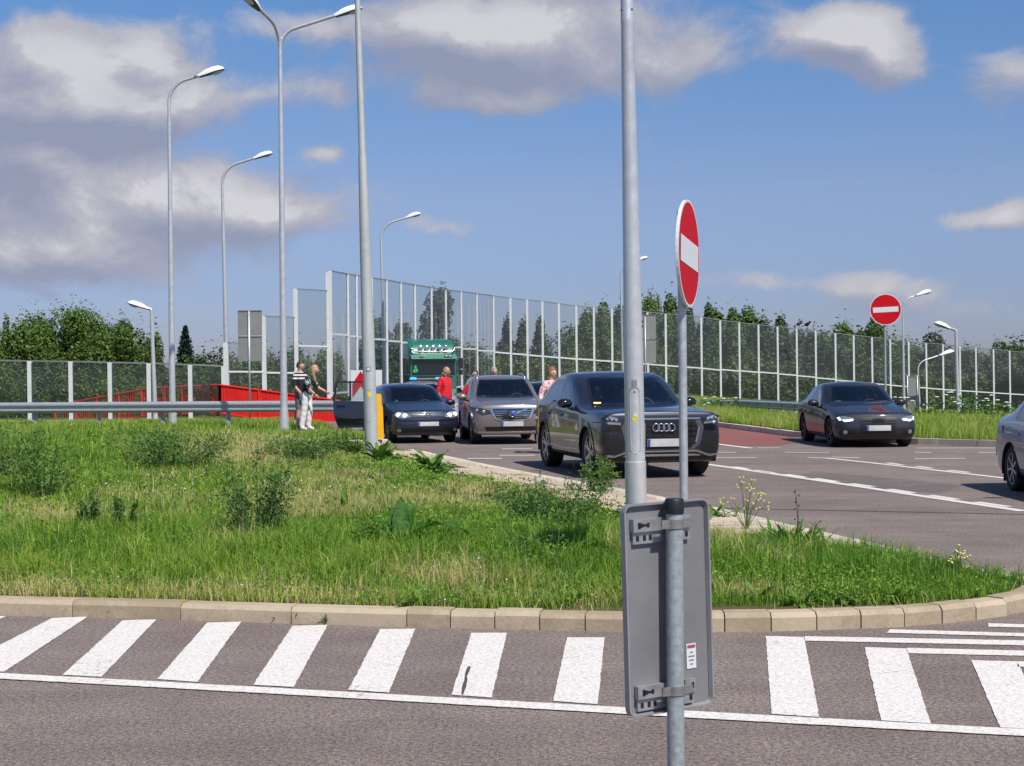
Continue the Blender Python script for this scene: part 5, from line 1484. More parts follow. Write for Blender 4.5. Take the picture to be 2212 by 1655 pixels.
dk, B = make_car(sp2, 'car', 'dark blue car hidden behind the taupe sport utility car, only roof and window showing', (1.05, 46.2, 0), R(9), PAINTS['dark'])
for p in both(B, dk, [(-.45, .70), (-.70, .66), (-.82, .74), (-.80, .83), (-.55, .80)], 'headlight', LIGHT_OFF, .006): pass

# ------------------------------------------------------------------ green lorry
TRUCKGLASS = plain('lorry_windscreen', (.010, .013, .015), .1, .0, coat=.3)
def lorry():
    d = 74.0; c = P(937, 880, d)
    o = empty('truck', (c.x, d, 0), R(16), 'green lorry cab with curved light bar over its windscreen', 'truck'); o.scale = (1.0, 1.0, 1.09)
    G_ = PAINTS['green']; W = 2.42; hw = W / 2; fy = 0.0
    # cab shell: front outline swept back (x across, z up) with rounded corners
    def sec(w, z0, z1, r=.14): 
        pts = []
        for cx, cz, a0 in ((w - r, z1 - r, 0), (-w + r, z1 - r, PI / 2), (-w + .02, z0 + .02, PI), (w - .02, z0 + .02, 1.5 * PI)):
            rr = r if cz > z0 + .1 else .02
            for k in range(5): a = a0 + k / 4 * PI / 2; pts.append((cx + rr * math.cos(a), cz + rr * math.sin(a)))
        return pts
    secs = [(-.02, hw * .93, .55, 2.40, .10), (.05, hw * .98, .52, 2.62, .14), (.25, hw, .50, 2.95, .2), (.55, hw * .985, .50, 3.16, .24), (1.2, hw * .98, .50, 3.25, .22), (2.1, hw * .98, .50, 3.22, .22)]
    V = []; n = 20
    for (y, w, z0, z1, r) in secs: V += [(p, y, q) for p, q in sec(w, z0, z1, r)]
    F = [(i * n + k, i * n + (k + 1) % n, (i + 1) * n + (k + 1) % n, (i + 1) * n + k) for i in range(len(secs) - 1) for k in range(n)] + [tuple(range(n)), tuple((len(secs) - 1) * n + k for k in range(n - 1, -1, -1))]
    MB().raw(V, F).build('cab', G_, o, auto=40)
    MB().raw([(-hw * .90, -.05, 1.62), (hw * .90, -.05, 1.62), (hw * .86, -.04, 2.36), (-hw * .86, -.04, 2.36)], [(0, 1, 2, 3)]).build('windscreen_surround', GLOSSB, o)
    MB().raw([(-hw * .86, -.06, 1.68), (hw * .86, -.06, 1.68), (hw * .82, -.05, 2.32), (-hw * .82, -.05, 2.32)], [(0, 1, 2, 3)])  .build('windscreen', TRUCKGLASS, o)
    MB().prism([(-.10, 2.38), (-.22, 2.30), (-.24, 2.33), (-.08, 2.52), (.1, 2.56), (.1, 2.40)], -hw * .95, hw * .95, lambda p, q, t: Vector((t, p, q))).build('visor', G_, o)
    for x in (-.62, .62, .82): MB().ball((x, -.20, 2.44), (.12, .05, .06), 10, 6).build('visor_lamp', LIGHT_OFF, o, True)
    bar = [Vector((-hw * .9, .05, 2.95)), Vector((-hw * .89, -.06, 2.78)), Vector((-hw * .80, -.10, 2.67)), Vector((0, -.13, 2.64)), Vector((hw * .80, -.10, 2.67)), Vector((hw * .89, -.06, 2.78)), Vector((hw * .9, .05, 2.95))]
    MB().tube(bar, .045, 8).build('light_bar', CHROME, o, True)
    for k in range(5):
        x = -.64 + k * .32; m = MB().lathe([(.001, -.05), (.11, -.05), (.125, -.03), (.10, .08), (.04, .14)], 16, 'y', (x, -.02, 2.83)); m.build('spot_lamp', SATIN if k < 4 else LIGHT_OFF, o, True)
    for z in (1.52, 1.36, 1.2): MB().box((0, -.03, z), (W * .78, .05, .07)).build('grille_slat', GLOSSB, o)
    MB().box((0, -.06, .80), (W * .96, .22, .42)).build('bumper', G_, o)
    for sx in (-1, 1):
        MB().box((sx * .92, -.16, .86), (.36, .05, .20)).build('headlight', LIGHT_OFF, o)
        MB().box((sx * (hw + .20), .10, 2.12), (.20, .12, .50)).build('mirror', BLACK_PL, o)
        MB().box((sx * (hw + .19), .10, 1.72), (.20, .12, .24)).build('mirror', BLACK_PL, o)
        for z in (1.62, 2.38): MB().tube([(sx * hw * .95, .12, z), (sx * (hw + .2), .10, z)], .02, 6).build('mirror_arm', BLACK_PL, o)
        MB().raw([(sx * (hw + .003), .35, 1.62), (sx * (hw + .003), 1.25, 1.62), (sx * (hw - .01), 1.20, 2.32), (sx * (hw - .01), .50, 2.32)], [(0, 1, 2, 3)]).build('side_window', GLOSSB, o)
        for y in (1.05, 4.6):
            wheel(o, sx * (hw - .16), y, .50, .30, 'ten', sx)
    MB().box((0, 3.4, .85), (.9, 5.0, .28)).build('chassis', UNDER, o)
    MB().box((0, 4.2, 1.15), (2.40, 3.4, .22)).build('flat_bed', G_, o)
    # green dangling decorations behind the pane
    for (x, z) in ((-.92, 1.95), (-.86, 1.80), (-.98, 1.78)): MB().ball((x, -.075, z), (.07, .02, .09), 8, 6).build('windscreen_ornament', GREEN_L, o)
lorry()

# ================================================================== vegetation
GRASS_M = leaf('grass_blades', [(0.0, (.065, .180, .020)), (.30, (.205, .375, .040)), (.55, (.37, .475, .068)), (.75, (.50, .46, .16)), (1.0, (.68, .56, .32))], .40, .55)
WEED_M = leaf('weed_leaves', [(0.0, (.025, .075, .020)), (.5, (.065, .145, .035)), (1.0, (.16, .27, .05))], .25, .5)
DOCK_M = leaf('dock_leaves', [(0.0, (.030, .105, .014)), (.5, (.070, .185, .024)), (1.0, (.16, .28, .055))], .30, .42)
_t = NT(DOCK_M.node_tree); _g = _t.n.new('ShaderNodeTexCoord'); _nz = _t.noise(_g.outputs['Object'], 26, 4, .6, .6)
_bp = _t.n.new('ShaderNodeBump'); _bp.inputs['Strength'].default_value = 1.0; _bp.inputs['Distance'].default_value = .02; _t.l.new(_nz, _bp.inputs['Height'])
for _n in _t.n:
    if _n.type == 'BSDF_PRINCIPLED': _t.l.new(_bp.outputs[0], _n.inputs['Normal'])
FLOWER_Y = plain('flower_yellow', (.62, .60, .12), .6)
FLOWER_W = plain('flower_white', (.58, .58, .50), .7)
STEM_M = plain('stem_green', (.10, .15, .035), .7)
STEM_B = plain('stem_brown', (.075, .06, .035), .8)

_h = np.random.default_rng(5).random((64, 64))
def vnoise(x, y):
    xi, yi = np.floor(x).astype(int), np.floor(y).astype(int); fx, fy = x - xi, y - yi
    fx = fx * fx * (3 - 2 * fx); fy = fy * fy * (3 - 2 * fy)
    a, b, c, d = _h[xi % 64, yi % 64], _h[(xi + 1) % 64, yi % 64], _h[xi % 64, (yi + 1) % 64], _h[(xi + 1) % 64, (yi + 1) % 64]
    return (a * (1 - fx) + b * fx) * (1 - fy) + (c * (1 - fx) + d * fx) * fy
def fbm(x, y): return (vnoise(x, y) * .5 + vnoise(x * 2.1 + 7, y * 2.1 + 3) * .3 + vnoise(x * 4.3 + 1, y * 4.3 + 9) * .2)
def to_uv(X, Y, Z):
    dx, dy, dz = X - CAM.x, Y - CAM.y, Z - CAM.z
    f = dx * cam_f.x + dy * cam_f.y + dz * cam_f.z
    return CU + FPX * (dx * cam_r.x + dy * cam_r.y + dz * cam_r.z) / f, CV - FPX * (dx * cam_u.x + dy * cam_u.y + dz * cam_u.z) / f

def np_mesh(name, V, loops, starts, totals, mat, tint=None, parent=None):
    me = bpy.data.meshes.new(name)
    me.vertices.add(len(V)); me.vertices.foreach_set('co', V.astype(np.float32).ravel())
    me.loops.add(len(loops)); me.loops.foreach_set('vertex_index', loops.astype(np.int32).ravel())
    me.polygons.add(len(starts)); me.polygons.foreach_set('loop_start', starts.astype(np.int32))
    try: me.polygons.foreach_set('loop_total', totals.astype(np.int32))
    except Exception: pass
    if tint is not None:
        at = me.attributes.new('tint', 'FLOAT', 'POINT'); at.data.foreach_set('value', tint.astype(np.float32))
    me.materials.append(mat); me.update(calc_edges=True)
    o = bpy.data.objects.new(name, me); link(o, parent); return o
def blades(name, X, Y, Z, h, w, tint, mat, bend=.45, parent=None):
    n = len(X); a = RNG.random(n) * 2 * PI; face = RNG.random(n) * PI
    lx, ly = np.cos(a), np.sin(a); b = bend * (RNG.random(n) ** 1.3) * h
    wx, wy = np.cos(face) * w / 2, np.sin(face) * w / 2
    V = np.empty((n, 5, 3))
    V[:, 0] = np.c_[X - wx, Y - wy, Z - .02]; V[:, 1] = np.c_[X + wx, Y + wy, Z - .02]
    mx, my, mz = X + lx * b * .3, Y + ly * b * .3, Z + h * .58
    V[:, 2] = np.c_[mx + wx * .8, my + wy * .8, mz]; V[:, 3] = np.c_[mx - wx * .8, my - wy * .8, mz]
    V[:, 4] = np.c_[X + lx * b, Y + ly * b, Z + h * (1 - .25 * (b / (h + 1e-9)))]
    base = (np.arange(n) * 5)[:, None]
    loops = np.concatenate([base + np.array([0, 1, 2, 3]), base + np.array([3, 2, 4])], 1).ravel()
    st = (np.arange(n) * 7)[:, None] + np.array([0, 4]); tot = np.tile([4, 3], n)
    o = np_mesh(name, V.reshape(-1, 3), loops, st.ravel(), tot, mat, np.repeat(tint, 5), parent)
    return o

# ---- rough grass on the island
DRY = [(560, 985, 170, 34, 1.0), (650, 1095, 150, 34, .85), (90, 1120, 120, 26, .8), (760, 1040, 130, 22, .6), (1230, 1066, 150, 20, 1.0), (1010, 1075, 170, 34, .7), (330, 1085, 90, 20, .5), (60, 1283, 200, 12, .75), (420, 1292, 160, 11, .55),
       (640, 1295, 150, 14, .7), (960, 1265, 120, 26, .7), (1290, 1305, 160, 10, .3), (1570, 1165, 60, 26, 1.0), (1620, 1290, 140, 12, .5), (860, 975, 90, 14, .8), (1150, 1060, 60, 20, .7), (1370, 1090, 60, 18, .8)]
def dryness(u, v):
    d = np.zeros(u.shape)
    for (a, b, ra, rb, w) in DRY: d = np.maximum(d, w * np.exp(-((u - a) / ra) ** 2 - ((v - b) / rb) ** 2))
    return d
def sow_island(n):
    yy = 9.7 * (34.2 / 9.7) ** RNG.random(n * 2)
    xx = (RNG.random(n * 2) - .5) * 2 * (.36 * yy + .8)
    m = inside(island_poly, xx, yy) & (xx > -15.9); xx, yy = xx[m][:n], yy[m][:n]
    dk = dist_line(kerb_front, xx, yy); dr_ = dist_line(kerb_right, xx, yy)
    slabs = (dr_ < 1.32) & (yy > 12.2)
    keep = (dk > .152) & (dr_ > .22) & (~slabs | (RNG.random(len(xx)) < np.where(dr_ > .85, .5, .10) * (fbm(xx * 1.1, yy * 1.1) > .48)))
    return xx[keep], yy[keep]
X, Y = sow_island(110000)
tx, ty = sow_island(36000)
kk = RNG.integers(3, 10, len(tx)); tr = .05 * (ty / 14) ** .8
X = np.concatenate([X, np.repeat(tx, kk) + RNG.standard_normal(kk.sum()) * np.repeat(tr, kk) * .5]); Y = np.concatenate([Y, np.repeat(ty, kk) + RNG.standard_normal(kk.sum()) * np.repeat(tr, kk) * .5])
tuft_h = np.concatenate([np.ones(110000)[:len(X) - kk.sum()], np.repeat(.8 + .9 * RNG.random(len(tx)) ** 2, kk)])
tuft_t = np.concatenate([np.zeros(len(X) - kk.sum()), np.repeat(.16 * RNG.standard_normal(len(tx)), kk)])
_k = (dist_line(kerb_front, X, Y) > .145) & (dist_line(kerb_right, X, Y) > .22); X, Y, tuft_h, tuft_t = X[_k], Y[_k], tuft_h[_k], tuft_t[_k]
Z = island_z(X, Y); U_, V_ = to_uv(X, Y, Z)
pn = fbm(X * .9 + 3, Y * .9); pn2 = fbm(X * 2.6, Y * 2.6 + 5); pn3 = fbm(X * .35 + 11, Y * .35)
dry = np.clip(dryness(U_, V_) * (.55 + .9 * pn2) + .36 * sstep(pn, .57, .77), 0, 1)
near_edge = np.minimum(dist_line(kerb_front, X, Y), dist_line(kerb_right, X, Y))
isdry = RNG.random(len(X)) < np.clip(dry * 1.1, 0, .92)
h = (.045 + .13 * pn * pn2 * 1.6 + .07 * RNG.random(len(X)) ** 2) * (1 + .35 * sstep(Y, 16, 26))
h *= np.where(isdry, .95, 1.0 - .45 * np.clip(dry, 0, 1)) * (.60 + .40 * sstep(near_edge, .15, .8)) * (1 - .65 * (1 - sstep(dist_line(kerb_right, X, Y), 1.5, 4.0)) * sstep(Y, 12.2, 15.0))
lush = np.exp(-((V_ - 1215) / 55) ** 2); h *= (1 + .30 * lush) * tuft_h
thin = RNG.random(len(X)) < (1 - .45 * dry)
w = .0062 * (Y / 11) ** .95 * (.7 + .6 * RNG.random(len(X)))
tint = np.clip(.28 + .40 * (pn3 - .5) + .32 * (pn2 - .5) + .15 * RNG.standard_normal(len(X)) + tuft_t - .10 * lush + .10 * sstep(Y, 14, 20), .02, .62)
tint = np.where(isdry, np.clip(.80 + .16 * RNG.standard_normal(len(X)), .6, 1.0), tint)
k = thin
g = blades('island_grass', X[k], Y[k], Z[k], h[k], w[k], tint[k], GRASS_M, 1.25)
tag(g, 'rough patchy green and straw coloured grass covering the traffic island', 'grass', kind='stuff')

fl_ = np.array(resample(kerb_front, .012)); fl_ = fl_[(fl_[:, 0] > -5) & (RNG.random(len(fl_)) < .8 * sstep(fbm(fl_[:, 0] * 2.2, fl_[:, 1] + 3), .35, .7))]
_pts = np.array(offset([tuple(q) for q in fl_], .15)) + RNG.normal(0, .012, (len(fl_), 2))
g = blades('kerb_fringe', _pts[:, 0], _pts[:, 1], np.full(len(_pts), .10), .05 + .10 * RNG.random(len(_pts)), .0055 + 0 * _pts[:, 0], np.clip(RNG.normal(.72, .22, len(_pts)), .1, 1), GRASS_M, 1.9)
tag(g, 'dry grass blades hanging over the front kerb of the island', 'grass', kind='stuff')

# ---- grass of the verges
def sow_quad(rows, r0, r1, n):
    A = np.array(rows[r0:r1 + 1]); R_, C_ = A.shape[0], A.shape[1]
    a = RNG.random(n) ** 1.0 * (R_ - 1); c = RNG.random(n) * (C_ - 1)
    i, j = np.minimum(a.astype(int), R_ - 2), np.minimum(c.astype(int), C_ - 2); fa, fc = (a - i)[:, None], (c - j)[:, None]
    return (A[i, j] * (1 - fa) + A[i + 1, j] * fa) * (1 - fc) + (A[i, j + 1] * (1 - fa) + A[i + 1, j + 1] * fa) * fc
pts = np.vstack([sow_quad(verge_rows, 0, 4, 130000), sow_quad(verge_rows, 4, 8, 70000)])
u, v = to_uv(pts[:, 0], pts[:, 1], pts[:, 2]); m = (u > 1350) & (u < 2260); pts = pts[m]
pn = fbm(pts[:, 0] * .7, pts[:, 1] * .5); t = np.clip(.50 + .5 * (pn - .5) + .15 * RNG.standard_normal(len(pts)), .15, .9)
g = blades('verge_grass', pts[:, 0], pts[:, 1], pts[:, 2], .10 + .26 * pn * RNG.random(len(pts)) + .12 * RNG.random(len(pts)), .017 * (pts[:, 1] / 45), t, GRASS_M, .6)
tag(g, 'tall yellow green grass on the right verge below the noise barrier', 'grass', kind='stuff')
n = 60000; yy = 36.0 + RNG.random(n) ** 1.6 * 18; xx = -20 + RNG.random(n) * 17.5
xr = np.interp(yy, side_np[:, 1], side_np[:, 0]) - .25
yk = np.interp(xx, [-40, -16, -8, -3.3], [37.5, 36.95, 36.3, 35.8])
m = (xx < xr) & (yy > yk) & (dist_line(path_pts, xx, yy) > .78); xx, yy = xx[m], yy[m]
pn = fbm(xx * .6, yy * .6); t = np.clip(.46 + .6 * (pn - .5) + .15 * RNG.standard_normal(len(xx)), .1, .95)
g = blades('verge_grass', xx, yy, left_z(xx, yy), .08 + .16 * pn + .06 * RNG.random(len(xx)), .022 + 0 * xx, t, GRASS_M, .6)
tag(g, 'short grass on the left verge around the guard rail', 'grass', kind='stuff')

# ---- white clover dotted through the turf
cu = np.concatenate([RNG.normal(560, 130, 90), RNG.normal(230, 100, 20), RNG.normal(1230, 60, 26), RNG.normal(1110, 70, 14), RNG.uniform(0, 1300, 20)]); cv = np.concatenate([RNG.normal(1045, 13, 90), RNG.normal(1050, 60, 20), RNG.normal(1262, 16, 26), RNG.normal(1190, 12, 14), RNG.uniform(1000, 1280, 20)])
m = MB()
for a, b in zip(cu, cv):
    p = G(a, b, .35)
    if not inside(island_poly, [p.x], [p.y])[0]: continue
    z = float(island_z([p.x], [p.y])[0]) + random.uniform(.06, .15); s = random.uniform(.006, .013) * (p.y / 14)
    m.raw([(p.x + s, p.y, z), (p.x - s, p.y, z), (p.x, p.y + s, z), (p.x, p.y - s, z), (p.x, p.y, z + s), (p.x, p.y, z - s)], [(0, 2, 4), (2, 1, 4), (1, 3, 4), (3, 0, 4), (2, 0, 5), (1, 2, 5), (3, 1, 5), (0, 3, 5)])
tag(m.build('clover_flowers', FLOWER_W), 'tiny white clover heads scattered in the island grass', 'flowers', kind='stuff')

# ---- leaf clouds
def leaf_cloud(name, C, N_, size, mat, tint, parent=None, aspect=.6, droop=0.0):
    """one folded quad per leaf, centre C, rough normal N_"""
    n = len(C); nrm = N_ / (np.linalg.norm(N_, axis=1, keepdims=True) + 1e-9)
    a = RNG.standard_normal((n, 3)); a[:, 2] -= droop; t = np.cross(nrm, a); t /= np.linalg.norm(t, axis=1, keepdims=True) + 1e-9; b = np.cross(nrm, t)
    L = size[:, None] * t; W = size[:, None] * aspect * b
    V = np.stack([C - L * .5, C + W * .5 + nrm * size[:, None] * .06, C + L * .5, C - W * .5 + nrm * size[:, None] * .06], 1).reshape(-1, 3)
    loops = np.arange(n * 4); st = np.arange(n) * 4
    return np_mesh(name, V, loops, st, np.full(n, 4), mat, np.repeat(tint, 4), parent)

# ---- low leafy herbs between the grass blades
cx, cy = sow_island(150000)
_m = ~((dist_line(kerb_right, cx, cy) < 1.4) & (cy > 12.2)); cx, cy = cx[_m], cy[_m]
cz = island_z(cx, cy); cu_, cv_ = to_uv(cx, cy, cz); pn_ = fbm(cx * 1.3 + 20, cy * 1.3 + 4); dd = dryness(cu_, cv_)
kc = RNG.random(len(cx)) < (.10 + 1.1 * sstep(pn_, .42, .66)) * (1 - .75 * dd); cx, cy, cz, pn_ = cx[kc], cy[kc], cz[kc], pn_[kc]
Cc = np.c_[cx, cy, cz + .02 + .11 * RNG.random(len(cx)) * (.4 + pn_)]
o_ = leaf_cloud('island_herbs', Cc, RNG.standard_normal((len(cx), 3)) * .7 + np.array([.1, -.25, .8]), (.014 + .022 * RNG.random(len(cx))) * (cy / 12) ** .9, GRASS_M, np.clip(.24 + .5 * (fbm(cx * .8, cy * .8 + 9) - .5) + .14 * RNG.standard_normal(len(cx)), 0, .66), None, .62)
tag(o_, 'low leafy herbs growing between the grass of the island', 'herbs', kind='stuff')

# ---- bushy fine leaved weeds
def bushy_weed(label, u, v, hgt, rad, n, bright=.0, group=None):
    p = G(u, v, .3); z = float(island_z([p.x], [p.y])[0]); p = G(u, v, z)
    o = empty('bushy_weed', (p.x, p.y, z), label=label, cat='weed', group=group)
    ns = max(5, int(14 * rad / .3)); m = MB(); C = []; T = []
    for i in range(ns):
        a = RNG.random() * 2 * PI; r = rad * math.sqrt(RNG.random()) * .75
        hh = hgt * (.65 + .4 * RNG.random()) * (1 - .35 * (r / rad) ** 2)
        b0 = Vector((math.cos(a) * r * .45, math.sin(a) * r * .45, -.03)); b1 = Vector((math.cos(a) * r * 1.25, math.sin(a) * r * 1.25, hh)); bm_ = b0.lerp(b1, .5) + Vector((0, 0, .05 * hh))
        m.tube([b0, bm_, b1], [.006, .005, .002], 4, False)
        k = int(n / ns)
        tt = RNG.random(k) ** .8
        pts_ = (1 - tt)[:, None] * np.array(b0) + tt[:, None] * np.array(b1); pts_ += RNG.standard_normal((k, 3)) * np.array([.05, .05, .03]) * (rad / .3) * (.5 + .7 * (1 - tt))[:, None]
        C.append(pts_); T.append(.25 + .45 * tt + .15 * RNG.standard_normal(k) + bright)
    m.build('stems', STEM_M, o)
    C = np.vstack(C); C[:, 2] = np.maximum(C[:, 2], .0); T = np.clip(np.concatenate(T), 0, 1)
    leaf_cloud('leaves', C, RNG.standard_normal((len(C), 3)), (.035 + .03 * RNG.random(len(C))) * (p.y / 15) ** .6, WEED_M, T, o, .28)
    return o
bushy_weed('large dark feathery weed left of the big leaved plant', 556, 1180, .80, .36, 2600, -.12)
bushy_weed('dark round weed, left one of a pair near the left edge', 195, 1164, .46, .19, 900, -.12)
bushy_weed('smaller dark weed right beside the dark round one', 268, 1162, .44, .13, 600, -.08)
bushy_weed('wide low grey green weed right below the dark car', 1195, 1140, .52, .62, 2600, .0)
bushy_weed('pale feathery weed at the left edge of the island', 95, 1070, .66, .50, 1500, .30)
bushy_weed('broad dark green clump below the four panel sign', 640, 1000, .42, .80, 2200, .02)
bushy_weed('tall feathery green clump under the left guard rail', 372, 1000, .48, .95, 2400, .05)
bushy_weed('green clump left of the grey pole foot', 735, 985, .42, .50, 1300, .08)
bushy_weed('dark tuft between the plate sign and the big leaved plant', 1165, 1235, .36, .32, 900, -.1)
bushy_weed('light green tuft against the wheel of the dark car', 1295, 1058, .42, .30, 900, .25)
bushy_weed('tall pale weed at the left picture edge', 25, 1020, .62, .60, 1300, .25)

# ---- broad leaved plants
def broad_leaf(base, az, L, w, rise, curl, n=9, wav=.13):
    """one arching leaf: rise angle at the base, curl downwards along its length"""
    V = []; F = []; p = Vector(base); ang = rise; d = Vector((math.cos(az), math.sin(az), 0)); sd = Vector((-math.sin(az), math.cos(az), 0))
    step = L / n
    for i in range(n + 1):
        f = i / n; ww = w * (math.sin(min(1.0, f * .92 + .10) * PI) ** .75) * (1 if f < .98 else .1) if f > .16 else w * .10
        nrm = Vector((-d.x * math.sin(ang), -d.y * math.sin(ang), math.cos(ang)))
        wob = math.sin(f * 15 + az * 3) * wav * w
        V += [p - sd * ww / 2 + nrm * (ww * .16 + wob), p.copy(), p + sd * ww / 2 + nrm * (ww * .16 - wob)]
        p = p + (d * math.cos(ang) + Vector((0, 0, math.sin(ang)))) * step; ang -= curl / n
    for i in range(n):
        b = i * 3; F += [(b, b + 1, b + 4, b + 3), (b + 1, b + 2, b + 5, b + 4)]
    return V, F
def leafy_plant(label, u, v, leaves, name='leafy_plant', tint=.5, zoff=.0, z=None, big=1.0):
    p = G(u, v, .3)
    if z is None: z = float(island_z([p.x], [p.y])[0]); p = G(u, v, z)
    o = empty(name, (p.x, p.y, z + zoff), label=label, cat='plant'); o.scale = (big, big, big)
    for (az, L, w, rise, curl) in leaves:
        V, F = broad_leaf((0.02 * math.cos(az), .02 * math.sin(az), 0), az, L, w, rise, curl)
        lo = mesh_obj('leaf', V, F, DOCK_M, o, True)
        at = lo.data.attributes.new('tint', 'FLOAT', 'POINT'); tv = min(1, max(0, tint + random.uniform(-.25, .25))); at.data.foreach_set('value', [min(1, max(0, tv + (.35 if i % 3 == 1 else random.uniform(-.15, .15)))) for i in range(len(V))])
    return o
leafy_plant('big leaved plant with one long leaf bending right in mid island', 868, 1206,
            [(R(95), .44, .15, R(80), .5), (R(70), .42, .14, R(74), .7), (R(115), .40, .13, R(70), .8), (R(20), .34, .12, R(62), .9), (R(-6), .62, .15, R(56), R(100)), (R(-12), .46, .12, R(44), R(70)), (R(174), .50, .13, R(54), R(96)), (R(186), .40, .11, R(44), R(70)), (R(-70), .30, .10, R(50), 1.0), (R(150), .38, .12, R(62), .9), (R(-110), .28, .10, R(50), 1.0), (R(215), .34, .11, R(48), 1.0), (R(-35), .36, .11, R(52), 1.1)], tint=.15, zoff=.09, big=1.02)
def rnd_leaves(n, L, w, lo=20, hi=80): return [(random.random() * 2 * PI, L * random.uniform(.6, 1.1), w * random.uniform(.7, 1.1), R(random.uniform(lo, hi)), R(random.uniform(20, 70))) for _ in range(n)]
leafy_plant('broad leaved dock plant beside the paved strip', 932, 1018, rnd_leaves(26, .42, .15), tint=.6)
leafy_plant('broad leaved clump around the foot of the grey pole', 822, 1002, rnd_leaves(30, .46, .15), tint=.65)
leafy_plant('broad leaved clump left of the grey pole foot', 760, 985, rnd_leaves(18, .36, .13), tint=.5)
leafy_plant('narrow upright dock stalk with pale leaves in mid island', 743, 1128, [(random.random() * 6.3, random.uniform(.18, .30), .07, R(random.uniform(45, 85)), R(30)) for _ in range(10)] + [(R(80), .40, .07, R(86), .1), (R(110), .34, .06, R(88), .1)], tint=.75)
leafy_plant('pale leaved dock plant left of the long paved strip', 612, 1010, rnd_leaves(12, .30, .11), tint=.8)
for i, (u, v) in enumerate(((1640, 1298), (1830, 1300), (1930, 1296), (1290, 1290), (1250, 1305), (905, 1305), (1730, 1306))):
    leafy_plant(('low rosette of leaves at the kerb below the plate sign', 'low leafy rosette at the kerb, middle of the right tip', 'low leafy rosette at the kerb near the right tip', 'leafy rosette just left of the plate sign', 'small leafy rosette at the kerb left of the plate sign', 'small leafy rosette at the kerb below the big leaved plant', 'leafy rosette at the kerb right of the plate sign')[i], u, v, rnd_leaves(12, .17, .06, 10, 70), tint=.55)
def green_weed(label, u, v, n, L, stalk=0.0):
    p = G(u, v, .14); o = empty('leafy_weed', (p.x, p.y, .12), label=label, cat='weed')
    for (az, l, w, r_, c_) in rnd_leaves(n, L, .035, 15, 75):
        V, F = broad_leaf((RNG.normal() * .10, RNG.normal() * .10, 0), az, l, w, r_, c_, 5)
        lo = mesh_obj('leaf', V, F, DOCK_M, o, True); at = lo.data.attributes.new('tint', 'FLOAT', 'POINT'); at.data.foreach_set('value', [random.uniform(.3, .9)] * len(V))
    if stalk:
        MB().tube([(0, 0, 0), (.01, 0, stalk * .5), (-.01, 0, stalk)], [.008, .006, .003], 6).build('stalk', STEM_B, o, True)
        for k in range(10):
            z = stalk * (.45 + .055 * k); a = k * 2.4; MB().ball((math.cos(a) * .02, math.sin(a) * .02, z), (.007, .007, .012), 6, 4).build('seed_head', STEM_B, o)
    return o
green_weed('leafy weed with a tall brown seed stalk on the right paved strip', 1722, 1184, 110, .32, .52)
green_weed('low leafy weed sprawling on the right paved strip', 1690, 1176, 60, .26)
green_weed('small leafy weed behind the plate sign top corner', 1545, 1112, 24, .20)
def flower_plant(label, u, v, hgt, n, spread, mat=None, fl=.013):
    p = G(u, v, .14); o = empty('flowering_weed', (p.x, p.y, .12), label=label, cat='flowering weed')
    m = MB(); heads = []
    for i in range(n):
        a = random.random() * 2 * PI; s = spread * math.sqrt(random.random()); hh = hgt * random.uniform(.45, 1.0)
        e = Vector((math.cos(a) * s, math.sin(a) * s, hh)); m.tube([(0, 0, 0), e * .5 + Vector((0, 0, .05)), e], [.004, .003, .002], 4, False); heads.append(e)
        for q in range(2): heads.append(e + Vector((random.uniform(-.04, .04), random.uniform(-.04, .04), random.uniform(-.08, .02))))
    m.build('stems', STEM_M, o)
    for e in heads: MB().ball(e, (fl, fl, fl * .8), 6, 4).build('flower', mat or FLOWER_Y, o)
    return o
flower_plant('wild mustard with pale yellow flowers behind the plate sign', 1612, 1142, .50, 15, .26, None, .010)
flower_plant('single yellow umbel weed near the right tip of the island', 2068, 1238, .24, 8, .07, None, .010)

# ---- weeds sprouting in the gutter
for i, (u, v) in enumerate(((86, 1327), (243, 1332), (598, 1344), (638, 1345), (705, 1349))):
    p = G(u, v, .0); o = empty('gutter_weed', (p.x, p.y - .02, .01), label=('tiny weed in the gutter near the left edge', 'small weed in the gutter above the second stripe', 'left one of two gutter sprouts above the fourth stripe', 'right one of two gutter sprouts above the fourth stripe', 'gutter sprout at the kerb joint right of the fourth stripe')[i], cat='weed')
    for k in range(9):
        V, F = broad_leaf((0, 0, 0), random.random() * 6.3, random.uniform(.05, .11), .012, R(random.uniform(30, 80)), .5, 3)
        lo = mesh_obj('leaf', V, F, DOCK_M, o); at = lo.data.attributes.new('tint', 'FLOAT', 'POINT'); at.data.foreach_set('value', [random.uniform(.2, .9)] * len(V))

# ---- umbels and tall weeds on the right verge
def umbel(label, u, v, d, hgt, n, spread):
    b = P(u, v, d); o = empty('umbel_plant', b, label=label, cat='flowering weed'); m = MB(); C = []
    for i in range(n):
        e = Vector((RNG.normal() * spread, RNG.normal() * spread * .5, hgt * random.uniform(.5, 1.0))); m.tube([(0, 0, -.2), e * .6, e], [.02, .015, .01], 4, False)
        f = MB(); f.lathe([(.001, .025), (.06, .012), (.095, -.008), (.06, -.015)], 10, 'z', e); f.build('flower_head', FLOWER_W, o)
    m.build('stems', STEM_M, o)
    k = n * 26; C = np.c_[RNG.normal(0, spread, k), RNG.normal(0, spread * .5, k), RNG.random(k) ** 1.2 * hgt * .8]
    leaf_cloud('leaves', C, RNG.standard_normal((k, 3)), .10 + .10 * RNG.random(k), DOCK_M, np.clip(.6 + .2 * RNG.standard_normal(k), 0, 1), o, .5)
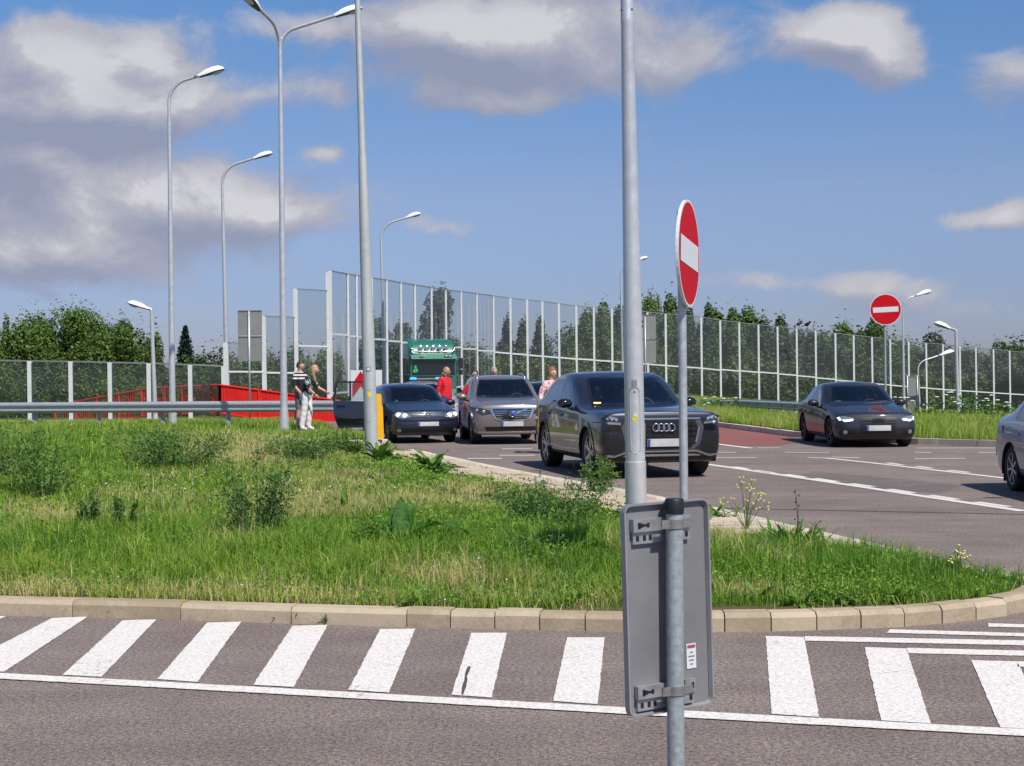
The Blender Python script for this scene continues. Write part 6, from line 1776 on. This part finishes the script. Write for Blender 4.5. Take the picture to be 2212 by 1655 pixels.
for a in (('white umbels standing before the barrier right of the black car, left clump', 1880, 905, 58, 1.0, 7, .4), ('tall white umbels just left of the post lamp', 2000, 912, 58, 1.0, 8, .5), ('white umbels between the post lamp and the silver car', 2095, 915, 56, 1.35, 10, .5), ('dense white umbels at the silver car window', 2160, 925, 52, 1.1, 10, .5), ('white umbels under the right guard rail beside the dark grey car', 1560, 893, 60, .7, 7, .7)):
    umbel(*a)

# ================================================================== trees
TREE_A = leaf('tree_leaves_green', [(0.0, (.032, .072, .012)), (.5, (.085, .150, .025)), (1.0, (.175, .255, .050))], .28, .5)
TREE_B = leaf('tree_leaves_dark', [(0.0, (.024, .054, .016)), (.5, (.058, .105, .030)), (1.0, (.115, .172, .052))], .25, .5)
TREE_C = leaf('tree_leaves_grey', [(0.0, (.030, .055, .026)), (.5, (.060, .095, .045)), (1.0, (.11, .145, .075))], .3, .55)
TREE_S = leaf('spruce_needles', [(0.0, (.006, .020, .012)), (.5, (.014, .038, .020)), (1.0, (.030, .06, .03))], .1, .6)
def crown_points(kind, n, seed):
    r = np.random.default_rng(seed); C = []; N_ = []; clumps = []
    if kind == 'round': lob = [(np.array([r.normal() * .36 * math.sin(PI * min(1, .12 + .8 * f)) * 1.4, r.normal() * .36 * math.sin(PI * min(1, .12 + .8 * f)) * 1.4, .08 + .86 * f]), .13 + .12 * r.random()) for f in r.random(40) ** .9]
    elif kind == 'spire': lob = [(np.array([r.normal() * .30 * (1.12 - f * f), r.normal() * .30 * (1.12 - f * f), f * (.75 + .25 * r.random())]), .06 + .11 * r.random()) for f in np.linspace(.06, 1.0, 44)]
    elif kind == 'loose': lob = [(np.array([r.normal() * .40 * (1.1 - f), r.normal() * .40 * (1.1 - f), f]), .07 + .09 * r.random()) for f in np.r_[.15 + .85 * r.random(26)]]
    elif kind == 'bush': lob = [(np.array([r.normal() * .6, r.normal() * .6, .15 + .6 * r.random()]), .22 + .18 * r.random()) for _ in range(18)]
    else: lob = []
    wts = np.array([l[1] ** 2 for l in lob]); wts /= wts.sum(); ks = r.choice(len(lob), n, p=wts)
    c = np.array([l[0] for l in lob])[ks]; rd = np.array([l[1] for l in lob])[ks]
    d = r.standard_normal((n, 3)); d /= np.linalg.norm(d, axis=1, keepdims=True)
    rr = rd * (.55 + .55 * r.random(n) ** .6); p = c + d * rr[:, None] * np.array([1, 1, .85])
    # twigs poking out of the outline
    k = r.random(n) < .10; p[k] = c[k] + d[k] * (rd[k] * (.9 + .45 * r.random(k.sum())))[:, None] * np.array([.8, .8, 1.2])
    return p, d + r.standard_normal((n, 3)) * .5 + np.array([0, 0, .3]), lob
TREES = {}
def tree_proto(kind, mat, seed, n, size):
    """unit tree: height 1, half width about 1 before scaling"""
    p, nr, lob = crown_points(kind, n, seed)
    return p, nr, lob
def tree(label, u, vt, d, hw_u, kind, mat, n=3600, vb=900, seed=0, group=None, size=.185, zbase=None):
    key = (kind, mat.name, seed % 4, n)
    top = P(u, vt, d); zb = (P(u, vb, d).z if zbase is None else zbase); H = top.z - zb; hw = hw_u * d / FPX
    o = empty('spruce_tree' if kind == 'spruce' else 'shrub' if kind == 'bush' else 'tree', (top.x, d, zb), random.random() * 6.28, label, 'tree' if kind != 'bush' else 'shrub', group)
    if key not in TREES:
        p, nr, lob = crown_points(kind, n, seed)
        sc = np.array([1, 1, 1.0]); p = p.copy()
        z0_, z1_ = np.percentile(p[:, 2], 1), np.percentile(p[:, 2], 99.6); p[:, 2] = (p[:, 2] - z0_) / (z1_ - z0_); w0 = np.percentile(np.abs(p[:, :2]), 93); p[:, :2] /= w0
        TREES[key] = (p, nr, lob, w0)
    p, nr, lob, w0 = TREES[key]
    lo = .06 if kind in ('bush', 'round') else .12
    C = p * np.array([hw, hw, H * (1 - lo)]) + np.array([0, 0, H * lo])
    s = size * (.6 + .8 * RNG.random(len(C))) * (d / 90)
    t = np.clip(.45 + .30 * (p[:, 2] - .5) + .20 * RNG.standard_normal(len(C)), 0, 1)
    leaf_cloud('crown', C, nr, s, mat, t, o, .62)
    m = MB(); r0 = max(.05, H * .018)
    m.tube([(0, 0, -.3), (.02 * H, 0, H * .4), (0, .01 * H, H * .85)], [r0, r0 * .7, r0 * .15], 7, False)
    for (c, rd) in lob[::3]:
        e = np.array([c[0] / w0 * hw, c[1] / w0 * hw, H * (lo + (1 - lo) * min(1, c[2]))]); z0 = e[2] * .6
        m.tube([(0, 0, z0), (e[0] * .5, e[1] * .5, (z0 + e[2]) / 2 + .1), tuple(e)], [r0 * .4, r0 * .28, r0 * .1], 5, False)
    m.build('trunk', BARK, o, True)
    return o
def spruce(label, u, vt, d, hw_u, vb=850):
    top = P(u, vt, d); zb = P(u, vb, d).z; H = top.z - zb; hw = hw_u * d / FPX
    o = empty('spruce_tree', (top.x, d, zb), 0, label, 'tree'); C = []; N_ = []
    m = MB(); m.tube([(0, 0, -.3), (0, 0, H)], [.12, .02], 6, False)
    for f in np.linspace(.05, .97, 16):
        k = int(6 + 3 * (1 - f)); R_ = hw * (1 - f) ** .85 * random.uniform(.85, 1.1)
        for i in range(k):
            a = 2 * PI * i / k + f * 9; e = np.array([math.cos(a) * R_, math.sin(a) * R_, H * f - .18 * R_]); s = np.array([0, 0, H * f + .05])
            q = 60; t = RNG.random(q)[:, None] ** .8; C.append(s + (e - s) * t + RNG.standard_normal((q, 3)) * np.array([.10, .10, .13]) * (.4 + R_ / hw)); N_.append(RNG.standard_normal((q, 3)) + np.array([0, 0, .8]))
    C = np.vstack(C); m.build('trunk', BARK, o, True)
    leaf_cloud('crown', C, np.vstack(N_), (.16 + .12 * RNG.random(len(C))) * d / 90, TREE_S, np.clip(.5 + .2 * RNG.standard_normal(len(C)), 0, 1), o, .4)

# left side
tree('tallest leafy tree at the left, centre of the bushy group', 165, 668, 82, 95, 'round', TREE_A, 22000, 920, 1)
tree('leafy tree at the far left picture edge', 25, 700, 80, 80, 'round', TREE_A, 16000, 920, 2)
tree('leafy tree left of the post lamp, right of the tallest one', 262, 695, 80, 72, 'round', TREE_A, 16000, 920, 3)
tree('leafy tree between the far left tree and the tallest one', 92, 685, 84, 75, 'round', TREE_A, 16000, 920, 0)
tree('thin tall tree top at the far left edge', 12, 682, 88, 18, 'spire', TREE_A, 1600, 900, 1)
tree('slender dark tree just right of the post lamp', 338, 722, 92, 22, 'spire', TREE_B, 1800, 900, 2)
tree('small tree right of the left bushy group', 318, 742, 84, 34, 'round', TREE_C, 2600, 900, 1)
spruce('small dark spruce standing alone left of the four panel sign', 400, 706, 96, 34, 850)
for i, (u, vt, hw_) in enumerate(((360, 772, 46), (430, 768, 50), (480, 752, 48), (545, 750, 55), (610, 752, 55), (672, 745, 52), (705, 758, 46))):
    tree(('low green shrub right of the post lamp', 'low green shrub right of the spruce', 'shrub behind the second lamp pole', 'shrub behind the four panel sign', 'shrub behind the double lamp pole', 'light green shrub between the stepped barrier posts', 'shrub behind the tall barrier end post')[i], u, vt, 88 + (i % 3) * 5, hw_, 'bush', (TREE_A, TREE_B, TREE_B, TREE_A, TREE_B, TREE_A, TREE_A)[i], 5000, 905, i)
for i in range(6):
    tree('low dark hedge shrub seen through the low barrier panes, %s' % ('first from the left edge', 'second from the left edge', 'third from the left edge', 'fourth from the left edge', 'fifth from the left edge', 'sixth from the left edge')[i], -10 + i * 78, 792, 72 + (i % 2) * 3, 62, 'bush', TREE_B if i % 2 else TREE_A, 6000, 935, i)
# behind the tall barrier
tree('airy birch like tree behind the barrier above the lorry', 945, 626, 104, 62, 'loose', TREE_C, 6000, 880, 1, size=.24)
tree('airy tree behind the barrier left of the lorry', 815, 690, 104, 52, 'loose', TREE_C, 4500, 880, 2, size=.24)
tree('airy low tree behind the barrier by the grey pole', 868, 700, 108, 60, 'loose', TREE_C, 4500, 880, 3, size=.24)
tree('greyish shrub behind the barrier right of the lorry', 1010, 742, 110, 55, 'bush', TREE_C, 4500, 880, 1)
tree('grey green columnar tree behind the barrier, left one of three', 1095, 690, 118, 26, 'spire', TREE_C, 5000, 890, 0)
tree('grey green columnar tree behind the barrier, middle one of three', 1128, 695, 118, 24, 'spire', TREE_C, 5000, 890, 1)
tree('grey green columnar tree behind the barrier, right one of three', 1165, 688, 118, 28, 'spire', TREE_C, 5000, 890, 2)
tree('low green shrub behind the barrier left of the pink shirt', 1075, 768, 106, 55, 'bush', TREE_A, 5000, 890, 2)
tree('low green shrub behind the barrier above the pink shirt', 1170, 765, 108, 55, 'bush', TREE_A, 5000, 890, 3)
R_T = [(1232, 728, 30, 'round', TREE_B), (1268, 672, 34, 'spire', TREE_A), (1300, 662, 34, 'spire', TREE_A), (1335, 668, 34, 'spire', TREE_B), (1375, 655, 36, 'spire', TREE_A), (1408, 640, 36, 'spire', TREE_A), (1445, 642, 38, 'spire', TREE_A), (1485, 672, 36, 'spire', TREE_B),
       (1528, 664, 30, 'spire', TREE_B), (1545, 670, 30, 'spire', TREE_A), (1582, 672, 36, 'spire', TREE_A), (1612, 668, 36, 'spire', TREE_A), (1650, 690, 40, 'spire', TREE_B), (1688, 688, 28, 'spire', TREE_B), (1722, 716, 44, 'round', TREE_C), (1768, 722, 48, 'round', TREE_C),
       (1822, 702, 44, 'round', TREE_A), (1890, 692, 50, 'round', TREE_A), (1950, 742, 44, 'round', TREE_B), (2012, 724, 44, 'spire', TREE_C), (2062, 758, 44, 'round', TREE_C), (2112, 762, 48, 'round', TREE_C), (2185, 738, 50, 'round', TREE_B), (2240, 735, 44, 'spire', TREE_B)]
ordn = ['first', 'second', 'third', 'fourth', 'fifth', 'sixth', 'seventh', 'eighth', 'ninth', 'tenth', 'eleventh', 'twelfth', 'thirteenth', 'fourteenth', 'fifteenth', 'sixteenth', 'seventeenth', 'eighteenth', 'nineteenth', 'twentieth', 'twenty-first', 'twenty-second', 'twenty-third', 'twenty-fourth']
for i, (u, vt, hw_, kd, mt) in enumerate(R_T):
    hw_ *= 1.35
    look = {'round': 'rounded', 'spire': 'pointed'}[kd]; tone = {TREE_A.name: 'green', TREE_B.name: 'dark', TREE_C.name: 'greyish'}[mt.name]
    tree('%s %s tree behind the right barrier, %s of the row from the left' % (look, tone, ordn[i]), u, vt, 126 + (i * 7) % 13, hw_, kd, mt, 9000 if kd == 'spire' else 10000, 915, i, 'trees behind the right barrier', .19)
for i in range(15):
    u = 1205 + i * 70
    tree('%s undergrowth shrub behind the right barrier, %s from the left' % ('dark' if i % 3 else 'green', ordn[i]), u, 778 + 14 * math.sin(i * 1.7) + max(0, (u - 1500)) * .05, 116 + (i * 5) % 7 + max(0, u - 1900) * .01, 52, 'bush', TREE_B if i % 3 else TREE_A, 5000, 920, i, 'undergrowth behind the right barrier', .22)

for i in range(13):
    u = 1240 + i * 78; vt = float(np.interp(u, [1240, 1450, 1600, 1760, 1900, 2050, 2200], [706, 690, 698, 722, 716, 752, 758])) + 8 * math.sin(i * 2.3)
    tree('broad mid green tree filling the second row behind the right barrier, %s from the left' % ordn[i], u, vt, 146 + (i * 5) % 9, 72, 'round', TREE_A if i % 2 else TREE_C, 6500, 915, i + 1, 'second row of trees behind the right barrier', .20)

# ---- two birds on the barrier
BIRD = plain('bird_feathers', (.012, .012, .016), .6)
for i, (u, v) in enumerate(((1726, 704), (1744, 705))):
    p = P(u, v, 100.5); o = empty('bird', p, R(60 if i else 110), ('black bird perched on the barrier, left one of two', 'black bird perched on the barrier, right one of two')[i], 'bird')
    m = MB(); m.ball((0, 0, .14), (.12, .20, .12), 12, 8, lambda d: Vector((d.x, d.y, d.z - d.y * .35)))
    m.ball((0, -.17, .28), (.075, .09, .075), 10, 8); m.raw([(-.02, -.25, .29), (.02, -.25, .29), (0, -.25, .26), (0, -.34, .265)], [(0, 1, 3), (1, 2, 3), (2, 0, 3)])
    m.raw([(-.05, .15, .08), (.05, .15, .08), (.06, .40, -.02), (-.06, .40, -.02), (0, .28, .06)], [(0, 1, 4), (1, 2, 4), (2, 3, 4), (3, 0, 4)]); m.build('body', BIRD, o, True)
    for sx in (-.04, .04): MB().tube([(sx, 0, .05), (sx, -.02, -.12)], .010, 5).build('leg', BIRD, o)

# ================================================================== people
SKIN = plain('skin', (.52, .30, .21), .55, vary=.06)
SKIN_T = plain('skin_tanned', (.42, .23, .15), .55, vary=.06)
HAIR_BL = plain('hair_blond', (.42, .29, .13), .6, vary=.2, vscale=30)
HAIR_BR = plain('hair_brown', (.05, .032, .02), .6, vary=.2, vscale=30)
HAIR_GR = plain('hair_grey', (.30, .29, .28), .65, vary=.2, vscale=30)
HAIR_RD = plain('hair_auburn', (.24, .10, .045), .6, vary=.2, vscale=30)
def cloth(name, col): return plain(name, col, .85, vary=.12, vscale=7, bump=.35, bscale=16)
RED_C = cloth('cloth_red', (.62, .012, .025)); WHITE_C = cloth('cloth_white', (.70, .69, .68)); BLACK_C = cloth('cloth_black', (.012, .012, .015)); GREY_C = cloth('cloth_grey', (.10, .11, .13)); NAVY_C = cloth('cloth_navy', (.02, .03, .08)); DENIM = cloth('cloth_denim', (.05, .06, .14))
SHOE = plain('shoe', (.05, .045, .04), .7); SHOE_W = plain('shoe_white', (.6, .6, .58), .7)
def patterned(name, a, b_, c_, scale, stripes=False):
    m, t, b = new_mat(name); tcn = t.n.new('ShaderNodeTexCoord'); v = tcn.outputs['Object']
    if stripes:
        s = t.n.new('ShaderNodeSeparateXYZ'); t.l.new(v, s.inputs[0]); w = t.math('FRACT', t.mul(s.outputs[2], scale)); f = t.math('GREATER_THAN', w, .52)
        hi = t.math('GREATER_THAN', s.outputs[2], 1.26); f = t.mul(f, hi)
        col = t.mix(f, (*a, 1), (*b_, 1))
    else:
        n1 = t.noise(v, scale, 2, .5); n2 = t.noise(v, scale * 1.7, 2, .5, .5)
        col = t.mix(t.smooth(n1, .52, .56), (*a, 1), (*b_, 1)); col = t.mix(t.smooth(n2, .60, .64), col, (*c_, 1))
    t.l.new(col, b.inputs['Base Color']); b.inputs['Roughness'].default_value = .85; return m
STRIPE = patterned('polo_striped', (.012, .012, .014), (.68, .68, .66), (0, 0, 0), 12.0, True)
SCARF = patterned('top_patterned', (.012, .012, .018), (.42, .44, .44), (.10, .16, .12), 9.0)
CHECK = patterned('shirt_pink_check', (.64, .46, .45), (.45, .14, .17), (.70, .62, .60), 24.0)

def skin_mesh(joints, bones, rad):
    names = list(joints); me = bpy.data.meshes.new('sk'); me.from_pydata([tuple(joints[n]) for n in names], [(names.index(a), names.index(b)) for a, b in bones], [])
    o = bpy.data.objects.new('sk', me); COL.objects.link(o)
    o.modifiers.new('skin', 'SKIN'); sv = me.skin_vertices[0].data
    for i, n in enumerate(names):
        r = rad[n]; sv[i].radius = (r, r) if not hasattr(r, '__len__') else r; sv[i].use_root = (n == 'pelvis')
    s = o.modifiers.new('sub', 'SUBSURF'); s.levels = 2; s.render_levels = 2
    dg = bpy.context.evaluated_depsgraph_get(); ev = o.evaluated_get(dg); m2 = ev.to_mesh()
    co = np.empty(len(m2.vertices) * 3); m2.vertices.foreach_get('co', co); F = [tuple(p.vertices) for p in m2.polygons]
    ev.to_mesh_clear(); bpy.data.objects.remove(o); bpy.data.meshes.remove(me)
    return co.reshape(-1, 3), F
def seg_d(P_, a, b):
    a, b = np.array(a), np.array(b); ab = b - a; t = np.clip(((P_ - a) @ ab) / (ab @ ab), 0, 1); return np.linalg.norm(P_ - a - t[:, None] * ab, axis=1)
def person(label, loc, rz, pose, wear, hair, height=1.75, sleeve='short', legs='long', build=1.0, skin=None, long_hair=False, head_yaw=0.0):
    """stands facing -Y before turning; pose gives elbow, wrist, knee and ankle places that differ from standing at ease"""
    skin = skin or SKIN
    J = dict(pelvis=(0, 0, .95), belly=(0, -.01, 1.08), chest=(0, 0, 1.30), neck=(0, .01, 1.47), chin=(0, -.005, 1.55), crown=(0, 0, 1.68))
    for s, n in ((-1, 'R'), (1, 'L')):
        J['sh' + n] = (s * .185, .01, 1.41); J['el' + n] = (s * .25, .03, 1.13); J['wr' + n] = (s * .25, -.05, .88)
        J['hip' + n] = (s * .095, 0, .90); J['kn' + n] = (s * .105, -.02, .50); J['an' + n] = (s * .11, .02, .09); J['toe' + n] = (s * .125, -.15, .035)
    J.update(pose)
    bones = [('pelvis', 'belly'), ('belly', 'chest'), ('chest', 'neck'), ('neck', 'chin'), ('chin', 'crown')]
    for n in 'RL': bones += [('chest', 'sh' + n), ('sh' + n, 'el' + n), ('el' + n, 'wr' + n), ('pelvis', 'hip' + n), ('hip' + n, 'kn' + n), ('kn' + n, 'an' + n), ('an' + n, 'toe' + n)]
    rad = dict(pelvis=(.155 * build, .115 * build), belly=(.145 * build, .115 * build), chest=(.17 * build, .12 * build), neck=.058, chin=.075, crown=.07)
    for n in 'RL':
        rad.update({'sh' + n: .068 * build, 'el' + n: .044, 'wr' + n: .031, 'hip' + n: .095 * build, 'kn' + n: .066 if legs == 'short' else .075, 'an' + n: .045 if legs == 'short' else .062, 'toe' + n: .038})
    V, F = skin_mesh(J, bones, rad)
    rr_ = lambda n: rad[n][0] if hasattr(rad[n], '__len__') else rad[n]
    D = np.stack([seg_d(V, J[a], J[b]) - (rr_(a) + rr_(b)) / 2 for a, b in bones], 1); who = D.argmin(1)
    reg = []
    for k, (a, b) in enumerate(bones):
        if b in ('neck',) or a == 'chest' or (a, b) in (('belly', 'chest'), ('pelvis', 'belly')): reg.append('top')
        elif a.startswith('sh'): reg.append('sleeve')
        elif a.startswith('el'): reg.append('fore')
        elif a.startswith('hip') or a == 'pelvis': reg.append('leg')
        elif a.startswith('kn'): reg.append('shin')
        elif a.startswith('an'): reg.append('shoe')
        else: reg.append('skin')
    reg = np.array(reg)[who]; z = V[:, 2]
    mats = [skin, wear['top'], wear['leg'], wear['shoe']]; vm = np.zeros(len(V), int)
    vm[(reg == 'top') & (z > .93)] = 1; vm[(reg == 'top') & (z <= .93)] = 2; vm[reg == 'sleeve'] = 1 if sleeve else 0
    if sleeve == 'long': vm[reg == 'fore'] = 1
    vm[reg == 'leg'] = 2; vm[(reg == 'shin')] = 2 if legs == 'long' else 0
    if legs == 'short': vm[(reg == 'leg') & (z < .50)] = 0
    vm[reg == 'shoe'] = 3
    vm[(reg == 'skin') | (z > 1.475)] = np.where(z[(reg == 'skin') | (z > 1.475)] > 1.44, 0, vm[(reg == 'skin') | (z > 1.475)])
    # cloth stands a little off the body
    me = bpy.data.meshes.new('body'); me.from_pydata(V.tolist(), [], F); me.update()
    N_ = np.empty(len(V) * 3); me.vertices.foreach_get('normal', N_); N_ = N_.reshape(-1, 3)
    wr = .0045 * np.sin(V[:, 2] * 42 + V[:, 0] * 23) * np.sin(V[:, 0] * 31 + V[:, 1] * 17)
    V = V + N_ * (np.isin(vm, (1, 2)) * (.012 + wr))[:, None]
    me.vertices.foreach_set('co', V.ravel())
    for m_ in mats: me.materials.append(m_)
    fm = [max(set(vm[list(f)]), key=list(vm[list(f)]).count) for f in F]; me.polygons.foreach_set('material_index', fm); me.polygons.foreach_set('use_smooth', [True] * len(F))
    # head, face and hands belong to the same continuous body mesh
    ext = MB(); hc = Vector(J['crown']) + Vector((0, -.012, -.055)); ry = Matrix.Rotation(head_yaw, 3, 'Z')
    def fc(d):
        q = d.copy()
        if q.z < 0: q.x *= 1 + q.z * 2.2; q.y *= 1 + q.z * .8
        return ry @ q
    ext.ball(hc, (.078, .098, .122), 18, 14, fc)
    ext.ball(hc + ry @ Vector((0, -.098, -.02)), (.014, .022, .026), 8, 6)            # nose
    for sx in (-1, 1): ext.ball(hc + ry @ Vector((sx * .078, .005, -.012)), (.012, .022, .034), 8, 6)   # ears
    for n, s in (('R', -1), ('L', 1)):
        wv = Vector(J['wr' + n]); fd = (wv - Vector(J['el' + n])).normalized(); sd = fd.cross(Vector((1, 0, 0))).normalized(); nd = fd.cross(sd)
        ext.ball(wv + fd * .05, (.026, .036, .05), 10, 8, lambda d: sd * d.y + nd * d.x + fd * d.z)
        for k in range(4):
            b0 = wv + fd * .085 + sd * (-.027 + k * .018); L = (.065, .075, .07, .055)[k]
            ext.tube([b0, b0 + fd * L * .5 + nd * .006 * s, b0 + fd * L * .85 + nd * .022 * s], [.009, .0085, .006], 6)
        b0 = wv + fd * .035 - sd * .032; ext.tube([b0, b0 + fd * .03 - sd * .018, b0 + fd * .06 - sd * .02], [.011, .010, .007], 6)
    bm = bmesh.new(); bm.from_mesh(me); me2 = bpy.data.meshes.new('x'); me2.from_pydata(ext.v, [], ext.f); me2.polygons.foreach_set('use_smooth', [True] * len(ext.f)); n0 = len(bm.faces); bm.from_mesh(me2)
    bm.faces.ensure_lookup_table()
    for f in bm.faces[n0:]: f.material_index = 0; f.smooth = True
    bmesh.ops.recalc_face_normals(bm, faces=bm.faces)
    bm.to_mesh(me); bm.free(); bpy.data.meshes.remove(me2)
    o = empty('person', loc, rz, label, 'person'); sc_ = height / 1.75; o.scale = (sc_, sc_, sc_)
    b = bpy.data.objects.new('body', me); link(b, o)
    # eyes, mouth, hair
    for sx in (-1, 1): MB().ball(hc + ry @ Vector((sx * .032, -.089, .004)), (.012, .008, .008), 8, 6).build('eye', BLACK_C, o, True)
    MB().ball(hc + ry @ Vector((0, -.086, -.065)), (.024, .008, .006), 8, 6).build('mouth', RED_C if False else SKIN_T, o, True)
    if hair is not None:
        h_ = MB()
        def hf(d):
            q = d.copy()
            if q.y < -.03 and q.z < .055: q.y = -.03 + (q.y + .03) * .25
            if long_hair and q.z < 0: q.z *= 2.5; q.y = max(q.y, -.02) * (1 - .1 * q.z); q.x *= 1.05
            elif q.z < -.05: q.z = -.05
            return ry @ q
        h_.ball(hc + ry @ Vector((0, .012, .012)), (.092, .108, .130), 20, 14, hf); h_.build('hair', hair, o, True)
    return o
# blond woman in white trousers and her companion on the verge path
p = P(664, 930, 38.6)
person('blond woman in white trousers reaching forward on the verge', (p.x, 38.6, float(left_z([p.x], [38.6])[0]) + .01), R(75),
       dict(chest=(0, -.10, 1.28), neck=(0, -.16, 1.44), chin=(0, -.20, 1.515), crown=(0, -.22, 1.645), shR=(-.175, -.08, 1.385), shL=(.175, -.08, 1.385), elL=(.20, -.22, 1.13), wrL=(.16, -.46, 1.02), elR=(-.22, -.12, 1.12), wrR=(-.18, -.30, .95), knL=(.09, -.03, .5), knR=(-.09, .05, .5), anR=(-.1, .12, .09), toeR=(-.11, -.04, .035)),
       dict(top=SCARF, leg=WHITE_C, shoe=SHOE_W), HAIR_BL, 1.72, 'short', 'long', .95, SKIN, True)
p = P(650, 925, 39.6)
person('dark haired man in striped polo and grey shorts behind the blond woman', (p.x, 39.6, float(left_z([p.x], [39.6])[0]) + .01), R(60),
       dict(elL=(.24, -.06, 1.12), wrL=(.16, -.22, .92), elR=(-.25, .0, 1.12), wrR=(-.20, -.18, .92)), dict(top=STRIPE, leg=GREY_C, shoe=SHOE), HAIR_BR, 1.80, 'short', 'short', 1.0, SKIN)
p = P(962, 880, 41.2)
person('balding man in red polo shirt between the navy and the taupe car', (p.x, 41.2, 0), R(62),
       dict(elR=(-.25, .06, 1.12), wrR=(-.24, -.02, .87), elL=(.25, .02, 1.12), wrL=(.22, -.10, .88), crown=(0, -.03, 1.67)), dict(top=RED_C, leg=DENIM, shoe=SHOE), None, 1.92, 'short', 'long', 1.16, SKIN_T, False)
p = P(1068, 880, 43.5)
person('grey haired man whose head shows over the roof of the taupe car', (p.x, 43.5, 0), R(20), {}, dict(top=GREY_C, leg=DENIM, shoe=SHOE), HAIR_GR, 1.90)
p = P(1208, 880, 30.4)
person('auburn haired woman in pink checked shirt behind the dark grey car', (p.x - .12, 31.2, 0), R(40),
       dict(chest=(-.04, -.03, 1.29), elR=(-.30, .02, 1.16), wrR=(-.36, -.12, 1.02), elL=(.26, -.02, 1.14), wrL=(.22, -.2, 1.0)), dict(top=CHECK, leg=DENIM, shoe=SHOE), HAIR_RD, 1.80, 'long', 'long', 1.0, SKIN)
p = P(1027, 880, 46.5)
person('dark figure half hidden behind the roof rail of the taupe car', (p.x, 46.5, 0), R(-20), {}, dict(top=BLACK_C, leg=BLACK_C, shoe=SHOE), HAIR_BR, 1.84, 'long')
